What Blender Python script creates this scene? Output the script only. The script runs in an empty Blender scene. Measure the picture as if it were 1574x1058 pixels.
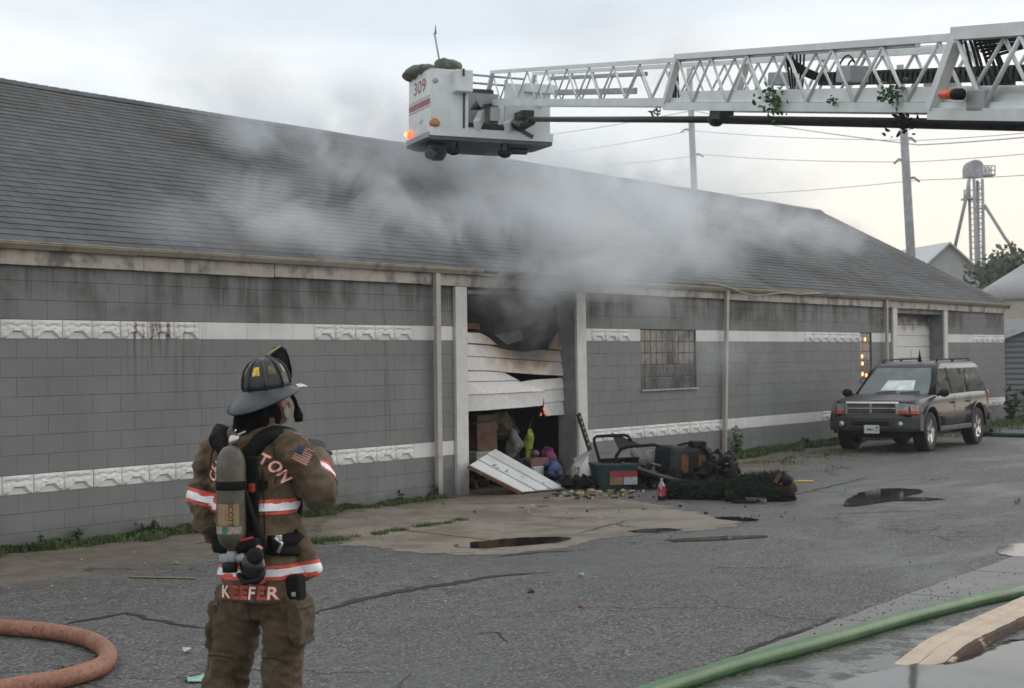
import bpy, bmesh, math, random
from mathutils import Vector, Matrix, noise
from math import sin, cos, pi, radians, sqrt, exp
random.seed(7)
sc = bpy.context.scene
COL = sc.collection

# ---------------------------------------------------------------- camera
FPX, CX, CY = 2547.23, 787.0, 529.0
CAMLOC = Vector((0.0, -14.0545, 1.951))
YAW, PITCH, ROLL = 0.602387, 0.00947, -0.012632
fw = Vector((cos(YAW)*cos(PITCH), sin(YAW)*cos(PITCH), sin(PITCH)))
r0 = Vector((sin(YAW), -cos(YAW), 0)); u0 = r0.cross(fw)
rt = cos(ROLL)*r0 + sin(ROLL)*u0; up = -sin(ROLL)*r0 + cos(ROLL)*u0
cam = bpy.data.objects.new('camera', bpy.data.cameras.new('camera')); COL.objects.link(cam)
cam.matrix_world = Matrix(((rt.x, up.x, -fw.x, CAMLOC.x), (rt.y, up.y, -fw.y, CAMLOC.y), (rt.z, up.z, -fw.z, CAMLOC.z), (0, 0, 0, 1)))
cam.data.sensor_width = 36.0; cam.data.lens = 36.0*FPX/1574.0
cam.data.clip_start = 0.1; cam.data.clip_end = 6000
cam.data.dof.use_dof = True; cam.data.dof.focus_distance = 11.0; cam.data.dof.aperture_fstop = 7.0
sc.camera = cam

# ---------------------------------------------------------------- world and sun
SUN_EL, SUN_AZ = radians(16), radians(-25)       # low sun behind cloud, beyond the right end of the building (azimuth from +X to +Y)
world = bpy.data.worlds.new('World'); sc.world = world; world.use_nodes = True
nt = world.node_tree; nt.nodes.clear(); N = nt.nodes.new; L = nt.links.new
out = N('ShaderNodeOutputWorld'); bg = N('ShaderNodeBackground'); bg.inputs['Strength'].default_value = 0.1
sky = N('ShaderNodeTexSky'); sky.sky_type = 'NISHITA'; sky.sun_disc = False
sky.sun_elevation = SUN_EL; sky.sun_rotation = pi/2 - SUN_AZ
tc = N('ShaderNodeTexCoord')
sep = N('ShaderNodeSeparateXYZ'); L(tc.outputs['Generated'], sep.inputs[0])
mp = N('ShaderNodeMapping'); mp.inputs['Scale'].default_value = (1, 1, 2.6); L(tc.outputs['Generated'], mp.inputs[0])
n1 = N('ShaderNodeTexNoise'); n1.inputs['Scale'].default_value = 2.6; n1.inputs['Detail'].default_value = 7; n1.inputs['Roughness'].default_value = .55; n1.inputs['Distortion'].default_value = .5
L(mp.outputs[0], n1.inputs['Vector'])
cr = N('ShaderNodeValToRGB'); L(n1.outputs['Fac'], cr.inputs[0])
cr.color_ramp.elements[0].position = .34; cr.color_ramp.elements[0].color = (3.7, 4.05, 4.4, 1)
cr.color_ramp.elements[1].position = .56; cr.color_ramp.elements[1].color = (5.05, 5.1, 5.12, 1)
# warm light low down towards the hidden sun
dt = N('ShaderNodeVectorMath'); dt.operation = 'DOT_PRODUCT'; L(tc.outputs['Generated'], dt.inputs[0]); dt.inputs[1].default_value = (cos(SUN_AZ), sin(SUN_AZ), 0)
m1 = N('ShaderNodeMapRange'); m1.inputs[1].default_value = .45; m1.inputs[2].default_value = .78; m1.interpolation_type = 'SMOOTHSTEP'; L(dt.outputs['Value'], m1.inputs[0])
m2 = N('ShaderNodeMapRange'); m2.inputs[1].default_value = .0; m2.inputs[2].default_value = .24; m2.inputs[3].default_value = 1; m2.inputs[4].default_value = 0; m2.interpolation_type = 'SMOOTHSTEP'; L(sep.outputs['Z'], m2.inputs[0])
mm = N('ShaderNodeMath'); mm.operation = 'MULTIPLY'; L(m1.outputs[0], mm.inputs[0]); L(m2.outputs[0], mm.inputs[1])
mx = N('ShaderNodeMix'); mx.data_type = 'RGBA'; L(mm.outputs[0], mx.inputs['Factor']); L(cr.outputs[0], mx.inputs['A']); mx.inputs['B'].default_value = (5.2, 4.55, 3.7, 1)
m3 = N('ShaderNodeMix'); m3.data_type = 'RGBA'; m3.inputs['Factor'].default_value = .93; L(sky.outputs[0], m3.inputs['A']); L(mx.outputs['Result'], m3.inputs['B'])
L(m3.outputs['Result'], bg.inputs['Color']); L(bg.outputs[0], out.inputs['Surface'])
sl = bpy.data.lights.new('sun', 'SUN'); sl.energy = 0.5; sl.angle = radians(50); sl.color = (1, .93, .84)
so = bpy.data.objects.new('sun', sl); COL.objects.link(so)
so.rotation_euler = Vector((cos(SUN_AZ)*cos(SUN_EL), sin(SUN_AZ)*cos(SUN_EL), sin(SUN_EL))).to_track_quat('Z', 'Y').to_euler()
sc.view_settings.view_transform = 'Standard'; sc.view_settings.look = 'None'
sc.view_settings.exposure = 1.1; sc.view_settings.gamma = 1.0; sc.view_settings.use_curve_mapping = False
sc.render.engine = 'CYCLES'
cy = sc.cycles; cy.use_denoising = True; cy.max_bounces = 6; cy.diffuse_bounces = 3; cy.glossy_bounces = 3; cy.transmission_bounces = 5; cy.transparent_max_bounces = 12
cy.volume_bounces = 2; cy.volume_step_rate = 1.0; cy.volume_max_steps = 256; cy.caustics_reflective = False; cy.caustics_refractive = False

HAZE = 0.0006

# ---------------------------------------------------------------- helpers
def ray(px, py): return fw + rt*((px-CX)/FPX) - up*((py-CY)/FPX)
def atY(px, py, Y=0.0):
    d = ray(px, py); return CAMLOC + d*((Y-CAMLOC.y)/d.y)
def atD(px, py, D): return CAMLOC + ray(px, py)*D          # D = depth in metres along the view axis
def ss(a, b, x):
    t = max(0., min(1., (x-a)/(b-a))); return t*t*(3-2*t)
def lerp(a, b, t): return a+(b-a)*t
def H(x, y):
    n = noise.noise(Vector((x*.33, y*.33, 3.1)))
    k = 1 if (-4 < x < 70 and -30 < y < 30) else 0
    base = .03 + .13*ss(23.5, 29, x)
    ins = ss(-.2, .4, y)                                    # flat floor inside
    return base + .008*n*k*(1-ins)
def G(px, py, dz=0.):
    z = .05; d = ray(px, py)
    for _ in range(8):
        P = CAMLOC + d*((z-CAMLOC.z)/d.z); z = H(P.x, P.y)
    return Vector((P.x, P.y, z+dz))
OFF = {}
class MB:
    def __init__(s): s.v = []; s.f = []; s.m = []; s.sm = []
    def add(s, vs, fs, mi=0, smooth=False):
        b = len(s.v); s.v += [Vector(v) for v in vs]
        for f in fs: s.f.append([b+i for i in f]); s.m.append(mi); s.sm.append(smooth)
        return s
    def box(s, c, size, rot=None, mi=0, bev=0.):
        c = Vector(c); hx, hy, hz = [q/2 for q in size]; R = rot if rot is not None else Matrix.Identity(3)
        if bev <= 0:
            vs = [c + R @ Vector((x*hx, y*hy, z*hz)) for x in (-1, 1) for y in (-1, 1) for z in (-1, 1)]
            return s.add(vs, [(0, 1, 3, 2), (4, 6, 7, 5), (0, 4, 5, 1), (2, 3, 7, 6), (0, 2, 6, 4), (1, 5, 7, 3)], mi)
        bm = bmesh.new(); bmesh.ops.create_cube(bm, size=1.0)
        for v in bm.verts: v.co = Vector((v.co.x*size[0], v.co.y*size[1], v.co.z*size[2]))
        bmesh.ops.bevel(bm, geom=bm.edges[:], offset=bev, segments=2, affect='EDGES', profile=.5)
        bm.verts.index_update()
        s.add([c + R @ v.co for v in bm.verts], [[v.index for v in f.verts] for f in bm.faces], mi); bm.free(); return s
    def bar(s, p0, p1, w, h, upv=(0, 0, 1), mi=0):
        p0 = Vector(p0); p1 = Vector(p1); d = p1-p0; l = d.length
        if l < 1e-6: return s
        x = d/l; u = Vector(upv); u = u - x*u.dot(x)
        if u.length < 1e-4: u = Vector((0, 1, 0)) - x*x.y
        u.normalize(); y = u.cross(x)
        R = Matrix((x, y, u)).transposed()
        return s.box((p0+p1)/2, (l, w, h), R, mi)
    def tube(s, pts, r, n=8, mi=0, cap=True, smooth=True):
        pts = [Vector(p) for p in pts]; rs = r if isinstance(r, (list, tuple)) else [r]*len(pts)
        prev = None; rings = []
        for i, p in enumerate(pts):
            t = (pts[min(i+1, len(pts)-1)] - pts[max(i-1, 0)]).normalized()
            if prev is None:
                a = Vector((0, 0, 1)) if abs(t.z) < .9 else Vector((1, 0, 0))
                u = (a - t*a.dot(t)).normalized()
            else:
                u = prev - t*prev.dot(t); u = u.normalized() if u.length > 1e-5 else prev
            prev = u; w = t.cross(u)
            rings.append([p + (u*cos(2*pi*k/n) + w*sin(2*pi*k/n))*rs[i] for k in range(n)])
        return s.loft(rings, cap, mi, smooth)
    def loft(s, rings, cap=True, mi=0, smooth=True, closed=True):
        n = len(rings[0]); vs = [p for r in rings for p in r]; fs = []
        for i in range(len(rings)-1):
            for k in range(n if closed else n-1):
                a = i*n+k; b = i*n+(k+1) % n
                fs.append((a, b, b+n, a+n))
        b0 = len(s.v); s.add(vs, fs, mi, smooth)
        if cap:
            for f in (list(range(n))[::-1], [len(vs)-n+k for k in range(n)]):
                s.f.append([b0+i for i in f]); s.m.append(mi); s.sm.append(False)
        return s
    def lathe(s, c, prof, n=16, axis=(0, 0, 1), mi=0, cap=True, smooth=True):
        c = Vector(c); a = Vector(axis).normalized(); u = a.orthogonal().normalized(); w = a.cross(u)
        return s.loft([[c + a*h + (u*cos(2*pi*k/n) + w*sin(2*pi*k/n))*r for k in range(n)] for r, h in prof], cap, mi, smooth)
    def sphere(s, c, r, n=10, m=6, mi=0, rot=None):
        c = Vector(c); r = Vector(r) if not isinstance(r, (int, float)) else Vector((r, r, r)); R = rot or Matrix.Identity(3)
        rings = []
        for i in range(m+1):
            t = -pi/2 + pi*i/m; q = max(cos(t), .02)
            rings.append([c + R @ Vector((q*cos(2*pi*k/n)*r.x, q*sin(2*pi*k/n)*r.y, sin(t)*r.z)) for k in range(n)])
        return s.loft(rings, True, mi, True)
    def slab(s, poly, nrm, t, mi=0):
        nrm = Vector(nrm).normalized()*t; n = len(poly); a = [Vector(p) for p in poly]; b = [p-nrm for p in a]
        return s.add(a+b, [list(range(n)), [n+i for i in range(n)][::-1]] + [(i, n+i, n+(i+1) % n, (i+1) % n) for i in range(n)], mi)
    def mesh(s, name, mats, off=None):
        me = bpy.data.meshes.new(name)
        o = off or Vector((0, 0, 0))
        me.from_pydata([v-o for v in s.v], [], s.f)
        for m in (mats if isinstance(mats, (list, tuple)) else [mats]): me.materials.append(m)
        me.polygons.foreach_set('material_index', s.m); me.polygons.foreach_set('use_smooth', s.sm); me.update()
        bm = bmesh.new(); bm.from_mesh(me); bmesh.ops.recalc_face_normals(bm, faces=bm.faces); bm.to_mesh(me); bm.free()
        return me
    def build(s, name, mats, parent=None, origin=None):
        if parent is not None: off = OFF.get(parent.name, Vector((0, 0, 0)))
        else: off = Vector(origin) if origin is not None else Vector((0, 0, 0))
        ob = bpy.data.objects.new(name, s.mesh(name, mats, off)); COL.objects.link(ob)
        if parent is not None: ob.parent = parent
        else: ob.location = off
        OFF[ob.name] = off
        return ob
def tag(o, label=None, cat=None, group=None, kind=None):
    if label: o['label'] = label
    if cat: o['category'] = cat
    if group: o['group'] = group
    if kind: o['kind'] = kind
    return o
def empty(name, loc, label=None, cat=None, group=None, local=False, rz=0):
    o = bpy.data.objects.new(name, None); COL.objects.link(o); o.location = loc; o.rotation_euler = (0, 0, rz)
    OFF[o.name] = Vector((0, 0, 0)) if local else Vector(loc)
    return tag(o, label, cat, group)
def inst(name, me, parent, loc, rot=None):
    """a part that shares its mesh with its like; loc in world coordinates"""
    ob = bpy.data.objects.new(name, me); COL.objects.link(ob); ob.parent = parent
    ob.location = Vector(loc) - OFF[parent.name]
    if rot: ob.rotation_euler = rot
    return ob
def copy_tree(o, parent=None):
    c = o.copy(); COL.objects.link(c); OFF[c.name] = OFF.get(o.name, Vector((0, 0, 0)))
    if parent is not None: c.parent = parent
    for ch in list(o.children): copy_tree(ch, c)
    return c

# ---------------------------------------------------------------- materials
class NT:
    def __init__(s, name):
        s.m = bpy.data.materials.new(name); s.m.use_nodes = True; s.t = s.m.node_tree
        s.b = s.t.nodes['Principled BSDF']; s.out = s.t.nodes['Material Output']; s._p = None
    def n(s, ty, **kw):
        q = s.t.nodes.new(ty)
        for k, v in kw.items():
            if hasattr(q, k) and k not in ('Scale',): setattr(q, k, v)
            else: q.inputs[k].default_value = v
        return q
    def l(s, a, b): s.t.links.new(a, b)
    def pos(s):
        if s._p is None: s._p = s.n('ShaderNodeNewGeometry').outputs['Position']
        return s._p
    def obj(s): return s.n('ShaderNodeTexCoord').outputs['Object']
    def map(s, vec, scale=(1, 1, 1), rot=(0, 0, 0), loc=(0, 0, 0)):
        q = s.n('ShaderNodeMapping'); q.inputs['Scale'].default_value = scale; q.inputs['Rotation'].default_value = rot; q.inputs['Location'].default_value = loc
        s.l(vec, q.inputs[0]); return q.outputs[0]
    def noise(s, vec, scale, detail=4, rough=.55, dist=0):
        q = s.n('ShaderNodeTexNoise'); q.inputs['Scale'].default_value = scale; q.inputs['Detail'].default_value = detail; q.inputs['Roughness'].default_value = rough; q.inputs['Distortion'].default_value = dist
        s.l(vec, q.inputs['Vector']); return q.outputs['Fac']
    def rng(s, v, a, b, c=0., d=1., smooth=True):
        q = s.n('ShaderNodeMapRange'); q.interpolation_type = 'SMOOTHSTEP' if smooth else 'LINEAR'
        for i, x in enumerate((a, b, c, d)): q.inputs[i+1].default_value = x
        s.l(v, q.inputs[0]); return q.outputs[0]
    def math(s, op, a, b=None):
        q = s.n('ShaderNodeMath'); q.operation = op
        for i, x in enumerate((a, b)):
            if x is None: continue
            if isinstance(x, (int, float)): q.inputs[i].default_value = x
            else: s.l(x, q.inputs[i])
        return q.outputs[0]
    def mix(s, f, a, b, blend='MIX'):
        q = s.n('ShaderNodeMix'); q.data_type = 'RGBA'; q.blend_type = blend
        for k, x in (('Factor', f), ('A', a), ('B', b)):
            if isinstance(x, (int, float)): q.inputs[k].default_value = x
            elif isinstance(x, tuple): q.inputs[k].default_value = x if len(x) == 4 else (*x, 1)
            else: s.l(x, q.inputs[k])
        return q.outputs['Result']
    def sep(s, v):
        q = s.n('ShaderNodeSeparateXYZ'); s.l(v, q.inputs[0]); return q.outputs
    def col(s, c): s.l(c, s.b.inputs['Base Color'])
    def rough(s, c):
        if isinstance(c, (int, float)): s.b.inputs['Roughness'].default_value = c
        else: s.l(c, s.b.inputs['Roughness'])
    def bump(s, h, strength=.3, dist=.01):
        q = s.n('ShaderNodeBump'); q.inputs['Strength'].default_value = strength; q.inputs['Distance'].default_value = dist
        s.l(h, q.inputs['Height']); s.l(q.outputs[0], s.b.inputs['Normal'])
MATS = {}
def mk(name, c, rough=.6, metal=0., var=.15, scale=6., c2=None, lo=.4, hi=.65, bump=0., bscale=60., spec=.5, bdist=.004):
    """plain procedural surface: a base colour varied by noise in object space, fine relief"""
    if name in MATS: return MATS[name]
    m = NT(name); v = m.obj()
    nz = m.noise(v, scale, 5, .6)
    a = tuple(x*(1-var) for x in c); b = tuple(min(1, x*(1+var)) for x in c) if c2 is None else c2
    m.col(m.mix(m.rng(nz, lo, hi), a, b))
    m.rough(m.rng(nz, .3, .7, max(.02, rough-.08), min(1, rough+.08))); m.b.inputs['Metallic'].default_value = metal
    m.b.inputs['Specular IOR Level'].default_value = spec
    if bump: m.bump(m.noise(v, bscale, 4, .6), bump, bdist)
    MATS[name] = m.m; return m.m
def emit(name, c, s):
    m = NT(name); m.b.inputs['Base Color'].default_value = (*c, 1); m.b.inputs['Emission Color'].default_value = (*c, 1); m.b.inputs['Emission Strength'].default_value = s
    MATS[name] = m.m; return m.m
# ================================================================ ground
def m_asphalt():
    m = NT('wet_asphalt'); P = m.pos()
    big = m.noise(P, .35, 4, .6, .3); mid = m.noise(P, 2.2, 5, .65); fine = m.noise(P, 13, 6, .85); grit = m.noise(P, 38, 4, .85)
    st = m.noise(m.map(P, (.5, 1.0, 1), (0, 0, .06)), .8, 7, .68, .6)
    c = m.mix(m.rng(big, .35, .65), (.088, .086, .082), (.125, .122, .114))
    c = m.mix(m.rng(mid, .5, .75), c, (.165, .155, .135))
    c = m.mix(m.rng(fine, .43, .57), (.022, .022, .022), c); c = m.mix(m.math('MULTIPLY', m.rng(m.noise(P, 9, 5, .7), .5, .68), .6), c, (.045, .045, .045))
    c = m.mix(m.rng(grit, .53, .62), c, (.30, .29, .27))
    c = m.mix(m.math('MULTIPLY', m.rng(grit, .46, .36), .9), c, (.025, .025, .027))
    # damp places are darker and smoother
    wx = m.sep(P)[0]; wet = m.rng(m.math('ADD', st, m.rng(wx, 10, 17, 0, .07)), .46, .70)
    c = m.mix(m.math('MULTIPLY', wet, .45), c, (.03, .031, .033))
    X, Y, Z = m.sep(P)
    # brown dirt washed out along the wall
    dirt = m.math('MULTIPLY', m.rng(m.math('ADD', Y, m.math('MULTIPLY', m.math('SUBTRACT', mid, .5), 1.3)), -3.0, -1.2), m.rng(X, 31, 25))
    c = m.mix(m.math('MULTIPLY', dirt, .75), c, m.mix(m.rng(mid, .4, .6), (.125, .095, .068), (.19, .15, .112)))
    vo = m.n('ShaderNodeTexVoronoi'); vo.feature = 'DISTANCE_TO_EDGE'; vo.inputs['Scale'].default_value = .42
    w = m.n('ShaderNodeVectorMath'); w.operation = 'ADD'; nn = m.n('ShaderNodeTexNoise'); nn.inputs['Scale'].default_value = 1.4; nn.inputs['Detail'].default_value = 5; m.l(P, nn.inputs['Vector'])
    m.l(P, w.inputs[0]); m.l(nn.outputs['Color'], w.inputs[1]); m.l(w.outputs[0], vo.inputs['Vector'])
    ck = m.math('MULTIPLY', m.rng(vo.outputs['Distance'], .012, .002), m.rng(m.noise(P, .5, 2), .5, .6))
    c = m.mix(m.math('MULTIPLY', ck, .8), c, (.018, .018, .018))
    m.col(c)
    m.rough(m.mix(wet, m.rng(fine, .3, .7, .62, .85), m.rng(fine, .3, .7, .28, .52)))
    h = m.math('ADD', m.math('MULTIPLY', fine, .6), m.math('MULTIPLY', grit, .5)); h = m.math('SUBTRACT', h, m.math('MULTIPLY', ck, 1.5))
    m.bump(h, .75, .012)
    return m.m
def axis(a, b, st, outer):
    r = [a+st*i for i in range(int(round((b-a)/st))+1)]
    return sorted([-o+a for o in outer] + r + [o+b for o in outer])
xs = axis(-4, 52, .35, [1.5, 5, 15, 50, 150, 400]); ys = axis(-17, 1.1, .3, [1, 4, 12, 40, 150, 400])
g = MB(); nx = len(xs)
g.add([(x, y, H(x, y)) for y in ys for x in xs], [(j*nx+i, j*nx+i+1, (j+1)*nx+i+1, (j+1)*nx+i) for j in range(len(ys)-1) for i in range(nx-1)], 0, True)
tag(g.build('ground', m_asphalt()), 'wet grey asphalt yard with stones and damp patches', kind='structure')

def smooth_poly(pts, rep=2, jit=0.):
    for _ in range(rep):
        q = []
        for i in range(len(pts)):
            a, b = pts[i], pts[(i+1) % len(pts)]
            q += [a*.75+b*.25, a*.25+b*.75]
        pts = q
    return [p + Vector((noise.noise(p*3.1), noise.noise(p*3.1+Vector((9, 2, 4))), 0))*jit for p in pts]
def patch(name, pts, mat, dz, jit=.06, rep=2, flat=False, label=None, kind='structure', cut=.22):
    pts = smooth_poly([Vector((p.x, p.y, 0)) for p in pts], rep, jit)
    bm = bmesh.new(); vs = [bm.verts.new(p) for p in pts]; f = bm.faces.new(vs)
    bmesh.ops.triangulate(bm, faces=[f])
    for _ in range(7):
        es = [e for e in bm.edges if e.calc_length() > cut]
        if not es: break
        bmesh.ops.subdivide_edges(bm, edges=es, cuts=1); bmesh.ops.triangulate(bm, faces=bm.faces[:])
    zf = max(H(p.x, p.y) for p in pts)
    def dist(v):
        q = Vector((v.x, v.y, 0)); best = 9
        for a, b in zip(pts, pts[1:]+pts[:1]):
            ab = b-a; t = max(0, min(1, (q-a).dot(ab)/max(1e-9, ab.length_squared))); best = min(best, (q-a-ab*t).length)
        return best
    ed = [dist(v.co) for v in bm.verts]
    for v in bm.verts: v.co.z = (zf if flat else H(v.co.x, v.co.y)) + dz
    for f in bm.faces:
        f.normal_update()
        if f.normal.z < 0: f.normal_flip()
    me = bpy.data.meshes.new(name); bm.to_mesh(me); bm.free(); me.materials.append(mat)
    at_ = me.attributes.new('edge', 'FLOAT', 'POINT'); at_.data.foreach_set('value', ed)
    o = bpy.data.objects.new(name, me); COL.objects.link(o); return tag(o, label, kind=kind)
def feather(m, width, nscale=5):
    """thin out towards the edge of the sheet, broken up by noise, so that what lies below shows between"""
    at_ = m.n('ShaderNodeAttribute'); at_.attribute_name = 'edge'
    f = m.rng(m.math('ADD', at_.outputs['Fac'], m.math('MULTIPLY', m.math('SUBTRACT', m.noise(m.pos(), nscale, 6, .7), .52), width*2.4)), 0, width*.45)
    tr = m.n('ShaderNodeBsdfTransparent'); mx_ = m.n('ShaderNodeMixShader'); m.l(f, mx_.inputs[0]); m.l(tr.outputs[0], mx_.inputs[1]); m.l(m.b.outputs[0], mx_.inputs[2]); m.l(mx_.outputs[0], m.out.inputs['Surface'])
def m_apron():
    m = NT('dirty_concrete'); P = m.pos(); a = m.noise(P, 1.1, 6, .65, .4); b = m.noise(P, 60, 3, .7); d = m.noise(P, 5, 4, .6)
    c = m.mix(m.rng(a, .35, .65), (.15, .122, .094), (.235, .20, .16)); c = m.mix(m.rng(d, .5, .7), c, (.12, .1, .08)); c = m.mix(m.rng(b, .55, .75), c, (.3, .27, .23)); c = m.mix(m.rng(b, .42, .28), c, (.05, .045, .04))
    m.col(c); m.rough(m.rng(a, .4, .6, .35, .8)); m.bump(b, .5, .006); feather(m, .35, 3); return m.m
M_APRON = m_apron()
patch('concrete_apron', [G(*q) for q in [(470, 800), (560, 782), (700, 768), (880, 762), (1000, 770), (1090, 790), (1172, 802), (1110, 818), (980, 822), (860, 846), (760, 858), (640, 852), (560, 842), (480, 838)]], M_APRON, .004, .05, label='brown stained concrete apron in front of the burnt garage door')
def m_walk():
    m = NT('pale_concrete'); P = m.pos(); a = m.noise(P, 1.6, 5, .6); b = m.noise(P, 90, 3, .7); d = m.noise(P, 14, 4, .7)
    c = m.mix(m.rng(a, .35, .65), (.15, .147, .14), (.205, .20, .19)); c = m.mix(m.rng(d, .62, .7), c, (.07, .068, .065)); c = m.mix(m.rng(b, .4, .3), c, (.12, .12, .115))
    m.col(c); m.rough(m.rng(a, .35, .65, .42, .7)); m.bump(b, .5, .005); return m.m
M_WALK = m_walk()
# walkway slabs, each its own piece, left edge along the asphalt
LE = [G(*q) for q in [(985, 1075), (1143, 1006), (1295, 953), (1393, 914), (1490, 878), (1574, 857), (1640, 841)]]
wd = Vector((LE[-2].x-LE[0].x, LE[-2].y-LE[0].y, 0)).normalized(); wn = Vector((wd.y, -wd.x, 0))
base = MB()
s0 = Vector((LE[1].x, LE[1].y, 0))
walk = empty('walkway', (s0.x, s0.y, H(s0.x, s0.y))); tag(walk, 'pale concrete strip of slabs set along the asphalt edge', kind='structure')
joints = [-4.2, -2.7, -1.3, 0] + [(Vector((q.x, q.y, 0))-s0).dot(wd) for q in LE[2:5]] + [6.1, 7.8, 9.6, 11.5]
for a, b in zip(joints[:-1], joints[1:]):
    mb = MB(); a += .008; b -= .008; wid = 1.0
    ring = [s0+wd*a, s0+wd*b, s0+wd*b+wn*wid, s0+wd*a+wn*wid]
    n = 6; vs = []; fs = []
    for j in range(3):
        for i in range(n+1):
            p = ring[0].lerp(ring[1], i/n) + wn*(wid*j/2); q = p + wn*(.03*noise.noise(p*2.3) if j == 0 else 0)
            vs.append((q.x, q.y, H(p.x, p.y) + .006 + .004*noise.noise(Vector((a*3, 0, 0)))))
    for j in range(2):
        for i in range(n): fs.append((j*(n+1)+i, j*(n+1)+i+1, (j+1)*(n+1)+i+1, (j+1)*(n+1)+i))
    k = len(vs); vs += [(v[0], v[1], v[2]-.02) for v in vs[:n+1]]; fs += [(i, k+i, k+i+1, i+1) for i in range(n)]
    mb.add(vs, fs); mb.build('slab', M_WALK, walk)
def m_water():
    m = NT('puddle_water'); P = m.pos(); m.b.inputs['Base Color'].default_value = (.022, .019, .015, 1); m.b.inputs['Roughness'].default_value = .05; m.b.inputs['IOR'].default_value = 1.33
    m.b.inputs['Specular IOR Level'].default_value = .45
    m.bump(m.noise(m.map(P, (1, 2.5, 1)), 4, 2, .5), .02, .01); feather(m, .09, 7); return m.m
M_WATER = m_water()
def puddle(q, label, jit=.05, dz=.008): return patch('puddle', [G(*a) for a in q], M_WATER, dz, jit, 2, label=label)
puddle([(1290, 776), (1318, 758), (1345, 752), (1400, 751), (1432, 755), (1395, 764), (1380, 770), (1330, 778), (1296, 781)], 'dark puddle on the asphalt in front of the car')
puddle([(690, 838), (740, 832), (800, 827), (885, 825), (880, 833), (820, 839), (760, 844), (700, 844)], 'thin puddle on the apron reflecting the fallen door panel')
puddle([(962, 817), (1010, 812), (1060, 815), (1020, 820), (970, 821)], 'small puddle on the apron reflecting the red bottle')
puddle([(945, 836), (990, 831), (985, 836), (955, 840)], 'small dark puddle at the edge of the apron', .03)
puddle([(1000, 832), (1070, 827), (1140, 823), (1210, 824), (1140, 830), (1050, 834)], 'long thin puddle along the apron edge', .03)
puddle([(1080, 797), (1130, 794), (1185, 800), (1140, 803)], 'small puddle beside the felled branches', .03)
puddle([(1520, 848), (1545, 838), (1600, 833), (1650, 850), (1600, 858), (1545, 856)], 'bright puddle at the edge of the walkway', .03)
puddle([(1330, 768), (1390, 764), (1480, 768), (1390, 772)], 'shallow wet streak trailing from the dark puddle', .03)
def m_silt():
    m = NT('wet_silt'); P = m.pos(); a = m.noise(P, 3.2, 6, .7, .5); b = m.noise(P, 26, 4, .8)
    m.col(m.mix(m.rng(b, .42, .6), (.03, .03, .028), (.115, .112, .10))); m.rough(m.rng(a, .42, .58, .10, .6)); m.bump(b, .35, .006); feather(m, .15, 6); return m.m
patch('wet_silt', [G(*a) for a in [(900, 1130), (1060, 1052), (1200, 1008), (1330, 976), (1440, 952), (1540, 935), (1640, 915), (1640, 960), (1500, 1010), (1420, 1060), (1200, 1150)]], m_silt(), .014, .05, 2, label='wet dark silt beside the green hose')
puddle([(1230, 1130), (1250, 1062), (1330, 1040), (1400, 1024), (1470, 1018), (1570, 985), (1700, 955), (1800, 1000), (1700, 1110), (1400, 1180), (1250, 1180)], 'wide shallow puddle in front of the kerb block', .04, .02)
# broken edges and cracks: narrow strips of dark loose asphalt
M_CRACK = mk('crack_dark', (.02, .02, .021), .9, var=.4, scale=20)
def crack(q, w=.035, label=None):
    P = [G(*a) for a in q]; pts = []
    for a, b in zip(P[:-1], P[1:]):
        n = max(2, int((b-a).length/.08))
        pts += [a.lerp(b, i/n) for i in range(n)]
    pts.append(P[-1]); vs = []; fs = []
    for i, p in enumerate(pts):
        t = (pts[min(i+1, len(pts)-1)]-pts[max(0, i-1)]).normalized(); s = Vector((t.y, -t.x, 0))
        k = noise.noise(p*5)*.05+noise.noise(p*17)*.012; ww = w*(.25+1.0*abs(noise.noise(p*4.7))+.6*abs(noise.noise(p*19)))*min(1, 4*min(i, len(pts)-1-i)/len(pts)+.15)
        for e in (-1, 1):
            c = p+s*(k+e*ww); vs.append((c.x, c.y, H(c.x, c.y)+.005))
    for i in range(len(pts)-1): fs.append((2*i, 2*i+1, 2*i+3, 2*i+2))
    tag(MB().add(vs, fs).build('crack', M_CRACK), label or 'ragged dark crack in the asphalt', kind='structure')
crack([(484, 944), (560, 920), (640, 905), (720, 893), (760, 886), (850, 880)], .085, 'long broken asphalt edge running right from the firefighter')
crack([(90, 962), (150, 950), (195, 942), (240, 955), (330, 968)], .045, 'peaked crack in the asphalt left of the firefighter')
crack([(755, 858), (820, 850), (900, 846)], .05); crack([(885, 822), (935, 808), (970, 800)], .03)
crack([(1090, 811), (1150, 803), (1172, 802)], .03); crack([(1190, 768), (1290, 745), (1330, 735), (1420, 730)], .03)
crack([(700, 980), (760, 972), (790, 990)], .015); crack([(290, 838), (380, 826), (470, 838)], .03)
crack([(1300, 790), (1400, 786), (1440, 784)], .03); crack([(1110, 1018), (1190, 985), (1290, 950)], .05, 'dark gap between asphalt and walkway')
# worn yellow parking lines
M_YEL = mk('worn_yellow_paint', (.25, .17, .06), .7, c2=(.16, .13, .09), lo=.45, hi=.55, scale=14)
for q in ([(200, 887), (300, 889), (300, 891), (200, 889)], [(600, 812), (760, 830), (760, 832), (600, 814)]):
    patch('painted_line', [G(*a) for a in q], M_YEL, .009, 0, 0, label='worn yellow paint line on the ground')

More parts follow.
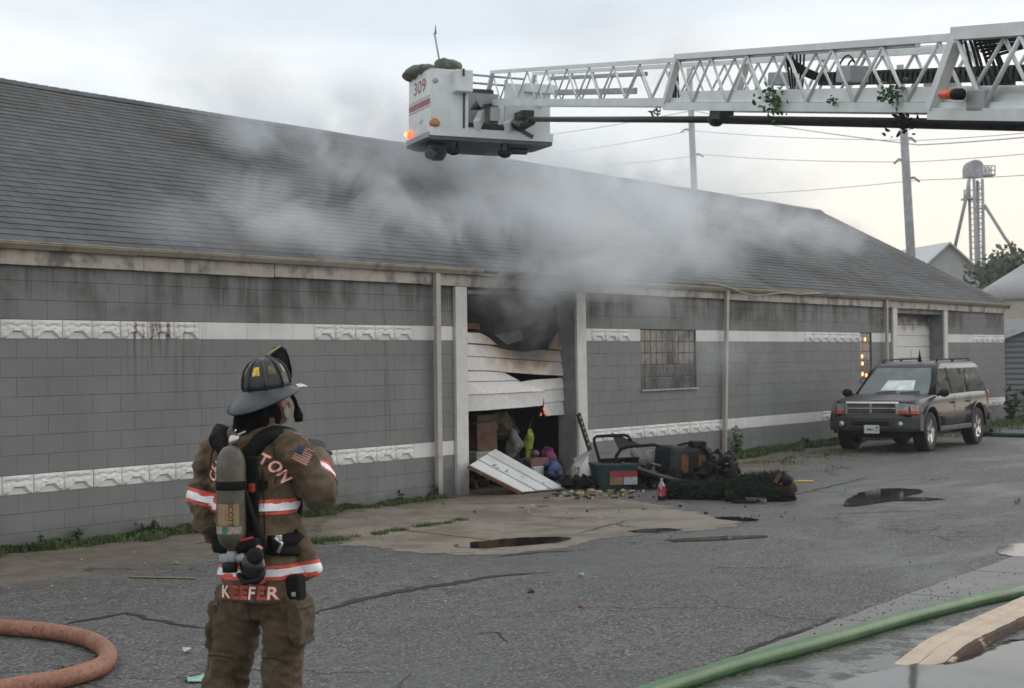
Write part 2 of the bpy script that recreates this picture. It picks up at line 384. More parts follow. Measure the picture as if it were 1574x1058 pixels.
# ================================================================ building
BX0, BX1 = 4.0, 43.35
bld = empty('block_building', ((BX0+BX1)/2, 0, 0), 'long low grey block building with white bands and smoking shingle roof', 'building')
CH = .2032; BL = .4064
def m_paint(name, c, band=False):
    m = NT(name); P = m.pos(); X, Y, Z = m.sep(P)
    a = m.noise(P, 1.3, 5, .6); f = m.noise(P, 45, 4, .7)
    col = m.mix(m.rng(a, .3, .7), tuple(x*.9 for x in c), tuple(x*1.08 for x in c))
    # run-off: streaky mildew under the eaves, each streak its own length
    s = m.noise(m.map(P, (3.2, 1, .28)), 1.0, 5, .62, .2); s2 = m.noise(m.map(P, (.55, 1, .7), loc=(4, 0, 0)), 1.0, 4, .6, .3); s3 = m.noise(m.map(P, (9, 1, .35)), 1.0, 3, .6)
    mil = m.math('MULTIPLY', m.rng(m.math('ADD', m.math('MULTIPLY', s, .55), m.math('MULTIPLY', s2, .6)), .5, .68), m.rng(m.math('ADD', Z, m.math('MULTIPLY', m.math('SUBTRACT', s2, .5), 1.6)), 2.3, 2.95))
    if band: mil = m.math('MULTIPLY', mil, .25)
    col = m.mix(m.math('MULTIPLY', mil, .9), col, (.036, .035, .03))
    # thin long runs down the wall
    run = m.math('MULTIPLY', m.rng(s3, .55, .72), m.rng(m.noise(m.map(P, (1.3, 1, .10)), 1, 3), .48, .62))
    col = m.mix(m.math('MULTIPLY', run, .5), col, (.045, .043, .04) if not band else (.22, .19, .16))
    # rust runs near X = 13.3
    rx = m.math('MULTIPLY', m.rng(X, 12.7, 12.95), m.rng(X, 14.0, 13.7)); rz = m.math('MULTIPLY', m.rng(Z, 1.2, 2.3), m.rng(Z, 2.46, 2.4))
    rr = m.math('MULTIPLY', m.math('MULTIPLY', rx, rz), m.rng(m.noise(m.map(P, (11, 1, .5)), 1, 3), .5, .6))
    col = m.mix(m.math('MULTIPLY', rr, .8 if band else .45), col, (.10, .062, .03) if band else (.05, .042, .036))
    chip = m.math('MULTIPLY', m.rng(m.noise(P, 7, 5, .75), .70, .735), m.rng(a, .48, .56)); col = m.mix(m.math('MULTIPLY', chip, .75), col, (.05, .048, .045))
    olive = m.math('MULTIPLY', m.rng(m.noise(m.map(P, (.7, 1, .8), loc=(9, 0, 3)), 1, 6, .7), .56, .66), m.rng(Z, 2.2, 2.7)); col = m.mix(m.math('MULTIPLY', olive, .0 if band else .55), col, (.085, .078, .058))
    # soot thrown round the burnt door
    dd = m.n('ShaderNodeVectorMath'); dd.operation = 'DISTANCE'; m.l(m.map(P, (.75, 0, 1)), dd.inputs[0]); dd.inputs[1].default_value = (20.9*.75, 0, 3.1)
    sot = m.rng(m.math('ADD', dd.outputs['Value'], m.math('MULTIPLY', s2, .9)), 2.1, 1.2)
    col = m.mix(m.math('MULTIPLY', sot, .8), col, (.03, .028, .026))
    # damp dirt splashed at the foot
    ft = m.rng(m.math('ADD', Z, m.math('MULTIPLY', a, .5)), .55, .25)
    col = m.mix(m.math('MULTIPLY', ft, .5), col, (.075, .07, .06))
    m.col(col); m.rough(.75); m.bump(f, .3, .003)
    return m.m
M_GREY = m_paint('grey_block_paint', (.176, .182, .180)); M_BAND = m_paint('white_band_paint', (.66, .65, .63), True)
# wall core with openings (joint plane behind the blocks)
D1 = (19.24, 22.22); W1 = (24.26, 26.24); W2 = (33.68, 34.33); D2 = (35.72, 38.75); WZ = (1.42, 2.438); DH1 = 3.0; DH2 = 2.9
core = MB()
def cw(x0, x1, z0, z1): core.box(((x0+x1)/2, .106, (z0+z1)/2), (x1-x0, .2, z1-z0))
cuts = [(BX0, D1[0]), (D1[1], W1[0]), (W1[1], W2[0]), (W2[1], D2[0]), (D2[1], BX1)]
for a, b in cuts: cw(a, b, -.1, 3.14)
cw(D1[0], D1[1], DH1, 3.14); cw(D2[0], D2[1], DH2, 3.14)
for w in (W1, W2): cw(w[0], w[1], -.1, WZ[0]); cw(w[0], w[1], WZ[1], 3.14)
core.build('wall', M_GREY, bld)
def blockmesh(w, h=CH, j=.002, d=.0035):
    m = MB(); x0, x1, z0, z1 = j/2, w-j/2, j/2, h-j/2; c = .0012; cz = .0042
    m.add([(x0, d, z0), (x1, d, z0), (x1, d, z1), (x0, d, z1), (x0+c, 0, z0+cz), (x1-c, 0, z0+cz), (x1-c, 0, z1-cz*.4), (x0+c, 0, z1-cz*.4)],
          [(4, 5, 6, 7), (0, 1, 5, 4), (1, 2, 6, 5), (2, 3, 7, 6), (3, 0, 4, 7)]); return m
def reliefmesh(w, var):
    m = MB(); nx, nz = 20, 12; vs = []; fs = []
    for k in range(nz+1):
        for i in range(nx+1):
            u = -1+2*i/nx; v = k/nz; x = .003+(w-.006)*i/nx; z = .003+(CH-.006)*v
            edge = min(1, (1-abs(u))*9)*min(1, min(v, 1-v)*9)
            arc = .14+.27*max(0, 1-(u/.62)**2)
            hgt = 0.
            if v > arc and v < .93:
                hgt = .028*(1-(v-arc)*.75)*(1-.5*abs(u)**2.2)
                hgt -= .014*max(0, 1-abs(v-.75+.28*abs(abs(u)-.45))*9)          # chevron groove
                hgt += .011*(noise.noise(Vector((u*3+var*7, v*4, var)))+.6*noise.noise(Vector((u*8+var, v*7, var*3))))
            elif abs(u) > .62 and v < .93: hgt = .02
            vs.append((x, -max(0, hgt)*edge, z))
    for k in range(nz):
        for i in range(nx): a = k*(nx+1)+i; fs.append((a, a+1, a+nx+2, a+nx+1))
    m.add(vs, fs); return m
BM = {}; RM = {}
def bmesh_for(w, mat):
    k = (round(w, 3), mat.name)
    if k not in BM: BM[k] = blockmesh(w).mesh('block', mat)
    return BM[k]
RMESH = [reliefmesh(BL, v).mesh('relief_block', M_BAND) for v in range(4)]
rest = MB(); restb = MB(); nind = 0
REL_LO = [(BX0, 18.2), (22.5, 27.05), (31.6, 33.1), (41.5, BX1)]; REL_UP = [(BX0, 14.1), (16.05, 18.05), (22.55, W1[0]), (26.6, 26.9), (30.9, 33.6), (41, BX1)]
for k in range(15):
    z = k*CH
    for (a, b) in [(BX0, D1[0]-.28), (D1[1]+.28, D2[0]-.28), (D2[1]+.28, BX1)]:
        if k == 14: pass
        x = a - (BL/2 if k % 2 else 0)
        while x < b-1e-4:
            x0, x1 = max(x, a), min(x+BL, b); x += BL
            if x1-x0 < .03: continue
            segs = [(x0, x1)]
            if WZ[0]-.01 <= z < WZ[1]-.01:
                for w in (W1, W2):
                    ns = []
                    for (p, q) in segs:
                        if q <= w[0] or p >= w[1]: ns.append((p, q)); continue
                        if p < w[0]-.02: ns.append((p, w[0]))
                        if q > w[1]+.02: ns.append((w[1], q))
                    segs = ns
            for (p, q) in segs:
                w = q-p; band = k in (3, 11)
                rel = band and w > .35 and any(s <= (p+q)/2 <= e for s, e in (REL_LO if k == 3 else REL_UP))
                yj = random.uniform(-.001, .001)
                if rel and p > 9:
                    o = inst('relief_block', RMESH[random.randrange(4)], bld, (p, yj-.001, z)); o.scale = (w/BL, 1, 1)
                elif 10.4 < p and q <= 18.97 and nind < 300:
                    o = inst('block', bmesh_for(w, M_BAND if band else M_GREY), bld, (p, yj, z), (random.uniform(-.004, .004), 0, random.uniform(-.002, .002))); nind += 1
                else:
                    t = restb if band else rest; mb = blockmesh(w)
                    t.add([(v.x+p, v.y+yj, v.z+z) for v in mb.v], [list(f) for f in mb.f])
tag(rest.build('grey_blockwork', M_GREY, bld), kind='stuff'); tag(restb.build('white_blockwork', M_BAND, bld), kind='stuff')
# end walls, rear wall, inner rooms
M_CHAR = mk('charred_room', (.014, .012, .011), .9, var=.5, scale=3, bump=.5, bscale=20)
sh = MB()
YB = 10.52
sh.box((BX1-.1, 5.36, 1.52), (.2, 10.3, 3.24)); sh.box((BX0+.1, 5.36, 1.52), (.2, 10.3, 3.24)); sh.box(((BX0+BX1)/2, YB, 1.52), (BX1-BX0, .2, 3.24))
for X in (BX0+.1, BX1-.1):
    sh.add([(X-.1, .2, 3.14), (X-.1, YB, 3.14), (X-.1, 5.28, 5.9), (X+.1, .2, 3.14), (X+.1, YB, 3.14), (X+.1, 5.28, 5.9)], [(0, 1, 2), (3, 5, 4), (0, 3, 4, 1), (1, 4, 5, 2), (2, 5, 3, 0)])
sh.build('end_wall', M_GREY, bld)
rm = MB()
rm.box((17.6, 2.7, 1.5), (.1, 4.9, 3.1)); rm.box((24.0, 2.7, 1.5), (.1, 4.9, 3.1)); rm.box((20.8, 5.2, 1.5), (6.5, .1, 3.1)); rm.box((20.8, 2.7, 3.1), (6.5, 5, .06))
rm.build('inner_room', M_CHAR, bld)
# door posts, frieze boards, gutter, downspouts
def m_trim(name, c, dirty, lo=.46, hi=.62):
    m = NT(name); P = m.pos(); a = m.noise(P, 2.5, 6, .65, .3); s = m.noise(m.map(P, (5, 5, .6)), 1, 4, .6); f = m.noise(P, 9, 5, .7)
    X, Y, Z = m.sep(P)
    col = m.mix(m.rng(f, .35, .65), tuple(x*.92 for x in c), tuple(min(1, x*1.05) for x in c))
    col = m.mix(m.math('MULTIPLY', m.rng(m.math('ADD', m.math('MULTIPLY', a, .7), m.math('MULTIPLY', s, .3)), lo, hi), .85), col, dirty)
    dd = m.n('ShaderNodeVectorMath'); dd.operation = 'DISTANCE'; m.l(m.map(P, (.7, 0, 1)), dd.inputs[0]); dd.inputs[1].default_value = (21*.7, 0, 3.0)
    col = m.mix(m.math('MULTIPLY', m.rng(m.math('ADD', dd.outputs['Value'], m.math('MULTIPLY', a, .8)), 1.75, .8), .85), col, (.04, .034, .03))
    col = m.mix(m.math('MULTIPLY', m.rng(m.math('ADD', Z, m.math('MULTIPLY', s, .35)), .5, .18), .7), col, (.09, .08, .065))
    m.col(col); m.rough(.6); m.bump(f, .15, .003); return m.m
M_POST = m_trim('white_post_paint', (.58, .57, .55), (.3, .28, .25), .6, .8)
M_FRIEZE = m_trim('peeling_fascia_paint', (.40, .36, .32), (.075, .07, .06))
M_GUT = m_trim('stained_gutter', (.36, .32, .25), (.13, .10, .075), .5, .68)
M_PIPE = m_trim('downspout_paint', (.40, .375, .34), (.28, .25, .22), .5, .75)
for x0, x1, x0t, x1t in [(D1[0]-.27, D1[0]+.005, D1[0]-.27, D1[0]+.005), (D1[1]-.005, D1[1]+.27, D1[1]-.03, D1[1]+.24), (D2[0]-.25, D2[0]+.005, D2[0]-.25, D2[0]+.005), (D2[1]-.005, D2[1]+.22, D2[1]-.005, D2[1]+.22)]:
    mb = MB(); mb.add([(x0, -.045, -.02), (x1, -.045, -.02), (x1t, -.045, 3.005), (x0t, -.045, 3.005), (x0, .005, -.02), (x1, .005, -.02), (x1t, .005, 3.005), (x0t, .005, 3.005)], [(0, 1, 2, 3), (7, 6, 5, 4), (0, 4, 5, 1), (1, 5, 6, 2), (2, 6, 7, 3), (3, 7, 4, 0)])
    mb.build('door_post', M_POST, bld)
for (x0, x1, z0, z1) in [(D1[0], D1[0]+.03, 0, 3), (D1[1]-.03, D1[1], 0, 3), (D2[0], D2[0]+.03, 0, 2.9), (D2[1]-.03, D2[1], 0, 2.9)]:
    MB().box(((x0+x1)/2, .16, (z0+z1)/2), (x1-x0+.0, .33, z1-z0)).build('door_reveal', mk('reveal_paint', (.2, .2, .195), .7), bld)
x = BX0; i = 0
for x1 in (7.2, 10.3, 13.05, 15.2, 18.2, 19.0, 22.6, 25.4, 27.3, 30.2, 33.4, 36.6, 39.8, BX1):
    a = random.uniform(-.006, .006)
    burnt = abs(x-19) < .1
    MB().box(((x+x1)/2, -.03-a*.3, 3.09+a), (x1-x-.008, .052, .165), Matrix.Rotation(random.uniform(-.0015, .0015), 3, 'Y'), bev=.004).build('fascia_board', M_FRIEZE, bld); x = x1
MB().box(((BX0+BX1)/2, -.06, 3.19), (BX1-BX0, .13, .02)).build('soffit', M_FRIEZE, bld)
def gut(x0, x1, zo0, zo1, n=10):
    mb = MB(); prof = [(-.055, .07), (-.055, 0), (-.12, 0), (-.135, .018), (-.15, .035), (-.165, .05), (-.165, .062), (-.175, .068), (-.175, .08), (-.165, .08), (-.16, .07), (-.145, .045), (-.118, .012), (-.065, .012), (-.065, .07)]
    rings = []
    for i in range(n+1):
        t = i/n; xx = lerp(x0, x1, t); zo = lerp(zo0, zo1, t) + .006*noise.noise(Vector((xx*.7, 0, 0)))
        rings.append([Vector((xx, y, 3.168+z+zo)) for y, z in prof])
    mb.loft(rings, True, 0, False); mb.build('gutter', M_GUT, bld)
gut(BX0, 12.9, .0, .0); gut(12.91, 19.5, .005, .012); gut(19.9, 23.2, .0, -.02); gut(23.21, 34.9, -.03, .0, 20); gut(34.91, BX1+.12, 0, 0)
mb = MB(); mb.tube([Vector((26.2+.5*i, -.19, z)) for i, z in enumerate([3.27, 3.26, 3.22, 3.14, 3.10, 3.12, 3.17, 3.19, 3.17, 3.2, 3.22])], .012, 6); mb.build('sagging_drip_edge', M_GUT, bld)
def spout(x, tilt, w=.075):
    mb = MB(); zt, zb = 3.17, H(x, 0)+.03
    mb.bar((x, -.1, zt), (x+tilt, -.075, zb+.02), w, .06, (0, -1, 0))
    o = mb.build('downspout', M_PIPE, bld)
    for z in (2.6, .62):
        t = (zt-z)/(zt-zb); MB().box((x+tilt*t, -.085, z), (w+.012, .075, .03)).build('strap', M_PIPE, o)
spout(18.46, .03, .10); spout(27.27, -.13, .085); spout(34.95, .03, .075)
# roof
RS = .52; RZ0 = 3.255; RY0 = -.13; RYR = 5.26
def rz(y): return RZ0 + RS*(y-RY0)
def sag(x, y): return .012*noise.noise(Vector((x*.5, y*.7, 2))) - .03*max(0, sin((x-8)*.16))*((y+.1)/5.3)
M_DECK = mk('roof_deck', (.03, .03, .03), .9)
rf = MB(); n = 24
for i in range(n):
    a, b = lerp(BX0-.2, BX1+.14, i/n), lerp(BX0-.2, BX1+.14, (i+1)/n)
    rf.add([(a, RY0, RZ0-.03), (b, RY0, RZ0-.03), (b, RYR, rz(RYR)-.045), (a, RYR, rz(RYR)-.045)], [(0, 1, 2, 3)])
    rf.add([(a, RYR, rz(RYR)-.045), (b, RYR, rz(RYR)-.045), (b, 2*RYR-RY0, RZ0-.03), (a, 2*RYR-RY0, RZ0-.03)], [(0, 1, 2, 3)])
roof = rf.build('roof', M_DECK, bld)
def m_shingle():
    m = NT('asphalt_shingle'); P = m.pos()
    gi = m.n('ShaderNodeNewGeometry'); oi = m.n('ShaderNodeObjectInfo')
    wn = m.n('ShaderNodeTexWhiteNoise'); wn.noise_dimensions = '3D'
    sn = m.n('ShaderNodeVectorMath'); sn.operation = 'SNAP'; m.l(P, sn.inputs[0]); sn.inputs[1].default_value = (.305, .1464, 50); m.l(sn.outputs[0], wn.inputs[0])
    a = m.noise(P, .55, 5, .6, .3); b = m.noise(P, 120, 3, .7); st = m.noise(m.map(P, (1.6, .25, 1)), 1, 4, .6)
    c = m.mix(m.rng(wn.outputs['Value'], 0, 1), (.068, .073, .077), (.094, .1, .104))
    c = m.mix(m.rng(a, .45, .7), c, (.05, .046, .042)); c = m.mix(m.rng(st, .6, .75), c, (.12, .12, .12))
    c = m.mix(m.rng(b, .62, .75), c, (.19, .19, .19)); c = m.mix(m.rng(b, .4, .3), c, (.025, .025, .027))
    m.col(c); m.rough(.88); m.bump(b, .5, .003); return m.m
M_SH = m_shingle()
EXP = .165; TW = .3048; sl_ = sqrt(1+RS*RS); dirv = Vector((0, 1/sl_, RS/sl_)); nrmv = Vector((0, -RS/sl_, 1/sl_))
def tabv(w):
    g_ = .004; L_ = EXP+.03
    return [Vector((g_, 0, 0))+nrmv*.004, Vector((w-g_, 0, 0))+nrmv*.004, Vector((w-g_, 0, 0))+nrmv*.0145, Vector((g_, 0, 0))+nrmv*.0145, Vector((w-g_, 0, 0))+dirv*L_+nrmv*.004, Vector((g_, 0, 0))+dirv*L_+nrmv*.004]
TF = [(0, 1, 2, 3), (3, 2, 4, 5), (0, 3, 5), (1, 4, 2)]
tm = MB(); tm.add(tabv(TW), TF); TABM = tm.mesh('shingle', M_SH)
sh = MB(); ncourse = int(sl_*(RYR-RY0)/EXP)+1; ntab = 0
for r in range(ncourse):
    y = RY0-.02 + r*EXP/sl_; x = BX0-.25 - random.choice((0, .1, .15, .2)) - (TW/2 if r % 2 else 0)
    if y > RYR-.02: break
    while x < BX1+.13:
        w = min(TW, BX1+.13-x)
        if w < .05: break
        z = rz(y)+sag(x, y)-.012; wob = random.uniform(-.007, .007)*(1 if r % 3 else 1.6); q = Vector((x, y+wob, z+wob*RS))
        if r < 13 and 11.0 < x and ntab < 300 and w == TW and x < 11.0+.305*23.2:
            o = inst('shingle', TABM, roof, q, (0, 0, random.uniform(-.012, .012))); ntab += 1
        else: sh.add([v+q for v in tabv(w)], TF)
        x += TW
tag(sh.build('shingle_courses', M_SH, roof), kind='stuff')
cap = MB()
xx = BX0-.2
while xx < BX1+.1:
    cap.add([Vector((xx, RYR-.16, rz(RYR-.16)+sag(xx, RYR)+.012)), Vector((xx+.2, RYR-.16, rz(RYR-.16)+sag(xx, RYR)+.02)), Vector((xx+.2, RYR, rz(RYR)+.03+sag(xx, RYR))), Vector((xx, RYR, rz(RYR)+.022+sag(xx, RYR))), Vector((xx+.2, RYR+.16, rz(RYR-.16)+sag(xx, RYR)+.02)), Vector((xx, RYR+.16, rz(RYR-.16)+sag(xx, RYR)+.012))], [(0, 1, 2, 3), (3, 2, 4, 5)]); xx += .19
cap.build('ridge_cap', M_SH, roof)
rk = MB(); rk.bar((BX1+.12, RY0, RZ0-.08), (BX1+.12, RYR, rz(RYR)-.08), .03, .14); rk.bar((BX1+.12, 2*RYR-RY0, RZ0-.08), (BX1+.12, RYR, rz(RYR)-.08), .03, .14); rk.build('rake_board', M_FRIEZE, roof)
# glass block windows
def m_gblock(name, c, c2, e=None):
    m = NT(name); v = m.obj(); w = m.n('ShaderNodeTexWave'); w.wave_type = 'BANDS'; w.bands_direction = 'X'; w.inputs['Scale'].default_value = 22; w.inputs['Distortion'].default_value = 3; w.inputs['Detail'].default_value = 2; w.inputs['Detail Scale'].default_value = 2; m.l(m.pos(), w.inputs['Vector'])
    nz = m.noise(m.map(m.pos(), (14, 14, 7)), 1, 3)
    m.col(m.mix(m.rng(m.math('ADD', m.math('MULTIPLY', w.outputs['Fac'], .3), m.math('MULTIPLY', nz, .7)), .35, .6), c, c2)); m.rough(.12); m.b.inputs['Coat Weight'].default_value = .3
    m.bump(w.outputs['Fac'], .35, .01)
    if e: m.b.inputs['Emission Color'].default_value = (*e, 1); m.b.inputs['Emission Strength'].default_value = 1.0
    return m.m
GB1 = m_gblock('glass_block', (.045, .047, .047), (.15, .155, .155)); GB2 = m_gblock('glass_block_dark', (.012, .012, .012), (.10, .105, .105)); GB3 = m_gblock('glass_block_warm_painted', (.05, .04, .03), (.2, .15, .1))  # third glass has a warm glow painted into its colour
M_MORT = mk('window_mortar', (.07, .072, .071), .8)
def gwin(w, z0, z1, nx, nz, dark):
    fr = MB(); fr.box(((w[0]+w[1])/2, .10, (z0+z1)/2), (w[1]-w[0], .06, z1-z0)); wnd = fr.build('glass_block_window', M_MORT, bld)
    MB().box(((w[0]+w[1])/2, -.004, z0-.016), (w[1]-w[0]+.03, .075, .03)).build('sill', mk('sill_grey', (.33, .33, .32), .7), wnd)
    bw, bh = (w[1]-w[0])/nx, (z1-z0)/nz; ms = {}
    for q in (0, 1, 2):
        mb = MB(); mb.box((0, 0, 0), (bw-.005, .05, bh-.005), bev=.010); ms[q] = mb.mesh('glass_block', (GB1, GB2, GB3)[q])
    for k in range(nz):
        for i in range(nx):
            q = 1 if (dark != 'lit' and k == 0 and i in dark) or (random.random() < .12) else 0
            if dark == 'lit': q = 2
            inst('glass_block', ms[q], wnd, (w[0]+bw*(i+.5), .055+random.uniform(-.002, .002), z0+bh*(k+.5)))
    return wnd
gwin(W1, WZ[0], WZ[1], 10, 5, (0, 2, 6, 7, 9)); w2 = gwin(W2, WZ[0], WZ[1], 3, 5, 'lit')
M_GLINT = emit('painted_glint_glow', (1, .5, .25), 1.1)  # glowing beads stand in for orange glints reflected in the glass, no lamps
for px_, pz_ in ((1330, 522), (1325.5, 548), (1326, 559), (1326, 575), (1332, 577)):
    q = atY(px_, pz_, .02); MB().sphere((q.x, .022, q.z), (.036, .012, .045)).build('painted_glint', M_GLINT, w2)
# far garage door
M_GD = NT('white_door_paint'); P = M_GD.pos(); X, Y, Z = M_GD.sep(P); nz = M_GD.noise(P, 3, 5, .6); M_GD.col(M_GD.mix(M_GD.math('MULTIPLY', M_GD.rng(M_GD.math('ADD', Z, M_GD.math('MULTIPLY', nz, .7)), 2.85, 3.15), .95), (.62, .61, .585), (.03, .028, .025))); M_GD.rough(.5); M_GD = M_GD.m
gd = MB(); gd.box(((D2[0]+D2[1])/2, .36, 1.45), (D2[1]-D2[0]-.06, .03, 2.9)); gdo = gd.build('garage_door', M_GD, bld)
for k in range(11):
    z = .04+.262*k; MB().box(((D2[0]+D2[1])/2, .335, z+.128), (D2[1]-D2[0]-.07, .03, .25), bev=.008).build('panel', M_GD, gdo)
# ================================================================ aerial ladder with its basket
M_WHITE = mk('ladder_white', (.70, .73, .72), .4, var=.08, scale=2.5, bump=.05)
M_WHITED = mk('ladder_grey', (.34, .36, .36), .5, var=.1, scale=3)
M_DARK = mk('dark_steel', (.035, .037, .038), .45, var=.25)
M_BLACK = mk('black_rubber', (.010, .010, .011), .65, var=.2, spec=.25)
M_RUST = mk('rust_brown', (.16, .07, .035), .8, var=.3, scale=12)
T0 = Vector((22.66, 1.975, 6.20)); AX = (Vector((12.99, -10.03, 3.86)) - T0).normalized()
LW = Vector((-AX.y, AX.x, 0)).normalized()
if LW.dot(Vector((.78, -.63, 0))) < 0: LW = -LW
LU = LW.cross(AX)
if LU.z < 0: LU = -LU
def LP(s, w, h): return T0 + AX*s + LW*w + LU*h
def textmesh(txt, size, bold=.0):
    cu = bpy.data.curves.new('txt', 'FONT'); cu.body = txt; cu.size = size; cu.offset = bold*size; cu.resolution_u = 3
    ob = bpy.data.objects.new('txt', cu); COL.objects.link(ob)
    dg = bpy.context.evaluated_depsgraph_get(); dg.update(); me = bpy.data.meshes.new_from_object(ob.evaluated_get(dg))
    vs = [v.co.copy() for v in me.vertices]; fs = [list(p.vertices) for p in me.polygons]
    bpy.data.objects.remove(ob); bpy.data.curves.remove(cu); bpy.data.meshes.remove(me)
    x0 = min(v.x for v in vs); x1 = max(v.x for v in vs); y0 = min(v.y for v in vs); y1 = max(v.y for v in vs)
    return [Vector((v.x-(x0+x1)/2, v.y-(y0+y1)/2, 0)) for v in vs], fs, x1-x0, y1-y0
lad = empty('aerial_ladder', LP(24, .45, -1.5), 'white aerial ladder boom ending in a basket marked 309 above the roof', 'aerial ladder')
def section(s0, s1, w0, w1, h0, h1, cb, ct, dg, hp, name, rung=.0):
    wm = (w0+w1)/2
    for w, nm in ((w0, 'near'), (w1, 'far')):
        mb = MB(); mb.bar(LP(s0-.28, w, h0+cb/2), LP(s1, w, h0+cb/2), .06, cb, LU); mb.build('bottom_chord', M_WHITE, lad)
        mb = MB(); mb.bar(LP(s0, w, h1-ct/2), LP(s1, w, h1-ct/2), .055, ct, LU); mb.build('top_chord', M_WHITE, lad)
        mb = MB(); mb.bar(LP(s0-.26, w, h0+cb), LP(s0+.06, w, h1-ct), dg*1.7, dg*1.9, LW)
        mb.build('end_post', M_WHITE, lad)
        s = s0+.08; k = 0; me = MB()
        while s+hp < s1:
            a, b = (h1-ct, h0+cb) if k % 2 == 0 else (h0+cb, h1-ct)
            dd = MB(); dd.tube([LP(s, w, a), LP(s+hp, w, b)], dg*.40, 8); dd.build('brace', M_WHITE, lad); s += hp; k += 1
    if rung:
        s = s0
        while s < s1:
            MB().tube([LP(s, w0, h0+cb*.6), LP(s, w1, h0+cb*.6)], .017, 6).build('rung', M_WHITED, lad); s += rung
section(0, 13.8, .06, .80, .02, .60, .10, .055, .036, .49, 's1', .36)
section(8.3, 18.5, 0, .90, -.03, .635, .09, .065, .042, .49, 's2', .36)
section(14.55, 26, -.05, 1.0, -.09, .68, .10, .105, .052, .46, 's3', .4)
# inner web of the second section: plate above the bottom chord
for w in (.02, .88):
    MB().bar(LP(8.5, w, .13), LP(18.5, w, .13), .02, .13, LU).build('web_plate', M_WHITE, lad)
    MB().bar(LP(14.7, w-.0, .10), LP(25.9, w, .10), .02, .16, LU).build('web_plate', M_WHITE, lad)
# waterway pipes under the ladder
mb = MB(); mb.tube([LP(.9, .45, -.19), LP(8.6, .45, -.125)], .042, 12); mb.build('waterway_pipe', M_DARK, lad)
mb = MB(); mb.tube([LP(8.5, .45, -.125), LP(26, .45, -.10)], .05, 12); mb.build('waterway_pipe', M_BLACK, lad)
mb = MB(); mb.lathe(LP(8.45, .45, -.125), [(.07, 0), (.085, .04), (.085, .14), (.065, .18)], 14, AX); mb.bar(LP(8.55, .45, -.06), LP(8.85, .45, -.06), .18, .12, LU); mb.build('pipe_clamp', M_DARK, lad)
mb = MB(); mb.bar(LP(15.3, .45, -.14), LP(15.7, .45, -.14), .16, .14, LU); mb.build('pipe_clamp', M_DARK, lad)
# cable chain, boxes, hoses
M_CHAIN = mk('black_plastic_chain', (.012, .012, .013), .55)
mb = MB(); s = 11.1
while s < 22:
    for h in (.27, .37): mb.bar(LP(s, .52, h), LP(s+.075, .52, h), .09, .035, LU)
    mb.bar(LP(s+.01, .5, .32), LP(s+.06, .5, .32), .05, .10, LU); s += .092
mb.build('cable_chain', M_CHAIN, lad)
def lbox(s, w, h, l, wd, ht, mat, name='junction_box'):
    mb = MB(); R = Matrix((AX, LW, LU)).transposed(); mb.box(LP(s, w, h), (l, wd, ht), R, bev=.012); return mb.build(name, mat, lad)
lbox(10.6, .30, .32, .3, .2, .14, M_WHITED); lbox(12.55, .1, .33, .3, .2, .16, M_WHITED); lbox(13.35, .6, .3, .35, .2, .16, M_WHITE); lbox(15.0, -.02, .07, .26, .12, .19, M_WHITED)
lbox(15.65, .3, .42, .6, .05, .2, M_WHITE, 'guard_plate'); lbox(14.35, .5, .22, .3, .25, .14, M_DARK); lbox(8.75, .1, .12, .16, .16, .12, M_WHITED, 'sheave')
lbox(3.2, .75, .48, 4.4, .05, .06, M_WHITED, 'hose_tray'); lbox(3.3, .72, .25, 3.6, .05, .09, M_WHITED, 'hose_tray'); lbox(7.0, .5, .3, .1, .1, .35, M_DARK, 'bracket')
mb = MB(); mb.lathe(LP(14.72, -.16, .12), [(.0, -.09), (.045, -.09), (.045, .07), (.03, .09), (0, .09)], 10, AX)
mb.build('amber_marker', mk('orange_lens', (.85, .13, .02), .25), lad); mb = MB(); mb.lathe(LP(14.86, -.16, .12), [(.045, -.05), (.05, -.03), (.05, .06), (.0, .08)], 10, AX); mb.build('marker_base', M_BLACK, lad)
def droop(a, b, sag_, r, n=10):
    hz = MB(); hz.tube([LP(*[lerp(a[i], b[i], t/n) - (sag_*4*(t/n)*(1-t/n) if i == 2 else 0) for i in range(3)]) for t in range(n+1)], r, 5); hz.build('hydraulic_hose', M_BLACK, lad)
for k in range(7): droop((14.55+.03*k, .05+.03*k, .62-.01*k), (14.9+.03*k, .0+.04*k, .12), -.05*random.random(), .014); droop((14.6+.04*k, .1, .6-.03*k), (16.2, .3+.02*k, .45+.02*k), -.05+.03*random.random(), .013)
for k in range(6): droop((11.05+.03*k, .1+.03*k, .58), (11.25+.05*k, .1, .16), -.03, .012); droop((11.1, .12, .55-.02*k), (11.7, .3, .33-.01*k), .04, .012)
for k in range(3): droop((6.9+.1*k, .5, .5), (7.05+.08*k, .5, .1), -.1, .012)
droop((12.6, .1, .42), (12.1, .25, .3), -.1, .01); droop((12.6, .1, .42), (12.0, .2, .32), -.14, .01)
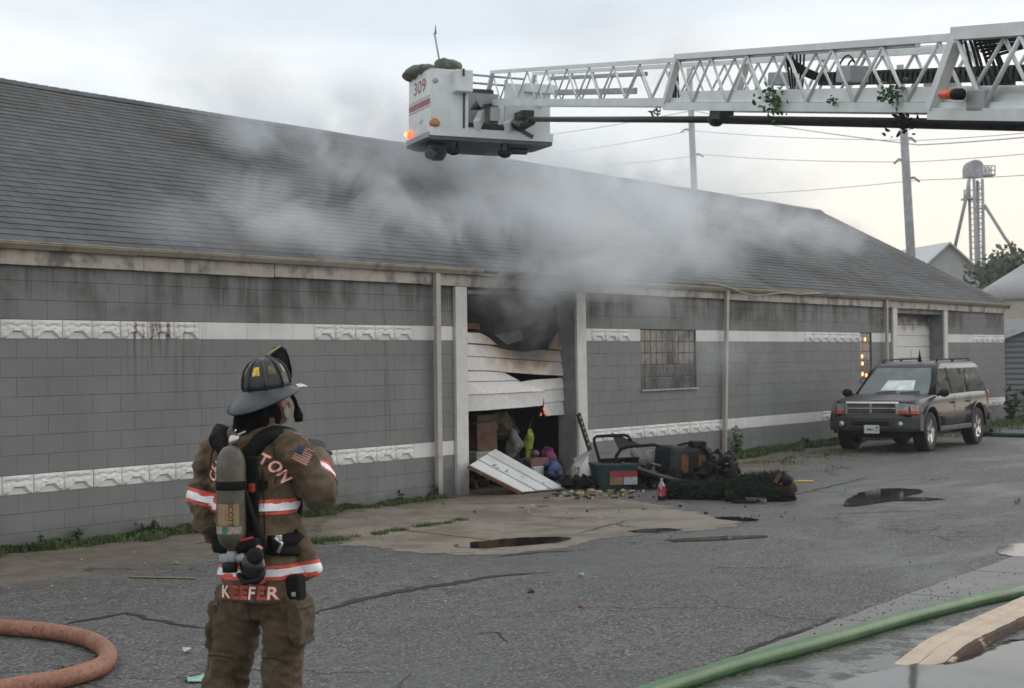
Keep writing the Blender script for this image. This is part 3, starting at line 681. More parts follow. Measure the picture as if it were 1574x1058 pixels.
# basket
C0 = Vector((21.49, 2.27, 5.66)); e1 = Vector((.82, -.5724, .0)); e1.normalize(); e2 = Vector((.5724, .82, 0)).normalized()
roll_ = Matrix.Rotation(radians(1.2), 3, e2)
def BP(a, b, h): return C0 + roll_ @ (e1*a + e2*b + Vector((0, 0, h)))
RB = roll_ @ Matrix((e1, e2, Vector((0, 0, 1)))).transposed()
bw_, bd_, bh_ = 2.08, 1.5, 1.06
fl = MB()
fl.slab([BP(-.03, -.04, -.0), BP(bw_+.03, -.04, 0), BP(bw_+.03, bd_*.55, 0), BP(bw_-.35, bd_+.1, 0), BP(.25, bd_+.1, 0), BP(-.03, bd_*.85, 0)], (0, 0, 1), .10)
basket = fl.build('basket', mk('basket_floor', (.10, .105, .105), .6, var=.2), lad)
def bpan(a0, b0, a1, b1, h0, h1, t=.03, mat=M_WHITE, name='side_panel'):
    mb = MB(); p, q = BP(a0, b0, (h0+h1)/2), BP(a1, b1, (h0+h1)/2); mb.bar(p, q, t, h1-h0, RB @ Vector((0, 0, 1))); return mb.build(name, mat, basket)
bpan(0, .0, 0, bd_*.8, .02, bh_); bpan(.015, 0, .58, 0, .02, bh_); bpan(1.30, 0, bw_, 0, .02, .9); bpan(bw_, 0.02, bw_, bd_*.55, .02, .9); bpan(.25, bd_, bw_-.35, bd_, .02, .9); bpan(0, bd_*.8, .25, bd_, .02, 1.0); bpan(bw_, bd_*.55, bw_-.35, bd_, .02, .9)
bpan(.57, -.02, .62, -.02, .03, bh_, .07, M_WHITE, 'corner_post'); bpan(1.27, -.02, 1.31, -.02, .03, .95, .06, M_WHITE, 'corner_post'); bpan(-.04, -.05, bw_+.04, -.05, -.04, .10, .02, M_WHITE, 'kick_plate'); bpan(-.05, -.05, -.05, bd_*.8, -.07, .02, .02, M_WHITED, 'kick_plate')
mb = MB(); mb.box(BP(.50, -.09, .86), (.30, .22, .36), RB, bev=.015); mb.build('control_box', M_WHITE, basket)
mb = MB(); mb.bar(BP(.48, -.21, .93), BP(.48, -.21, 1.05), .035, .02, e2); mb.build('latch', M_DARK, basket)
mb = MB(); mb.bar(BP(.55, -.025, .05), BP(.55, -.025, .75), .02, .025, e2); mb.build('hinge_strip', M_DARK, basket)
mb = MB(); mb.bar(BP(1.6, -.03, .84), BP(bw_+.1, -.03, .84), .12, .14); mb.build('locker', M_WHITE, basket)
mb = MB(); mb.tube([BP(.65, .1, 1.02), BP(1.6, -.05, .98)], .018, 8); mb.tube([BP(.65, .7, 1.0), BP(1.9, .5, .95)], .018, 8); mb.build('top_rail', M_WHITED, basket)
mb = MB(); mb.box(BP(.95, .6, .75), (.6, .3, .22), RB, bev=.02); mb.build('control_console', M_DARK, basket)
mb = MB(); mb.box(BP(.95, .5, .5), (.6, .5, .5), RB); mb.build('inner_step', M_WHITED, basket)
# ladder-to-basket links
mb = MB(); mb.bar(LP(-.2, .05, .02), BP(.75, -.1, .15), .10, .16); mb.bar(LP(-.2, .8, .02), BP(1.28, -.1, .15), .10, .16); mb.bar(LP(.3, .06, -.12), LP(-.3, .06, -.12), .16, .22); mb.bar(LP(.3, .8, -.12), LP(-.3, .8, -.12), .12, .2); mb.build('mount_arm', M_WHITE, lad)
mb = MB(); mb.tube([LP(1.1, .45, -.22), LP(.3, .5, -.34), BP(.8, .1, .12)], .07, 10); mb.bar(LP(.9, .45, -.1), LP(.4, .45, -.16), .2, .12); mb.bar(BP(1.35, -.06, .22), BP(1.75, -.06, .02), .06, .06); mb.build('swivel_elbow', M_DARK, lad)
for k in range(5): hz2 = None
mb = MB()
for k in range(6): mb.tube([BP(.66+.02*k, -.03, .42+.03*k), BP(.75, -.2-.02*k, .40), LP(-.2, .1+.03*k, .1)], .012, 5)
mb.build('cable_loom', M_BLACK, lad)
# turret nozzle slung under the floor, two floodlights
mb = MB(); mb.lathe(BP(.25, .45, -.1), [(.16, 0), (.18, -.06), (.15, -.2), (.1, -.28)], 14); mb.lathe(BP(.2, .35, -.24), [(.06, 0), (.07, .1), (.085, .42), (.06, .44)], 12, (-.75, -.3, -.2)); mb.build('turret_nozzle', M_DARK, basket)
for a in (.42, 1.32):
    mb = MB(); mb.bar(BP(a-.06, .1, -.1), BP(a-.06, .1, -.24), .02, .03); mb.bar(BP(a+.06, .1, -.1), BP(a+.06, .1, -.24), .02, .03); mb.lathe(BP(a, .1, -.2), [(.115, -.01), (.12, -.05), (.08, -.11), (.02, -.13)], 14); o = mb.build('floodlight', M_BLACK, basket)
mb = MB(); mb.lathe(BP(1.62, .25, -.18), [(.0, -.14), (.06, -.14), (.06, .14), (.0, .14)], 10, e1); mb.build('winch_drum', M_DARK, basket)
mb = MB(); mb.lathe(BP(.05, -.0, .16), [(.085, 0), (.085, .04), (.06, .075), (0, .085)], 14, -e2); mb.build('amber_light', mk('amber_lens', (.45, .19, .05), .2), basket)
mb = MB(); mb.lathe(BP(0, bd_*.7, .10), [(.075, 0), (.075, .05), (.05, .08), (0, .09)], 14, -e1); mb.build('red_light', emit('red_lamp_lit', (1, .09, .03), 1.3), basket)
mb = MB(); mb.sphere(BP(-.10, bd_*.72, .11), (.03, .03, .035)); mb.build('lamp_core', emit('lamp_core', (1, .5, .08), 1.3), basket)
mb = MB(); mb.lathe(BP(.06, -.0, .86), [(.045, 0), (.045, .03), (.0, .035)], 12, -e2); mb.build('fill_cap', M_WHITED, basket)
# number and stripes on the left end panel
M_RED = mk('red_vinyl', (.30, .045, .06), .4, var=.1)
def decal(vs, fs, a, h, nm, mat, sx=1):
    mb = MB(); mb.add([BP(-.019, a - v.x*sx, h + v.y) for v in vs], fs); mb.build(nm, mat, basket)
v_, f_, w_, h_ = textmesh('309', .30, .012); decal(v_, f_, .58, .84, 'number', M_RED, 1.55)
def stripe(h, t, nm='stripe'):
    decal([Vector((-.585, h-t/2-.0, 0)), Vector((.585, h-t/2, 0)), Vector((.585, h+t/2, 0)), Vector((-.585, h+t/2, 0))], [(0, 1, 2, 3)], .60, 0, nm, M_RED)
stripe(.62, .012); stripe(.535, .10); stripe(.45, .012)
decal([Vector((-.13, -.03, 0)), Vector((.0, -.005, 0)), Vector((.13, .03, 0)), Vector((.02, .03, 0)), Vector((-.09, .0, 0))], [(0, 1, 2, 3, 4)], .5, .24, 'maker_mark', M_WHITED)
# gear lying on the basket top and a pike pole
M_TARP = mk('olive_canvas', (.10, .105, .085), .85, c2=(.2, .2, .18), scale=9, bump=.4, bscale=30)
def lump(name, pts, r, mat, label, cat, seed, group=None):
    mb = MB()
    for p, q in zip(pts, r): mb.sphere(p, q, 12, 8, rot=Matrix.Rotation(seed*1.3, 3, 'Z'))
    for i, v in enumerate(mb.v): mb.v[i] = v + Vector((noise.noise(v*7+Vector((seed, 0, 0))), noise.noise(v*7+Vector((0, seed, 5))), noise.noise(v*9+Vector((4, 0, seed)))))*.035
    return tag(mb.build(name, mat, None, pts[0]), label, cat, group)
lump('folded_tarp', [BP(.03, .85, 1.13), BP(.06, .5, 1.13), BP(.02, 1.1, 1.11)], [(.2, .24, .12), (.16, .2, .09), (.15, .18, .11)], M_TARP, 'olive folded tarp lying on the left corner of the ladder basket', 'tarp', 1)
lump('gear_bag', [BP(.30, .2, 1.16), BP(.45, .12, 1.13)], [(.2, .13, .13), (.13, .1, .1)], M_TARP, 'grey green gear bag lying on the basket top beside the pole', 'bag', 2)
mb = MB(); mb.sphere(BP(-.05, 1.15, 1.2), (.05, .05, .04)); tag(mb.build('signal_glove', mk('lime_cloth', (.35, .6, .12), .8), None, BP(-.05, 1.15, 1.2)), 'small lime green cloth on the folded tarp', 'cloth')
mb = MB(); p = BP(.22, .2, 1.12); mb.tube([p, p + Vector((-.1, .02, .56)) - rt*.02], .014, 6); mb.lathe(p+Vector((-.1, .02, .54)), [(.02, 0), (.012, .1), (.002, .16)], 6); tag(mb.build('pike_pole', M_WHITED, None, p), 'thin pike pole sticking up from the basket gear', 'pole')
# torn leaves and twigs caught on the boom
M_LEAFV = mk('fresh_leaf', (.035, .085, .02), .55, c2=(.07, .15, .03), scale=30)
def leafclump(name, c, R, n, size, mat, label, cat, group=None, twig=True, drop=0):
    c = Vector(c); rnd = random.Random(int(abs(c.x)*100) % 999); mb = MB(); mb.tube([c+Vector((0, 0, R)), c, c+Vector((R*.3, 0, -R))], .006, 5)
    root = tag(mb.build(name, mk('twig_bark', (.06, .045, .03), .9), None, c), label, cat, group); mb = MB()
    for _ in range(int(n*2.2)):
        d = Vector((rnd.gauss(0, .5), rnd.gauss(0, .5), rnd.gauss(0, .5)-drop))*R; p = c+d
        u = Vector((rnd.gauss(0, 1), rnd.gauss(0, 1), rnd.gauss(0, 1))).normalized(); w = u.orthogonal().normalized()
        w = Matrix.Rotation(rnd.random()*6.3, 3, u) @ w; L_ = size*rnd.uniform(.6, 1.2); k = u.cross(w)*.15*L_
        mb.add([p, p+u*L_*.35+w*L_*.28+k, p+u*L_*.75+w*L_*.22+k, p+u*L_, p+u*L_*.75-w*L_*.22+k, p+u*L_*.35-w*L_*.28+k, p+u*L_*.5], [(0, 1, 6), (1, 2, 6), (2, 3, 6), (3, 4, 6), (4, 5, 6), (5, 0, 6)])
    tag(mb.build('leaves', mat, root), kind='stuff'); return root
gq = 'torn leafy twigs caught on the boom'
leafclump('leafy_twig', LP(11.25, -.1, .1), .13, 42, .07, M_LEAFV, 'large green leafy twig hanging below the left cable bundle of the boom', 'twig', gq, drop=.3)
leafclump('leafy_twig', LP(13.65, -.1, .16), .10, 26, .07, M_LEAFV, 'bright green leafy twig on the boom left of the orange marker', 'twig', gq, drop=.2)
leafclump('leafy_twig', LP(13.2, .3, -.1), .12, 34, .06, mk('dark_leaf', (.012, .02, .012), .7), 'dark leafy twig wedged between boom and black water pipe', 'twig', gq)
leafclump('leafy_twig', LP(7.0, .3, -.03), .07, 10, .06, mk('dry_leaf', (.13, .15, .06), .7), 'small pale leafy twig under the thin outer boom section', 'twig', gq)
leafclump('leafy_twig', LP(12.5, -.06, .07), .04, 7, .05, M_LEAFV, 'tiny green sprig between the two larger twigs on the boom', 'twig', gq)

# ================================================================ far background
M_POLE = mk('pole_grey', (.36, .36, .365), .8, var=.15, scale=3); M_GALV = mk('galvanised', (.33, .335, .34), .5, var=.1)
M_WIRE = mk('wire_grey', (.42, .425, .435), .6)  # far poles and wires coloured paler in place of thicker haze
def pole(b, h, r, lean, label, arms):
    o = empty('utility_pole', (b.x, b.y, 0), label, 'utility pole', 'utility poles behind the building')
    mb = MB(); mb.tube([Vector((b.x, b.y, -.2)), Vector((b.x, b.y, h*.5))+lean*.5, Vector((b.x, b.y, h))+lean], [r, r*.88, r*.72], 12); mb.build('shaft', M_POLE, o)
    for hh, d in arms:
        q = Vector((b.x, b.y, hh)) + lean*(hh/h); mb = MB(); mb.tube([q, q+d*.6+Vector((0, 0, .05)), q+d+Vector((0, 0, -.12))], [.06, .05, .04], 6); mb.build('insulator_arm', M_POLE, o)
    return o
pA = atD(1410, 400, 64); pB = atD(1076, 300, 92)
def hz_at(D, py, px=1400): return atD(px, py, D).z
pole(pA, hz_at(64, 100), .20, -rt*.55, 'nearer grey utility pole rising behind the right end of the roof', [(hz_at(64, 214), rt*.45), (hz_at(64, 247), -rt*.45), (hz_at(64, 275), rt*.5)])
pole(pB, hz_at(92, 105, 1080), .22, -rt*.5, 'farther pale utility pole behind the middle of the roof', [(hz_at(92, 200, 1080), -rt*.6), (hz_at(92, 238, 1080), rt*.6), (hz_at(92, 160, 1080), -rt*.5)])
def wire(label, px, r=.013):
    pts = [atD(*q) for q in px]; res = []
    for a, b in zip(pts[:-1], pts[1:]):
        sg = (b-a).length*.004
        res += [a.lerp(b, i/14) - Vector((0, 0, sg*4*(i/14)*(1-i/14))) for i in range(14)]
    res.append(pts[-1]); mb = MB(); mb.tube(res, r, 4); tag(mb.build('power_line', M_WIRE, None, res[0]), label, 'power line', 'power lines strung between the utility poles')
wire('lowest power line across the sky, ending lowest on the nearer pole', [(1720, 258, 50), (1412, 277, 64), (1088, 300, 92), (700, 322, 150)])
wire('power line second from the bottom, meeting the nearer pole on its left', [(1720, 222, 50), (1404, 249, 64), (1086, 238, 92), (760, 262, 150)])
wire('uppermost power line meeting the nearer pole on its right', [(1720, 190, 50), (1412, 216, 64), (1064, 201, 92), (760, 245, 150)])
wire('thin power line just under the uppermost one', [(1720, 196, 50), (1412, 223, 64), (1064, 170, 92), (760, 215, 150)], .02)
# grain elevator leg
D = 118; def_ = lambda px, py: atD(px, py, D)
o = empty('grain_elevator_tower', Vector((def_(1507, 440).x, def_(1507, 440).y, 0)), 'pale steel grain elevator tower with domed head and caged ladder', 'tower')
k = D/FPX; dv = fw*1.3; zb = -.2
def down(p): return Vector((p.x, p.y, zb))
for (a, b) in (((1497, 275), (1503, 430)), ((1510, 275), (1515, 430))):
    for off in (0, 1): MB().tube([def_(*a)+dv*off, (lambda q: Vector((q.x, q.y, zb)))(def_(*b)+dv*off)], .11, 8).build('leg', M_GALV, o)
mb = MB()
for py in range(290, 440, 9):
    a = def_(1498, py); b = def_(1513, py); mb.bar(a, b, .06, .06); mb.bar(a+dv, b+dv, .06, .06)
for py in range(282, 440, 5): mb.bar(def_(1503.5, py)-dv*.15, def_(1508.5, py)-dv*.15, .05, .05)
for px in (1503.5, 1508.5): mb.bar(def_(px, 280)-dv*.15, def_(px, 440)-dv*.15, .06, .06)
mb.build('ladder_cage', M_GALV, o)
hd = MB(); q = [def_(1487+.0, 272), def_(1512, 272)]
prof = [(1487, 272), (1487, 258), (1489, 251), (1494, 247), (1500, 245.5), (1506, 247), (1511, 251), (1511.5, 272)]
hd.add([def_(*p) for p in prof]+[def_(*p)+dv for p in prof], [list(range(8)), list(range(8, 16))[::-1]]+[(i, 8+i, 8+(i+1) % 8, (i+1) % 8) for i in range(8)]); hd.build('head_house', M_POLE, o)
pf = MB(); a = def_(1511, 269); b = def_(1530, 269); pf.bar(a+dv*.5, b+dv*.5, 1.3, .12)
for px in (1514, 1519, 1524, 1529.5): pf.bar(def_(px, 269), def_(px, 255), .07, .07); pf.bar(def_(px, 269)+dv, def_(px, 255)+dv, .07, .07)
for py in (255, 262): pf.bar(def_(1511, py), def_(1530, py), .07, .07); pf.bar(def_(1511, py)+dv, def_(1530, py)+dv, .07, .07)
pf.build('platform', M_GALV, o); pf = MB(); pf.bar(def_(1484, 305)+dv*.5, def_(1506, 305)+dv*.5, 1.2, .12); pf.bar(def_(1482, 305), def_(1482, 292), .07, .07); pf.bar(def_(1482, 293), def_(1492, 293), .07, .07); pf.bar(def_(1497, 321), def_(1514, 321), .3, .12); pf.build('platform', M_GALV, o)
mb = MB(); mb.tube([def_(1490, 274), def_(1486, 300), def_(1466, 388)], .13, 8); mb.build('spout', M_GALV, o)
mb = MB(); mb.tube([def_(1513, 315), def_(1545, 366), def_(1578, 410)], .12, 8); mb.build('spout', M_GALV, o)
# gabled grain store
M_STORE = mk('pale_metal_siding', (.42, .42, .41), .55, var=.06, scale=2)
D = 100
rid0, rid1 = def_s = atD(1370, 383, D), atD(1457, 374, 92)
o = empty('grain_store', Vector((rid1.x, rid1.y, 0)), 'pale gabled metal store behind the right end of the roof', 'building')
gd_ = Vector((rid1.x-rid0.x, rid1.y-rid0.y, 0)).normalized(); gp = Vector((gd_.y, -gd_.x, 0))
if gp.dot(rt) < 0: gp = -gp
W_ = 5.6; hR = rid1.z; hE = hR-4.8
A0 = Vector((rid1.x, rid1.y, 0)) - gd_*22; A1 = Vector((rid1.x, rid1.y, 0))
mb = MB(); z_ = lambda p, h: Vector((p.x, p.y, h))
mb.add([z_(A1-gp*W_, -.2), z_(A1+gp*W_, -.2), z_(A1+gp*W_, hE), z_(A1, hR), z_(A1-gp*W_, hE), z_(A0-gp*W_, -.2), z_(A0+gp*W_, -.2), z_(A0+gp*W_, hE), z_(A0, hR), z_(A0-gp*W_, hE)], [(0, 1, 2, 3, 4), (9, 8, 7, 6, 5), (0, 4, 9, 5), (1, 6, 7, 2)]); mb.build('wall', M_STORE, o)
mb = MB(); E1 = gd_*.3
for sg in (-1, 1): mb.slab([z_(A1+E1+gp*sg*(W_+.3), hE-.22), z_(A1+E1, hR+.06), z_(A0-E1, hR+.06), z_(A0-E1+gp*sg*(W_+.3), hE-.22)], (0, 0, 1), .1)
mb.build('roof', mk('pale_metal_roof', (.5, .52, .53), .45, var=.06), o)
# round grain bin
D = 75; cb_ = atD(1592, 480, D); R_ = 3.1
o = empty('grain_bin', Vector((cb_.x, cb_.y, 0)), 'pale round grain bin with conical roof at the right edge', 'grain bin')
mb = MB(); zt = atD(1570, 462, D).z
prof = [(R_, 0)]
for i in range(24): prof += [(R_+(.03 if i % 2 else 0), zt*(i+1)/24)]
mb.lathe((cb_.x, cb_.y, 0), prof, 40, cap=False); mb.build('wall', mk('bin_steel', (.42, .38, .32), .5, var=.08), o)
mb = MB(); mb.lathe((cb_.x, cb_.y, zt), [(R_+.15, -.03), (R_*.5, 1.0), (.35, 1.75), (.3, 1.95), (0, 2.0)], 40); mb.build('roof', mk('bin_roof', (.36, .36, .36), .5, var=.06), o)
# shed with lap siding behind the right corner
S0 = Vector((47.0, 5.2, 0)); M_SID = mk('grey_lap_siding', (.17, .175, .185), .6, var=.06); M_SHT = mk('shed_trim', (.5, .5, .5), .6)
fc = atD(1549, 600, 41.5)
o = empty('shed', (48.5, 1.0, 0), 'small grey shed with lap siding at the right edge beyond the wall', 'shed')
# gable end faces the camera: plane through (46.2, .2), running along (.75, -.66)
gx = Vector((.6, -.8, 0)).normalized(); gy = Vector((.8, .6, 0)); P0 = Vector((45.3, 1.9, 0))
def SP(a, b, h): return P0 + gx*a + gy*b + Vector((0, 0, h))
hw, he = 5.0, 2.05; pk = 2.6; n = 22
slope = .36
mb = MB(); mb.add([SP(0, 0, -.1), SP(hw, 0, -.1), SP(hw, 0, he), SP(hw/2, 0, he+slope*hw/2), SP(0, 0, he), SP(0, 4, -.1), SP(hw, 4, -.1), SP(hw, 4, he), SP(hw/2, 4, he+slope*hw/2), SP(0, 4, he)], [(0, 1, 2, 3, 4), (9, 8, 7, 6, 5), (0, 4, 9, 5), (1, 6, 7, 2)]); mb.build('wall', M_SID, o)
h = 0.05
while h < he+slope*hw/2-.1:
    x0 = .0 if h+.15 < he else (h+.15-he)/slope
    mb = MB(); a, b = x0, hw-x0
    mb.add([SP(a, -.06, h), SP(b, -.06, h), SP(b, -.008, h+.15), SP(a, -.008, h+.15), SP(a, 0, h), SP(b, 0, h)], [(0, 1, 2, 3), (0, 4, 5, 1)]); mb.build('siding_board', M_SID, o); h += .15
mb = MB()
for sg in (0, 1):
    a0, a1 = (hw/2, -.25) if sg == 0 else (hw/2, hw+.25); zr, ze = he+slope*hw/2+.03, he-slope*.25+.03
    mb.slab([SP(a0, -.2, zr), SP(a1, -.2, ze), SP(a1, 4.2, ze), SP(a0, 4.2, zr)], (0, 0, 1), .05)
mb.build('roof', mk('shed_roof', (.2, .2, .2), .7), o)
mb = MB(); mb.bar(SP(hw/2, -.22, he+slope*hw/2-.03), SP(-.25, -.22, he-slope*.25-.03), .03, .17); mb.bar(SP(hw/2, -.22, he+slope*hw/2-.03), SP(hw+.25, -.22, he-slope*.25-.03), .03, .17); mb.build('rake_trim', M_SHT, o)
# trees
def tree(b, h, R, label, mat, seed, n=2600, size=.42, base=.25):
    rnd = random.Random(seed); o = empty('tree', (b.x, b.y, 0), label, 'tree', 'trees beyond the grain tower')
    tb = MB(); tops = []
    tb.tube([Vector((b.x, b.y, -.1)), Vector((b.x+.1, b.y, h*.35)), Vector((b.x, b.y, h*.75))], [h*.03, h*.022, h*.008], 8)
    for _ in range(13):
        a = rnd.random()*6.3; hh = rnd.uniform(base, .8)*h; rr = R*rnd.uniform(.35, .95)*(1-.55*abs(hh/h-.5))
        q = Vector((b.x+cos(a)*rr, b.y+sin(a)*rr, min(h*.97, hh+rr*.45))); tb.tube([Vector((b.x, b.y, hh*.8)), Vector((b.x, b.y, hh*.8)).lerp(q, .5)+Vector((0, 0, .2)), q], [h*.012, h*.007, h*.003], 6); tops.append((q, R*rnd.uniform(.22, .42)))
    tops.append((Vector((b.x, b.y, h*.88)), R*.35)); tb.build('trunk', mk('bark', (.08, .065, .05), .9), o)
    mb = MB()
    for _ in range(n):
        c, r = rnd.choice(tops); d = Vector((rnd.gauss(0, 1), rnd.gauss(0, 1), rnd.gauss(0, .8))).normalized()*r*rnd.random()**.4; p = c+d
        u = Vector((rnd.gauss(0, 1), rnd.gauss(0, 1), rnd.gauss(0, 1))).normalized(); w = u.orthogonal(); s = size*rnd.uniform(.5, 1.2)
        mb.add([p, p+u*s*.5+w*s*.35, p+u*s, p+u*s*.5-w*s*.35], [(0, 1, 2, 3)])
    mb.build('crown', mat, o)
M_TREE = mk('tree_leaves', (.045, .062, .03), .7, c2=(.08, .1, .05), scale=2)
for (px, py, D, R, s, lb) in ((1548, 372, 86, 2.6, 3, 'dark leafy tree in front of the grain tower, tallest of the group'), (1525, 394, 84, 2.0, 4, 'leafy tree at the foot of the grain tower, left of the tallest'), (1590, 392, 80, 2.4, 5, 'leafy tree cut by the right edge of the picture'), (1482, 410, 120, 1.6, 6, 'small tree peeping over the pale gabled store')):
    q = atD(px, py, D); tree(Vector((q.x, q.y, 0)), q.z, R, lb, M_TREE, s, 2200, .34)
for i, (px, D, h, R) in enumerate(((1640, 140, 9, 5), (1700, 120, 8, 4), (1800, 150, 10, 6), (1950, 120, 10, 6), (2150, 90, 10, 6), (2400, 66, 10, 5.5), (2700, 56, 11, 5.5), (3100, 50, 10, 5.5))):  # last three are out of view, added to darken reflections in the car
    q = atD(px, 560, D); tree(Vector((q.x, q.y, 0)), h, R, ['broad', 'low', 'tall', 'wide', 'distant', 'added dense', 'added bushy', 'added heavy'][i]+' tree standing farther along beyond the right edge', M_TREE, 20+i, 1500, .6)
# ================================================================ parked car
CP = (G(1427, 692.5)+G(1496.5, 682.5))/2 + Vector((-.07, .75, 0))
car = empty('parked_car', (CP.x, CP.y, H(CP.x, CP.y)), 'dark grey off-road car parked facing left in front of the far garage door', 'car', local=True, rz=pi+.02)
car.scale = (.94, .94, .94)
M_CARP = NT('car_paint'); v = M_CARP.obj(); M_CARP.col(M_CARP.mix(M_CARP.noise(v, 3, 3), (.013, .014, .018), (.019, .02, .026))); M_CARP.rough(.3); M_CARP.b.inputs['Specular IOR Level'].default_value = .27; M_CARP.b.inputs['Metallic'].default_value = .0; M_CARP.b.inputs['Coat Weight'].default_value = .04; M_CARP.b.inputs['Coat Roughness'].default_value = .08; M_CARP = M_CARP.m
M_PLAS = mk('grey_bumper', (.045, .045, .048), .55, var=.1); M_CHROME = mk('chrome', (.62, .62, .62), .18, 1., var=.05); M_RIM = mk('alloy_rim', (.5, .5, .5), .3, .9, var=.06)
M_TYRE = mk('tyre_rubber', (.016, .016, .016), .8, var=.2, bump=.3, bscale=40); M_CABIN = mk('dark_cabin', (.012, .013, .013), .8)
gl = NT('tinted_glass'); gl.b.inputs['Base Color'].default_value = (.35, .4, .38, 1); gl.b.inputs['Roughness'].default_value = .03; gl.b.inputs['Transmission Weight'].default_value = .75; gl.b.inputs['IOR'].default_value = 1.12; gl.b.inputs['Coat Weight'].default_value = .8; gl.b.inputs['Coat Roughness'].default_value = .02; M_CGL = gl.m
def ring_low(x, w, zb, zt, cr=.02):
    half = [(0, zb), (.80*w, zb), (.97*w, zb+.09), (w, .62), (w*.995, .80), (w*.975, .92), (w*.955, zt-.045), (w*.90, zt-.008), (w*.80, zt), (w*.4, zt+cr*.8), (0, zt+cr)]
    return [Vector((x, y, z)) for y, z in half] + [Vector((x, -y, z)) for y, z in half[-2:0:-1]]
st = [(2.30, .66, .58, .93), (2.27, .78, .50, .975), (2.14, .855, .43, 1.015), (1.85, .895, .40, 1.05), (1.47, .905, .40, 1.08), (1.12, .91, .37, 1.115), (.5, .912, .36, 1.125), (-.5, .912, .36, 1.13), (-1.47, .912, .38, 1.14), (-2.1, .90, .44, 1.14), (-2.34, .87, .50, 1.13), (-2.40, .80, .56, 1.09)]
lb = MB(); lb.loft([ring_low(*s) for s in st], True, 0, True)
bodyme = lb.mesh('body_raw', M_CARP); bo = bpy.data.objects.new('body_raw', bodyme); COL.objects.link(bo)
cut = MB()
for x in (1.47, -1.47):
    for sy in (-1, 1): cut.lathe((x, sy*.62, .42), [(.44, 0), (.44, .5)], 28, (0, sy, 0), smooth=False)
co = bpy.data.objects.new('cut', cut.mesh('cut', M_CABIN)); COL.objects.link(co)
md = bo.modifiers.new('b', 'BOOLEAN'); md.operation = 'DIFFERENCE'; md.object = co; md.solver = 'EXACT'
dg = bpy.context.evaluated_depsgraph_get(); dg.update(); me2 = bpy.data.meshes.new_from_object(bo.evaluated_get(dg)); me2.name = 'body'
bpy.data.objects.remove(bo); bpy.data.objects.remove(co)
body = bpy.data.objects.new('body', me2); COL.objects.link(body); body.parent = car; OFF['body'] = Vector()
def rrect(xf, xr, hw, rad, z, bow=.0, n=5):
    pts = []
    for (cx_, cy_, a0) in ((xf-rad, hw-rad, 0), (xr+rad, hw-rad, 90), (xr+rad, -hw+rad, 180), (xf-rad, -hw+rad, 270)):
        for i in range(n+1):
            a = radians(a0+90*i/n); pts.append(Vector((cx_+rad*cos(a) + (bow*(1-((cy_+rad*sin(a))/hw)**2) if a0 in (0, 270) else 0), cy_+rad*sin(a), z)))
    return pts
gh = MB(); gh.loft([rrect(1.16, -2.37, .845, .10, 1.08), rrect(.40, -2.20, .69, .10, 1.66), rrect(.26, -2.13, .655, .14, 1.72), rrect(.10, -2.02, .58, .18, 1.755), rrect(-.25, -1.75, .35, .2, 1.775)], True, 0, True)
gh.build('cabin_shell', M_CARP, car)
def side(x, t, sy, o): return Vector((x, sy*(lerp(.845, .69, t)+o), lerp(1.08, 1.66, t)))
for sy in (-1, 1):
    for q in ([(.98, .07), (.02, .07), (.02, .93), (.38, .93), (.46, .90)], [(-.06, .07), (-.92, .07), (-1.0, .93), (-.06, .93)], [(-1.02, .07), (-2.16, .10), (-2.20, .2), (-2.06, .93), (-1.09, .93)]):
        w = MB(); w.slab([side(x, t, sy, .007) for x, t in q], (0, sy, .26), .012); w.build('side_window', M_CABIN, car) if False else w.build('side_window', mk('side_glass', (.03, .034, .035), .12, var=.05, spec=.4), car)
    MB().bar(side(.0, .05, sy, .004), side(.0, .95, sy, .004), .02, .05, (1, 0, 0)).build('pillar_trim', M_CABIN, car)
def fr(y, t, o): return Vector((lerp(1.16, .40, t)+o*.6, y*lerp(.80, .62, t), lerp(1.08, 1.66, t)+o*.8))
MB().slab([fr(y, t, .012) for y, t in ((-.93, .05), (.93, .05), (.95, .5), (.90, .94), (-.90, .94), (-.95, .5))], (.6, 0, .8), .016).build('windscreen', mk('windscreen_glass', (.10, .125, .12), .05, var=.2, scale=2, spec=.9), car)
wp = MB()
for y in (-.45, .2): wp.bar(fr(y, .06, .03), fr(y+.5, .12, .03), .02, .015)
wp.build('wiper', M_BLACK, car)
MB().slab([Vector((lerp(-2.37, -2.20, t)-.012, y, lerp(1.08, 1.66, t))) for y, t in ((-.68, .1), (.68, .1), (.58, .9), (-.58, .9))], (-1, 0, .2), .012).build('rear_window', mk('side_glass', (.03, .03, .03), .06), car)
sc_ = MB(); sc_.slab([fr(y, t, .020) for y, t in ((-.38, .16), (.52, .16), (.50, .50), (-.30, .50))], (.6, 0, .8), .005)
sun_o = sc_.build('windscreen_card', mk('white_card', (.75, .8, .77), .6)); sun_o.matrix_world = Matrix.Translation(car.location) @ Matrix.Rotation(pi+.02, 4, 'Z') @ Matrix.Scale(.94, 4); tag(sun_o, 'white card lying against the windscreen of the dark car', 'card')
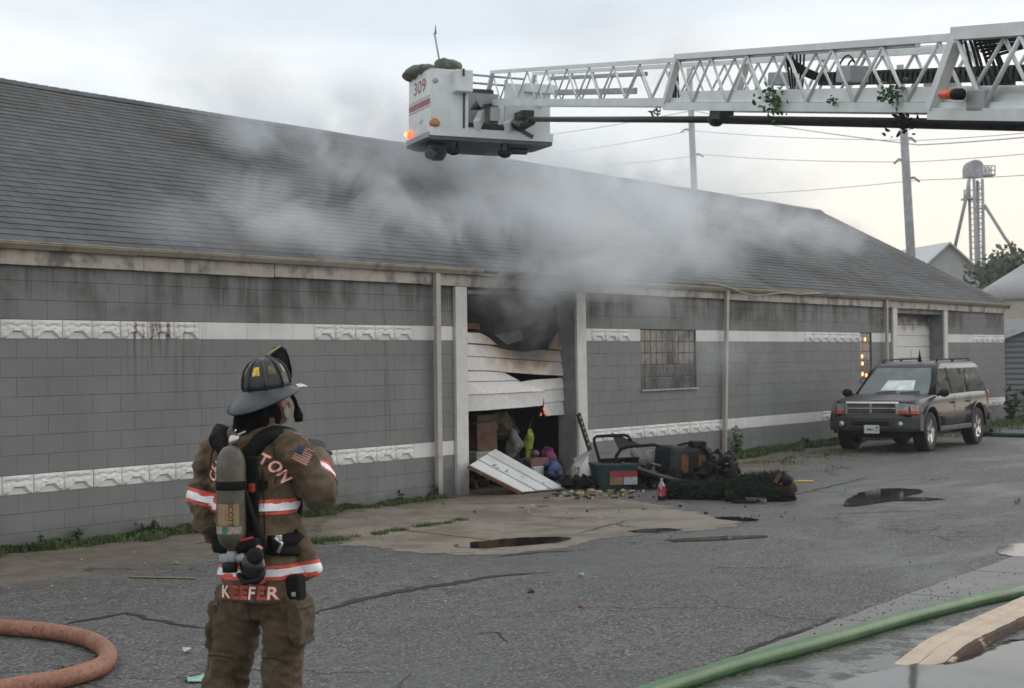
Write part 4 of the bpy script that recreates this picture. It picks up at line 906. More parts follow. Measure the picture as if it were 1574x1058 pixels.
# nose: chrome grille with a cross, lamps, bumper, plate
MB().box((2.30, 0, .865), (.07, 1.10, .26), bev=.03).build('grille_surround', M_CHROME, car)
MB().box((2.32, 0, .862), (.05, .98, .175), bev=.012).build('grille', M_BLACK, car)
gr_ = MB(); gr_.box((2.343, 0, .862), (.03, .045, .19), bev=.008); gr_.box((2.343, 0, .862), (.03, .98, .035), bev=.008)
for z in (.815, .91): gr_.box((2.338, 0, z), (.02, .96, .012))
gr_.build('grille_cross', M_CHROME, car)
for sy in (-1, 1):
    h = MB(); h.loft([[Vector((2.335-abs(yy-.53)*.40*(abs(yy-.53)/.3), sy*yy*1.015, z)) for z in (.82, .82+hh)] + [Vector((2.2-abs(yy-.53)*.45, sy*yy, z)) for z in (.82+hh, .82)] for yy, hh in ((.545, .145), (.68, .14), (.80, .125), (.865, .105))], True, 0, False)
    hl = h.build('headlight', mk('lamp_glass', (.42, .42, .42), .12, .3, spec=.9), car)
    h = MB(); h.loft([[Vector((2.34-abs(yy-.53)*.40*(abs(yy-.53)/.3), sy*yy*1.02, z)) for z in (.755, .82)] + [Vector((2.2-abs(yy-.53)*.45, sy*yy, z)) for z in (.82, .755)] for yy in (.545, .68, .80, .875)], True, 0, False)
    h.build('indicator', mk('orange_lamp', (.55, .09, .02), .2), car)
    m = MB(); m.sphere((1.0, sy*1.02, 1.14), (.09, .11, .085), 10, 6); m.bar((1.02, sy*.88, 1.09), (1.02, sy*.96, 1.12), .06, .05); m.build('mirror', M_BLACK, car)
    MB().lathe((2.36, sy*.60, .56), [(.055, -.02), (.055, .012), (0, .016)], 12, (1, 0, 0)).build('fog_lamp', mk('lamp_glass', (.4, .4, .4), .1), car)
    for x in (.1, -.85): MB().box((x, sy*.918, .93), (.17, .025, .035), bev=.008).build('door_handle', M_BLACK, car)
    r = MB(); r.tube([Vector((.15, sy*.57, 1.75)), Vector((.05, sy*.57, 1.80)), Vector((-1.9, sy*.55, 1.815)), Vector((-2.0, sy*.55, 1.765))], .018, 7); r.box((-.9, sy*.56, 1.785), (.06, .04, .05)); r.build('roof_rail', M_BLACK, car)
    for x in (1.47, -1.47):
        g_ = MB(); g_.tube([Vector((x+.47*cos(radians(a)), sy*.905, .42+.47*sin(radians(a)))) for a in range(-8, 189, 12)], .035, 6)
        g_.build('wheel_arch_flare', M_CARP, car)
    MB().box((0, sy*.905, .42), (2.0, .05, .10), bev=.015).build('sill', M_PLAS, car)
    sm = MB()
    for x in (.03, -.97): sm.bar((x, sy*.9155, .45), (x, sy*.90, 1.07), .006, .008, (1, 0, 0))
    sm.bar((1.0, sy*.917, .70), (-.97, sy*.917, .70), .012, .05); sm.build('door_seam', M_PLAS, car)
    MB().box((-2.33, sy*.80, .95), (.14, .12, .34), bev=.03).build('tail_lamp', mk('red_lens', (.25, .015, .015), .2), car)
b = MB(); b.loft([[Vector((2.40-.22*(abs(y)/.9)**4-dx, y, z)) for dx, z in ((.03, .42), (.0, .48), (.0, .68), (.05, .75), (.2, .75), (.2, .42))] for y in [-.93, -.8, -.5, 0, .5, .8, .93]], True, 0, False)
b.build('front_bumper', M_PLAS, car)
MB().box((2.37, 0, .575), (.08, .78, .085), bev=.02).build('air_intake', M_BLACK, car)
MB().box((-2.42, 0, .58), (.16, 1.78, .2), bev=.04).build('rear_bumper', M_PLAS, car)
pl = MB().box((2.415, 0.04, .46), (.02, .31, .16), bev=.006).build('licence_plate', mk('plate_white', (.72, .74, .70), .4, var=.05), car)
v_, f_, w_, h_ = textmesh('1 BMN LU', .085, .01); tb = MB(); tb.add([Vector((2.427, .04+v.x*.28/w_, .455+v.y)) for v in v_], f_); tb.build('plate_letters', M_BLACK, pl)
v_ = MB(); v_.box((2.427, .155, .50), (.002, .05, .03)); v_.build('sticker', mk('plate_green', (.05, .2, .12), .5), pl)
MB().bar((.1, .0, 1.79), (.0, 0, 2.0), .006, .006).build('antenna', M_BLACK, car)
an = MB(); an.lathe((-.2, .1, 1.77), [(.05, 0), (.035, .05), (.02, .14), (.006, .24)], 8); an.build('roof_marker', M_BLACK, car)
ub = MB(); ub.box((0, 0, .36), (4.3, 1.3, .16)); ub.build('underbody', M_BLACK, car); MB().lathe((-.6, .45, .33), [(.09, -.4), (.09, .4)], 10, (1, 0, 0)).build('silencer', M_GALV, car)
def wheelpart(sy):
    t = MB(); r, w = .385, .13
    t.lathe((0, 0, 0), [(.24, -w*.9), (.33, -w), (.365, -w), (r, -w*.75), (r, w*.75), (.365, w), (.33, w), (.24, w*.9)], 36, (0, sy, 0), cap=False)
    for i in range(36):
        a = 2*pi*i/36; 
        for y in (-.08, .0, .08): t.box((r*cos(a+y), y, r*sin(a+y)), (.03, .055, .012), Matrix.Rotation(-a-y+pi/2, 3, 'Y'))
    d = MB(); d.lathe((0, 0, 0), [(.245, -.06), (.25, .10), (.235, .115), (.225, .06), (.1, .045), (.09, .075), (.0, .08)], 30, (0, sy, 0), cap=False)
    for k in range(5):
        a = 2*pi*k/5+.3; 
        d.bar(Vector((.06*cos(a), sy*.085, .06*sin(a))), Vector((.235*cos(a), sy*.10, .235*sin(a))), .085, .03, (0, sy, 0))
    return t, d
WM = {}
for sy in (-1, 1):
    t, d = wheelpart(sy); WM[sy] = (t.mesh('tyre', M_TYRE), d.mesh('rim', M_RIM))
for x in (1.47, -1.47):
    for sy in (-1, 1):
        wo = bpy.data.objects.new('wheel', WM[sy][0]); COL.objects.link(wo); wo.parent = car; wo.location = (x, sy*.78, .385); wo.rotation_euler = (0, x*.7, .03 if x > 0 else 0)
        ro_ = bpy.data.objects.new('rim', WM[sy][1]); COL.objects.link(ro_); ro_.parent = wo

# ================================================================ burnt garage door
m = NT('scorched_door_paint'); P = m.pos(); X, Y, Z = m.sep(P)
n1 = m.noise(P, 2.6, 6, .65, .4); n2 = m.noise(P, 18, 4, .6); s3 = m.noise(m.map(P, (2, 2, 9)), 1, 3)
dd = m.n('ShaderNodeVectorMath'); dd.operation = 'DISTANCE'; m.l(m.map(P, (.72, 0, 1)), dd.inputs[0]); qc = atY(808, 492, .3); dd.inputs[1].default_value = (qc.x*.72, 0, qc.z+.05)
d2 = m.math('ADD', dd.outputs['Value'], m.math('MULTIPLY', m.math('SUBTRACT', n1, .5), .55))
c = m.mix(m.rng(n2, .35, .7), (.60, .58, .565), (.68, .665, .65)); c = m.mix(m.rng(s3, .6, .8, 0, .25), c, (.4, .36, .32))
c = m.mix(m.rng(d2, 1.2, .75), c, (.30, .22, .155)); c = m.mix(m.rng(d2, .92, .6), c, (.07, .045, .03)); c = m.mix(m.rng(d2, .72, .48), c, (.012, .011, .01))
m.col(c); m.rough(.5); m.bump(n2, .1, .003); M_SDOOR = m.m
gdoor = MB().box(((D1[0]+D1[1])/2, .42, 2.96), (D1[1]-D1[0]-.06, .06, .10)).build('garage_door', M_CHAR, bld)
def pane(pts, name='panel', mat=None, par=None, t=.03):
    """pts: (px, py, Y) corners of a sheet of the door"""
    P = [atY(*p) for p in pts]; m = MB(); n = Vector((0, -1, 0)); m.slab(P, n, t)
    return m.build(name, mat or M_SDOOR, par or gdoor)
def strips(rows, lap=.02):
    """rows: polylines (px,py,Y) from top to bottom; the sheet between two of them is one panel, each lapping out a little"""
    for a, b in zip(rows[:-1], rows[1:]):
        A = [atY(*p) for p in a]; B = [atY(*p) + Vector((0, -lap, .006)) for p in b]; m = MB(); n = min(len(A), len(B)); th = Vector((0, .025, 0))
        vs = A + B + [p+th for p in A] + [p+th for p in B]; k = len(A); fs = []
        for i in range(k-1): fs += [(i, i+1, k+i+1, k+i), (2*k+i, 3*k+i, 3*k+i+1, 2*k+i+1), (k+i, k+i+1, 3*k+i+1, 3*k+i), (i, 2*k+i, 2*k+i+1, i+1)]
        fs += [(0, k, 3*k, 2*k), (k-1, 3*k-1, 4*k-1, 2*k-1)]
        m.add(vs, fs).build('panel', M_SDOOR, gdoor)
Yd = .26
strips([[(715, 511, Yd), (738, 512, Yd), (750, 518, Yd), (762, 529, Yd+.04)], [(715, 528, Yd), (738, 529, Yd), (750, 530, Yd), (763, 531, Yd+.03)]])
strips([[(846, 527, Yd+.05), (856, 514, Yd+.02), (862, 503, Yd), (868, 488, Yd)], [(842, 537, Yd+.03), (856, 538, Yd), (866, 538.5, Yd), (877, 539, Yd)]])
strips([[(715, 529, Yd), (752, 531, Yd+.02), (778, 538, Yd+.06), (805, 541, Yd+.06), (835, 538, Yd+.03), (877, 540, Yd)], [(715, 547.5, Yd), (752, 549.5, Yd), (778, 551.5, Yd+.03), (805, 553, Yd+.02), (835, 555.5, Yd), (882, 558, Yd)], [(715, 570, Yd), (752, 570.5, Yd), (778, 573, Yd), (805, 575, Yd), (835, 577, Yd), (886, 579, Yd-.03)]])
strips([[(715, 571, Yd-.06), (745, 571, Yd-.08), (762, 572, Yd-.1), (775, 573, Yd-.12), (780, 576, Yd-.13)], [(715, 587, Yd-.10), (745, 586.5, Yd-.16), (770, 586, Yd-.2), (790, 585, Yd-.24), (797, 586, Yd-.25)], [(715, 607.5, Yd-.14), (745, 606.5, Yd-.24), (775, 605, Yd-.32), (810, 603, Yd-.4), (838, 601.5, Yd-.44)], [(717, 633, Yd-.14), (745, 631.5, Yd-.24), (775, 629, Yd-.32), (810, 626.5, Yd-.38), (832, 624, Yd-.4)]])
strips([[(796, 588, Yd+.02), (820, 584, Yd+.02), (850, 582, Yd), (887, 580, Yd-.04)], [(818, 599, Yd), (838, 600, Yd), (860, 598, Yd-.02), (888, 596, Yd-.06)], [(826, 620, Yd), (838, 620, Yd), (862, 617, Yd-.02), (890, 614, Yd-.08)], [(838, 640, Yd), (850, 639, Yd), (868, 638, Yd-.03), (895, 636, Yd-.1)]])
pane([(716, 496, .5), (738, 498, .5), (738, 507, .5), (716, 505, .5)], 'rusted_bracket', M_RUST)
pane([(760, 515, .55), (800, 508, .6), (806, 522, .6), (780, 530, .55)], 'torn_sheet', mk('grey_scorched', (.10, .10, .10), .7))
MB().bar(atY(716, 449, .1), atY(884, 453, .1), .06, .05).build('header_trim', M_FRIEZE, bld)
tr = MB(); tr.bar(atY(889, 636, -.12), atY(907, 693, -.2), .09, .03, (0, -1, 0))
trk = tr.build('door_track', M_BLACK, gdoor)
hl_ = MB()
for i in range(6):
    t = (i+.7)/7; q = atY(889, 636, -.12).lerp(atY(907, 693, -.2), t); hl_.box(q+Vector((0, -.018, 0)), (.03, .004, .035))
hl_.build('slot', M_GALV, trk)
pane([(908, 692, -.22), (908, 698, -.22), (884, 712, -.1), (882, 706, -.1)], 'bent_channel', M_GALV); pane([(904, 700, -.2), (893, 716, -.18), (876, 725, -.1), (884, 712, -.1)], 'bent_channel', M_WHITED)
# fallen door section on the ground
fp = [G(802, 760, .03), G(869, 753, .03), atY(762, 690, .15), atY(721, 716, -.35)]     # near right bottom, far right bottom, top back, top front
fall = empty('fallen_door_panel', fp[0], 'white ribbed door section fallen aslant in front of the burnt doorway', 'door panel')
for k in range(3):
    a, b = k/3+.006, (k+1)/3-.006
    q = [fp[0].lerp(fp[1], a), fp[0].lerp(fp[1], b), fp[3].lerp(fp[2], b), fp[3].lerp(fp[2], a)]
    nn = (q[1]-q[0]).cross(q[3]-q[0]).normalized(); nn = nn if nn.z > 0 else -nn
    mb = MB(); mb.slab([q[0]+nn*.012, q[1]-nn*.004, q[2]-nn*.004, q[3]+nn*.012], nn, .03); mb.build('panel', mk('fallen_white', (.62, .63, .62), .45, var=.05, scale=3), fall)
nn = (fp[1]-fp[0]).cross(fp[3]-fp[0]).normalized(); nn = nn if nn.z > 0 else -nn
mb = MB(); mb.bar(fp[0]-nn*.03, fp[3]-nn*.03, .03, .04); mb.build('wood_edge', M_RUST, fall)
mb = MB(); mb.bar(fp[0]-nn*.04, fp[1]-nn*.04, .04, .07); mb.build('charred_edge', M_BLACK, fall)
mb = MB()
for (a, b, s) in ((.22, .30, .05), (.3, .26, .025), (.42, .33, .03), (.4, .40, .02), (.62, .45, .02), (.85, .6, .02)):
    q = fp[3].lerp(fp[0], a).lerp(fp[2].lerp(fp[1], a), b+.1)+nn*.017; mb.box(q, (s*1.6, s, .006), Matrix.Rotation(a*9, 3, 'Z'))
mb.build('scorch_hole', M_BLACK, fall)

# ================================================================ things spilled from the doorway and the burnt pile
def mcloth(name, c): return mk(name, c, .8, var=.3, scale=8, bump=.4, bscale=25)
def blob(name, px, py, Y, w, h, dpt, mat, label, cat, seed=1, amp=.25, group=None):
    c = atY(px, py, Y); mb = MB(); mb.sphere(c, (w/2, dpt/2, h/2), 30, 20)
    for i, v in enumerate(mb.v):                            # crumpled: ridged folds at three sizes, flattened where it rests
        d = v-c; s = Vector((seed*3.7, seed, 0)); a1 = noise.noise(v*5+s); a2 = abs(noise.noise(v*9+s)); a3 = abs(noise.noise(v*21+s))
        k = 1+amp*1.5*(1.5*a1+1.3*(.35-a2)+.9*(.3-a3)); mb.v[i] = c+Vector((d.x*k*(1+.4*a1), d.y*k, d.z*k*(1 if d.z > 0 else .7)))
    return tag(mb.build(name, mat, None, Vector((c.x, c.y, c.z-h/2))), label, cat, group)
def crate(name, px, py, Y, w, h, dp, mat, label, cat, rz=0., bev=.015):
    c = atY(px, py, Y); mb = MB(); mb.box(c, (w, dp, h), Matrix.Rotation(rz, 3, 'Z') @ Matrix.Rotation(.06*sin(px), 3, 'Y'), bev=bev); return tag(mb.build(name, mat, None, c-Vector((0, 0, h/2))), label, cat)
M_BURN0 = mk('burnt_black', (.007, .007, .007), .8, spec=.2)
# dark heap of burnt goods filling the room behind
rnd = random.Random(11); hp = MB()
for _ in range(420):
    x = rnd.uniform(D1[0]+.1, D1[1]-.1); y = rnd.uniform(.25, 2.6); zt = .25+.45*(y-.3)*rnd.random()
    s = rnd.uniform(.06, .22); R = Matrix.Rotation(rnd.random()*6, 3, 'X') @ Matrix.Rotation(rnd.random()*6, 3, 'Z')
    hp.box((x, y, zt*rnd.random()+.05), (s*rnd.uniform(.5, 2), s*rnd.uniform(.3, 1), s*rnd.uniform(.15, .8)), R, rnd.choice((0, 0, 0, 1, 2, 3, 4)))
tag(hp.build('burnt_rubble', [mk('burnt_goods', (.018, .015, .013), .9, spec=.2, c2=(.07, .055, .042), scale=4), mk('scorched_brown', (.09, .045, .025), .8, var=.5), mk('sooty_cloth', (.10, .095, .085), .9, var=.5), mk('sooty_olive', (.06, .06, .03), .9, var=.4), M_BURN0]), 'dark rubble of burnt goods heaped inside the doorway', 'rubble', kind='stuff')
crate('cabinet', 733, 680, .75, .52, .62, .4, mk('scorched_wood', (.12, .05, .025), .7, c2=(.05, .025, .015), scale=5, bump=.3), 'scorched brown wooden cabinet at the left inside the burnt doorway', 'cabinet')
crate('drawer_box', 735, 650, .9, .6, .25, .4, mk('dark_wood', (.05, .03, .018), .7), 'dark wooden box on top of the scorched cabinet', 'box')
crate('plastic_bin', 735, 705, .55, .5, .22, .3, mk('grey_plastic', (.25, .26, .26), .5), 'grey plastic bin below the scorched cabinet', 'bin')
blob('olive_cloth', 768, 658, .8, .34, .4, .3, mcloth('olive_cloth', (0.079, 0.072, 0.029)), 'olive cloth hanging over the heap beside the cabinet', 'cloth', 3)
blob('brown_cloth', 785, 660, .85, .22, .3, .25, mcloth('brown_cloth', (0.086, 0.043, 0.032)), 'reddish brown cloth in the middle of the doorway heap', 'cloth', 4)
blob('grey_rag', 788, 688, .6, .20, .5, .2, mcloth('grey_rag', (0.202, 0.194, 0.180)), 'pale grey rag draped upright over the heap', 'rag', 5, .35)
blob('yellow_vest', 812, 690, .45, .15, .40, .12, mcloth('lime_vest', (.28, .34, .05)), 'lime yellow vest lying in the doorway', 'vest', 6, .4)
blob('pink_ball', 823, 698, .35, .12, .12, .12, mk('pink_plastic', (.24, .11, .15), .6), 'pale pink ball beside the lime yellow vest', 'ball', 7, .05)
blob('magenta_bag', 845, 704, .3, .3, .33, .22, mcloth('magenta_cloth', (.19, .04, .11)), 'crumpled magenta bag in the doorway', 'bag', 8, .4)
blob('blue_coat', 840, 716, .2, .26, .16, .2, mcloth('blue_cloth', (.03, .05, .15)), 'blue cloth trailing out under the magenta bag', 'cloth', 9, .5)
blob('light_blue_cloth', 854, 727, .02, .2, .2, .15, mcloth('sky_cloth', (.06, .10, .22)), 'lighter blue scrunched cloth at the foot of the heap', 'cloth', 10, .5)
crate('purple_box', 820, 712, .25, .5, .16, .25, mk('plum_card', (.14, .06, .07), .7), 'plum coloured cardboard box under the pink ball', 'box')
crate('pale_board', 826, 728, .1, .4, .22, .06, mk('pale_board', (.36, .38, .36), .6), 'pale board propped behind the fallen door panel', 'board', .2)
blob('white_bag', 878, 735, -.1, .18, .3, .2, mcloth('dirty_white', (0.259, 0.245, 0.230)), 'dirty white bag below the bent door channel', 'bag', 12, .4)
blob('red_cup', 893, 742, -.3, .10, .08, .08, mk('red_plastic', (.4, .03, .04), .4), 'small red cup beside the dirty white bag', 'cup', 13, .1)
st_ = MB(); a = atY(808, 680, .5); b = atY(820, 640, .7); st_.tube([a, (a+b)/2+Vector((-.03, 0, 0)), b], .012, 6); tag(st_.build('bent_stick', mk('tan_wood', (.25, .16, .08), .6), None, a), 'thin tan bent stick standing in the doorway heap', 'stick')
blob('tan_cushion', 865, 676, .7, .16, .24, .2, mcloth('tan_cloth', (0.144, 0.101, 0.043)), 'small tan cushion at the right of the doorway heap', 'cushion', 15, .3)
# burning scrap still hanging from the door edge
c = atY(832, 633, .0); mb = MB(); mb.tube([c+Vector((0, 0, .2)), c+Vector((.01, 0, .1)), c], [.05, .035, .05], 8); o = mb.build('burning_scrap', M_CHAR, None, c); tag(o, 'charred scrap with small orange flames hanging from the door edge', 'burning scrap')
fl_ = emit('flame_orange', (.9, .3, .04), .3); fr_ = emit('flame_red', (.85, .10, .04), .28)
for dx, dz, s, mt in ((.0, .04, .026, fl_), (-.09, -.04, .026, fr_), (.08, -.05, .028, fr_)):
    mb = MB(); q = c+Vector((dx, -.05, dz)); mb.lathe(q-Vector((0, 0, s)), [(.0, 0), (s*.7, s*.4), (s*.6, s), (s*.25, s*1.8), (0, s*2.6)], 8, cap=False); mb.build('flame', mt, o)
# litter on the ground before the door
lit = MB(); rnd = random.Random(5); mats = [mk('litter_dark', (.03, .03, .03), .8), mk('litter_white', (.5, .5, .48), .7), mk('litter_yellow', (.32, .30, .08), .6), mk('litter_tan', (.25, .2, .14), .8), mk('litter_blue', (.1, .16, .3), .6)]
for _ in range(300):
    px, py = rnd.gauss(930, 45), rnd.uniform(738, 768)-abs(rnd.gauss(0, 3))
    if _ > 260: px, py = rnd.uniform(560, 1240), rnd.uniform(760, 800)
    p = G(px, py, .012); s = rnd.uniform(.015, .06)*(1 if _ < 260 else .5); lit.box(p, (s*rnd.uniform(.6, 2.2), s, rnd.uniform(.008, .035)), Matrix.Rotation(rnd.random()*6, 3, 'Z') @ Matrix.Rotation(rnd.gauss(0, .3), 3, 'X'), rnd.choice((0, 0, 0, 0, 0, 0, 1, 3, 3, 3, 2, 4)))
tag(lit.build('litter', mats), 'small burnt scraps and litter scattered before the doorway', 'litter', kind='stuff')
for px, py, s, mt, lb in ((957, 757, .06, 'litter_yellow', 'lime yellow crumpled packet on the ground before the teal tub'), (888, 762, .055, 'litter_yellow', 'yellow leaf-like scrap on the ground right of the fallen panel'), (908, 758, .09, 'litter_tan', 'pale tan scrap on the ground under the bent channel')):
    p = G(px, py, .03); mb = MB(); mb.sphere(p, (s, s*.6, s*.4), 10, 6)
    for i, v in enumerate(mb.v): mb.v[i] = p+(v-p)*(1+.5*noise.noise(v*20))
    tag(mb.build('scrap', MATS[mt], None, p), lb, 'scrap')
# pile right of the door
def dep(px, py): return (G(px, py)-CAMLOC).dot(fw)
D_ = dep(945, 752)
def A(px, py, o=0.): return atD(px, py, D_+o)
M_BURN = mk('burnt_plastic', (.008, .008, .009), .65, spec=.2, c2=(.02, .02, .022), scale=6, bump=.4, bscale=18)
mb = MB(); b0 = A(945, 750); R = Matrix.Rotation(-.8, 3, 'Z')
tubc = A(944, 731); w_ = 66/FPX*D_; h_ = 38/FPX*D_
mb.loft([[tubc+R@Vector((x*w_/2*k, y*.3*k, z)) for x, y in ((-1, -.8), (-.8, -1), (.8, -1), (1, -.8), (1, .8), (.8, 1), (-.8, 1), (-1, .8))] for k, z in ((.85, -h_/2), (1, h_/2-.03), (1.05, h_/2-.03), (1.05, h_/2), (.98, h_/2))], True, 0, False)
tub = empty('storage_tub', b0, 'teal plastic tub with red and white label at the left of the burnt pile', 'tub'); mb.build('tub', mk('teal_plastic', (.018, .06, .062), .6, c2=(.01, .022, .022), scale=4), tub)
lab = MB(); lf = tubc+R@Vector((.05, -.315, -.01)); lab.box(lf+R@Vector((.02, -.0, .05)), (.40, .012, .085), R); lab.build('red_label', mk('label_red', (.34, .03, .045), .6, c2=(.2, .03, .03), scale=12), tub)
lab = MB(); lab.box(lf+R@Vector((.12, -.002, -.05)), (.20, .012, .11), R); lab.build('white_label', mk('label_white', (.46, .47, .51), .6, c2=(.3, .29, .28), scale=14), tub)
lab = MB(); lab.box(lf+R@Vector((-.09, .0, -.05)), (.20, .012, .11), R); lab.build('brown_label', mk('label_brown', (.2, .13, .07), .6), tub)
ch = empty('chair_frame', A(945, 748, .35), 'charred tubular chair frame lying on its back above the tub', 'chair')
mb = MB(); mb.tube([A(x, y, .3) for x, y in ((926, 720), (921, 706), (914, 682), (913, 675), (917, 671), (935, 670), (960, 669), (966, 671), (970, 678))], .024, 8); mb.build('tube_frame', M_BURN, ch)
mb = MB(); mb.tube([A(x, y, .15) for x, y in ((944, 712), (948, 700), (955, 690), (966, 687), (1005, 684), (1013, 686), (1017, 694), (1015, 712))], .026, 8); mb.build('arm_frame', M_BURN, ch)
mb = MB(); mb.slab([A(922, 706, .1), A(960, 704, .0), A(984, 703, .1), A(980, 726, .1), A(930, 724, .1)], -fw, .12); mb.build('seat', M_BURN, ch)
mb = MB(); mb.slab([A(939, 665, .3), A(960, 673, .3), A(984, 683, .3), A(952, 694, .25)], -fw, .015); mb.build('torn_fabric', mk('sooty_fabric', (.04, .042, .045), .8, bump=.3), ch)
mb = MB(); mb.tube([A(955, 712, -.2), A(1010, 730, -.25), A(1076, 748, -.3)], .028, 8); tag(mb.build('metal_pole', mk('sooty_metal', (.07, .065, .07), .5), None, A(1076, 748, -.3)), 'dark metal pole lying slanted across the burnt pile', 'pole')
mb = MB(); mb.tube([A(1000, 712, .0), A(1030, 720, 0), A(1050, 724, 0)], .016, 6); tag(mb.build('thin_rod', mk('bright_rod', (.2, .2, .2), .4), None, A(1050, 724)), 'thin bright rod above the dark metal pole', 'rod')
for px, py, s, lb, mt in ((995, 705, .16, 'grey white crumpled sheet inside the charred chair frame', 'dirty_white'), (975, 697, .08, 'small pale rag at the left inside the chair frame', 'grey_rag'), (1006, 724, .09, 'tan paper wad beside the dark metal pole', 'litter_tan'), (988, 738, .13, 'crumpled silver foil right of the teal tub', 'litter_white')):
    p = A(px, py, .1); mb = MB(); mb.sphere(p, (s, s*.6, s*.8), 12, 8)
    for i, v in enumerate(mb.v): mb.v[i] = p+(v-p)*(1+.6*noise.noise(v*13))
    tag(mb.build('crumpled_sheet', MATS[mt], None, p), lb, 'sheet')
# charred cabinet of a heater on its side, and an engine
cb = empty('charred_heater', A(1052, 745, .1), 'charred grey heater casing with two rusty orange plates in the burnt pile', 'heater')
c = A(1050, 712, .15); R = Matrix.Rotation(-.55, 3, 'Z') @ Matrix.Rotation(.05, 3, 'Y')
sx = 78/FPX*D_; sz = 54/FPX*D_
mb = MB(); mb.box(c, (sx, .5, sz), R, bev=.07); mb.build('casing', mk('sooty_grey', (.018, .020, .023), .6, spec=.25, c2=(.034, .037, .042), scale=3, bump=.3), cb)
for dx in (-.12, .17): mb = MB(); mb.box(c+R@Vector((dx, -.256, .0)), (.12, .02, .26), R, bev=.006); mb.build('rusty_plate', mk('rusty_orange', (.20, .075, .03), .8, c2=(.10, .045, .025), scale=9), cb)
mb = MB(); mb.box(c+R@Vector((.03, -.255, .0)), (.14, .012, .30), R); mb.build('opening', M_CHAR, cb)
mb = MB(); mb.tube([A(x, y, .05) for x, y in ((1040, 690), (1042, 685), (1052, 682), (1066, 681))], .018, 6); mb.box(A(1072, 683, .05), (.26, .14, .10), R, bev=.03); mb.tube([A(1080, 686, 0), A(1092, 700, 0), A(1098, 716, 0)], .03, 6); mb.build('handle', M_BURN, cb)
en = empty('burnt_engine', A(1108, 742), 'black burnt engine block at the right end of the heater casing', 'engine')
rnd = random.Random(4); mb = MB()
for _ in range(34): q = A(rnd.uniform(1092, 1120), rnd.uniform(702, 740), rnd.uniform(-.1, .2)); s = rnd.uniform(.06, .2); mb.box(q, (s, s*rnd.uniform(.5, 1.3), s*rnd.uniform(.4, 1)), Matrix.Rotation(rnd.random()*6, 3, 'Y') @ Matrix.Rotation(rnd.random()*6, 3, 'Z'), bev=.012)
mb.build('block', M_BURN, en)
mb = MB(); mb.sphere(A(1103, 706), (.15, .13, .10), 12, 8); mb.build('air_cleaner', mk('blue_black', (.03, .038, .05), .3), en)
mb = MB(); mb.lathe(A(1120, 722), [(.0, -.05), (.10, -.05), (.10, .05), (.04, .06), (0, .06)], 14, -fw); mb.build('pulley', M_BLACK, en); mb = MB(); mb.sphere(A(1117, 713, -.1), (.03, .03, .02)); mb.build('cap', MATS['tan_wood'], en)
rb = MB(); rnd = random.Random(8)
for _ in range(260):
    px = rnd.uniform(985, 1130) if _ < 160 else rnd.uniform(868, 990); q = A(px, rnd.uniform(718, 752) if _ < 160 else rnd.uniform(738, 756), rnd.uniform(-.2, .4)); s = rnd.uniform(.04, .14)
    q.z = max(q.z, H(q.x, q.y)+.03)
    rb.box(q, (s*rnd.uniform(.5, 2.5), s, s*rnd.uniform(.3, 1)), Matrix.Rotation(rnd.random()*6, 3, 'Y') @ Matrix.Rotation(rnd.random()*6, 3, 'Z'))
tag(rb.build('charred_rubble', M_BURN), 'black charred rubble packed between the burnt things of the pile', 'rubble', kind='stuff')
# bottle
q = G(1017, 769, .0); k = dep(1017, 769)/FPX; bt = empty('bottle', q, 'clear bottle with red and white label standing by the burnt pile', 'bottle')
hh = 33*k; r = 6.3*k
mb = MB(); mb.lathe(q, [(r*.8, 0), (r, hh*.05), (r, hh*.22), (r*.97, hh*.24)], 16); mb.build('base', mk('cola_dark', (.03, .008, .008), .15), bt)
mb = MB(); mb.lathe(q+Vector((0, 0, hh*.2)), [(r*1.01, 0), (r*1.01, hh*.42)], 16, cap=False); mb.build('label', mk('label_cola', (.42, .03, .05), .4, c2=(.55, .42, .42), lo=.5, hi=.56, scale=9), bt)
mb = MB(); mb.lathe(q, [(r*.97, hh*.6), (r*.9, hh*.68), (r*.4, hh*.86), (r*.3, hh*.92), (r*.3, hh*.96)], 16); mb.build('neck', mk('clear_plastic', (.3, .3, .3), .1), bt); mb = MB(); mb.lathe(q+Vector((0, 0, hh*.95)), [(r*.34, 0), (r*.34, hh*.06)], 10); mb.build('cap', MATS['label_white'], bt)
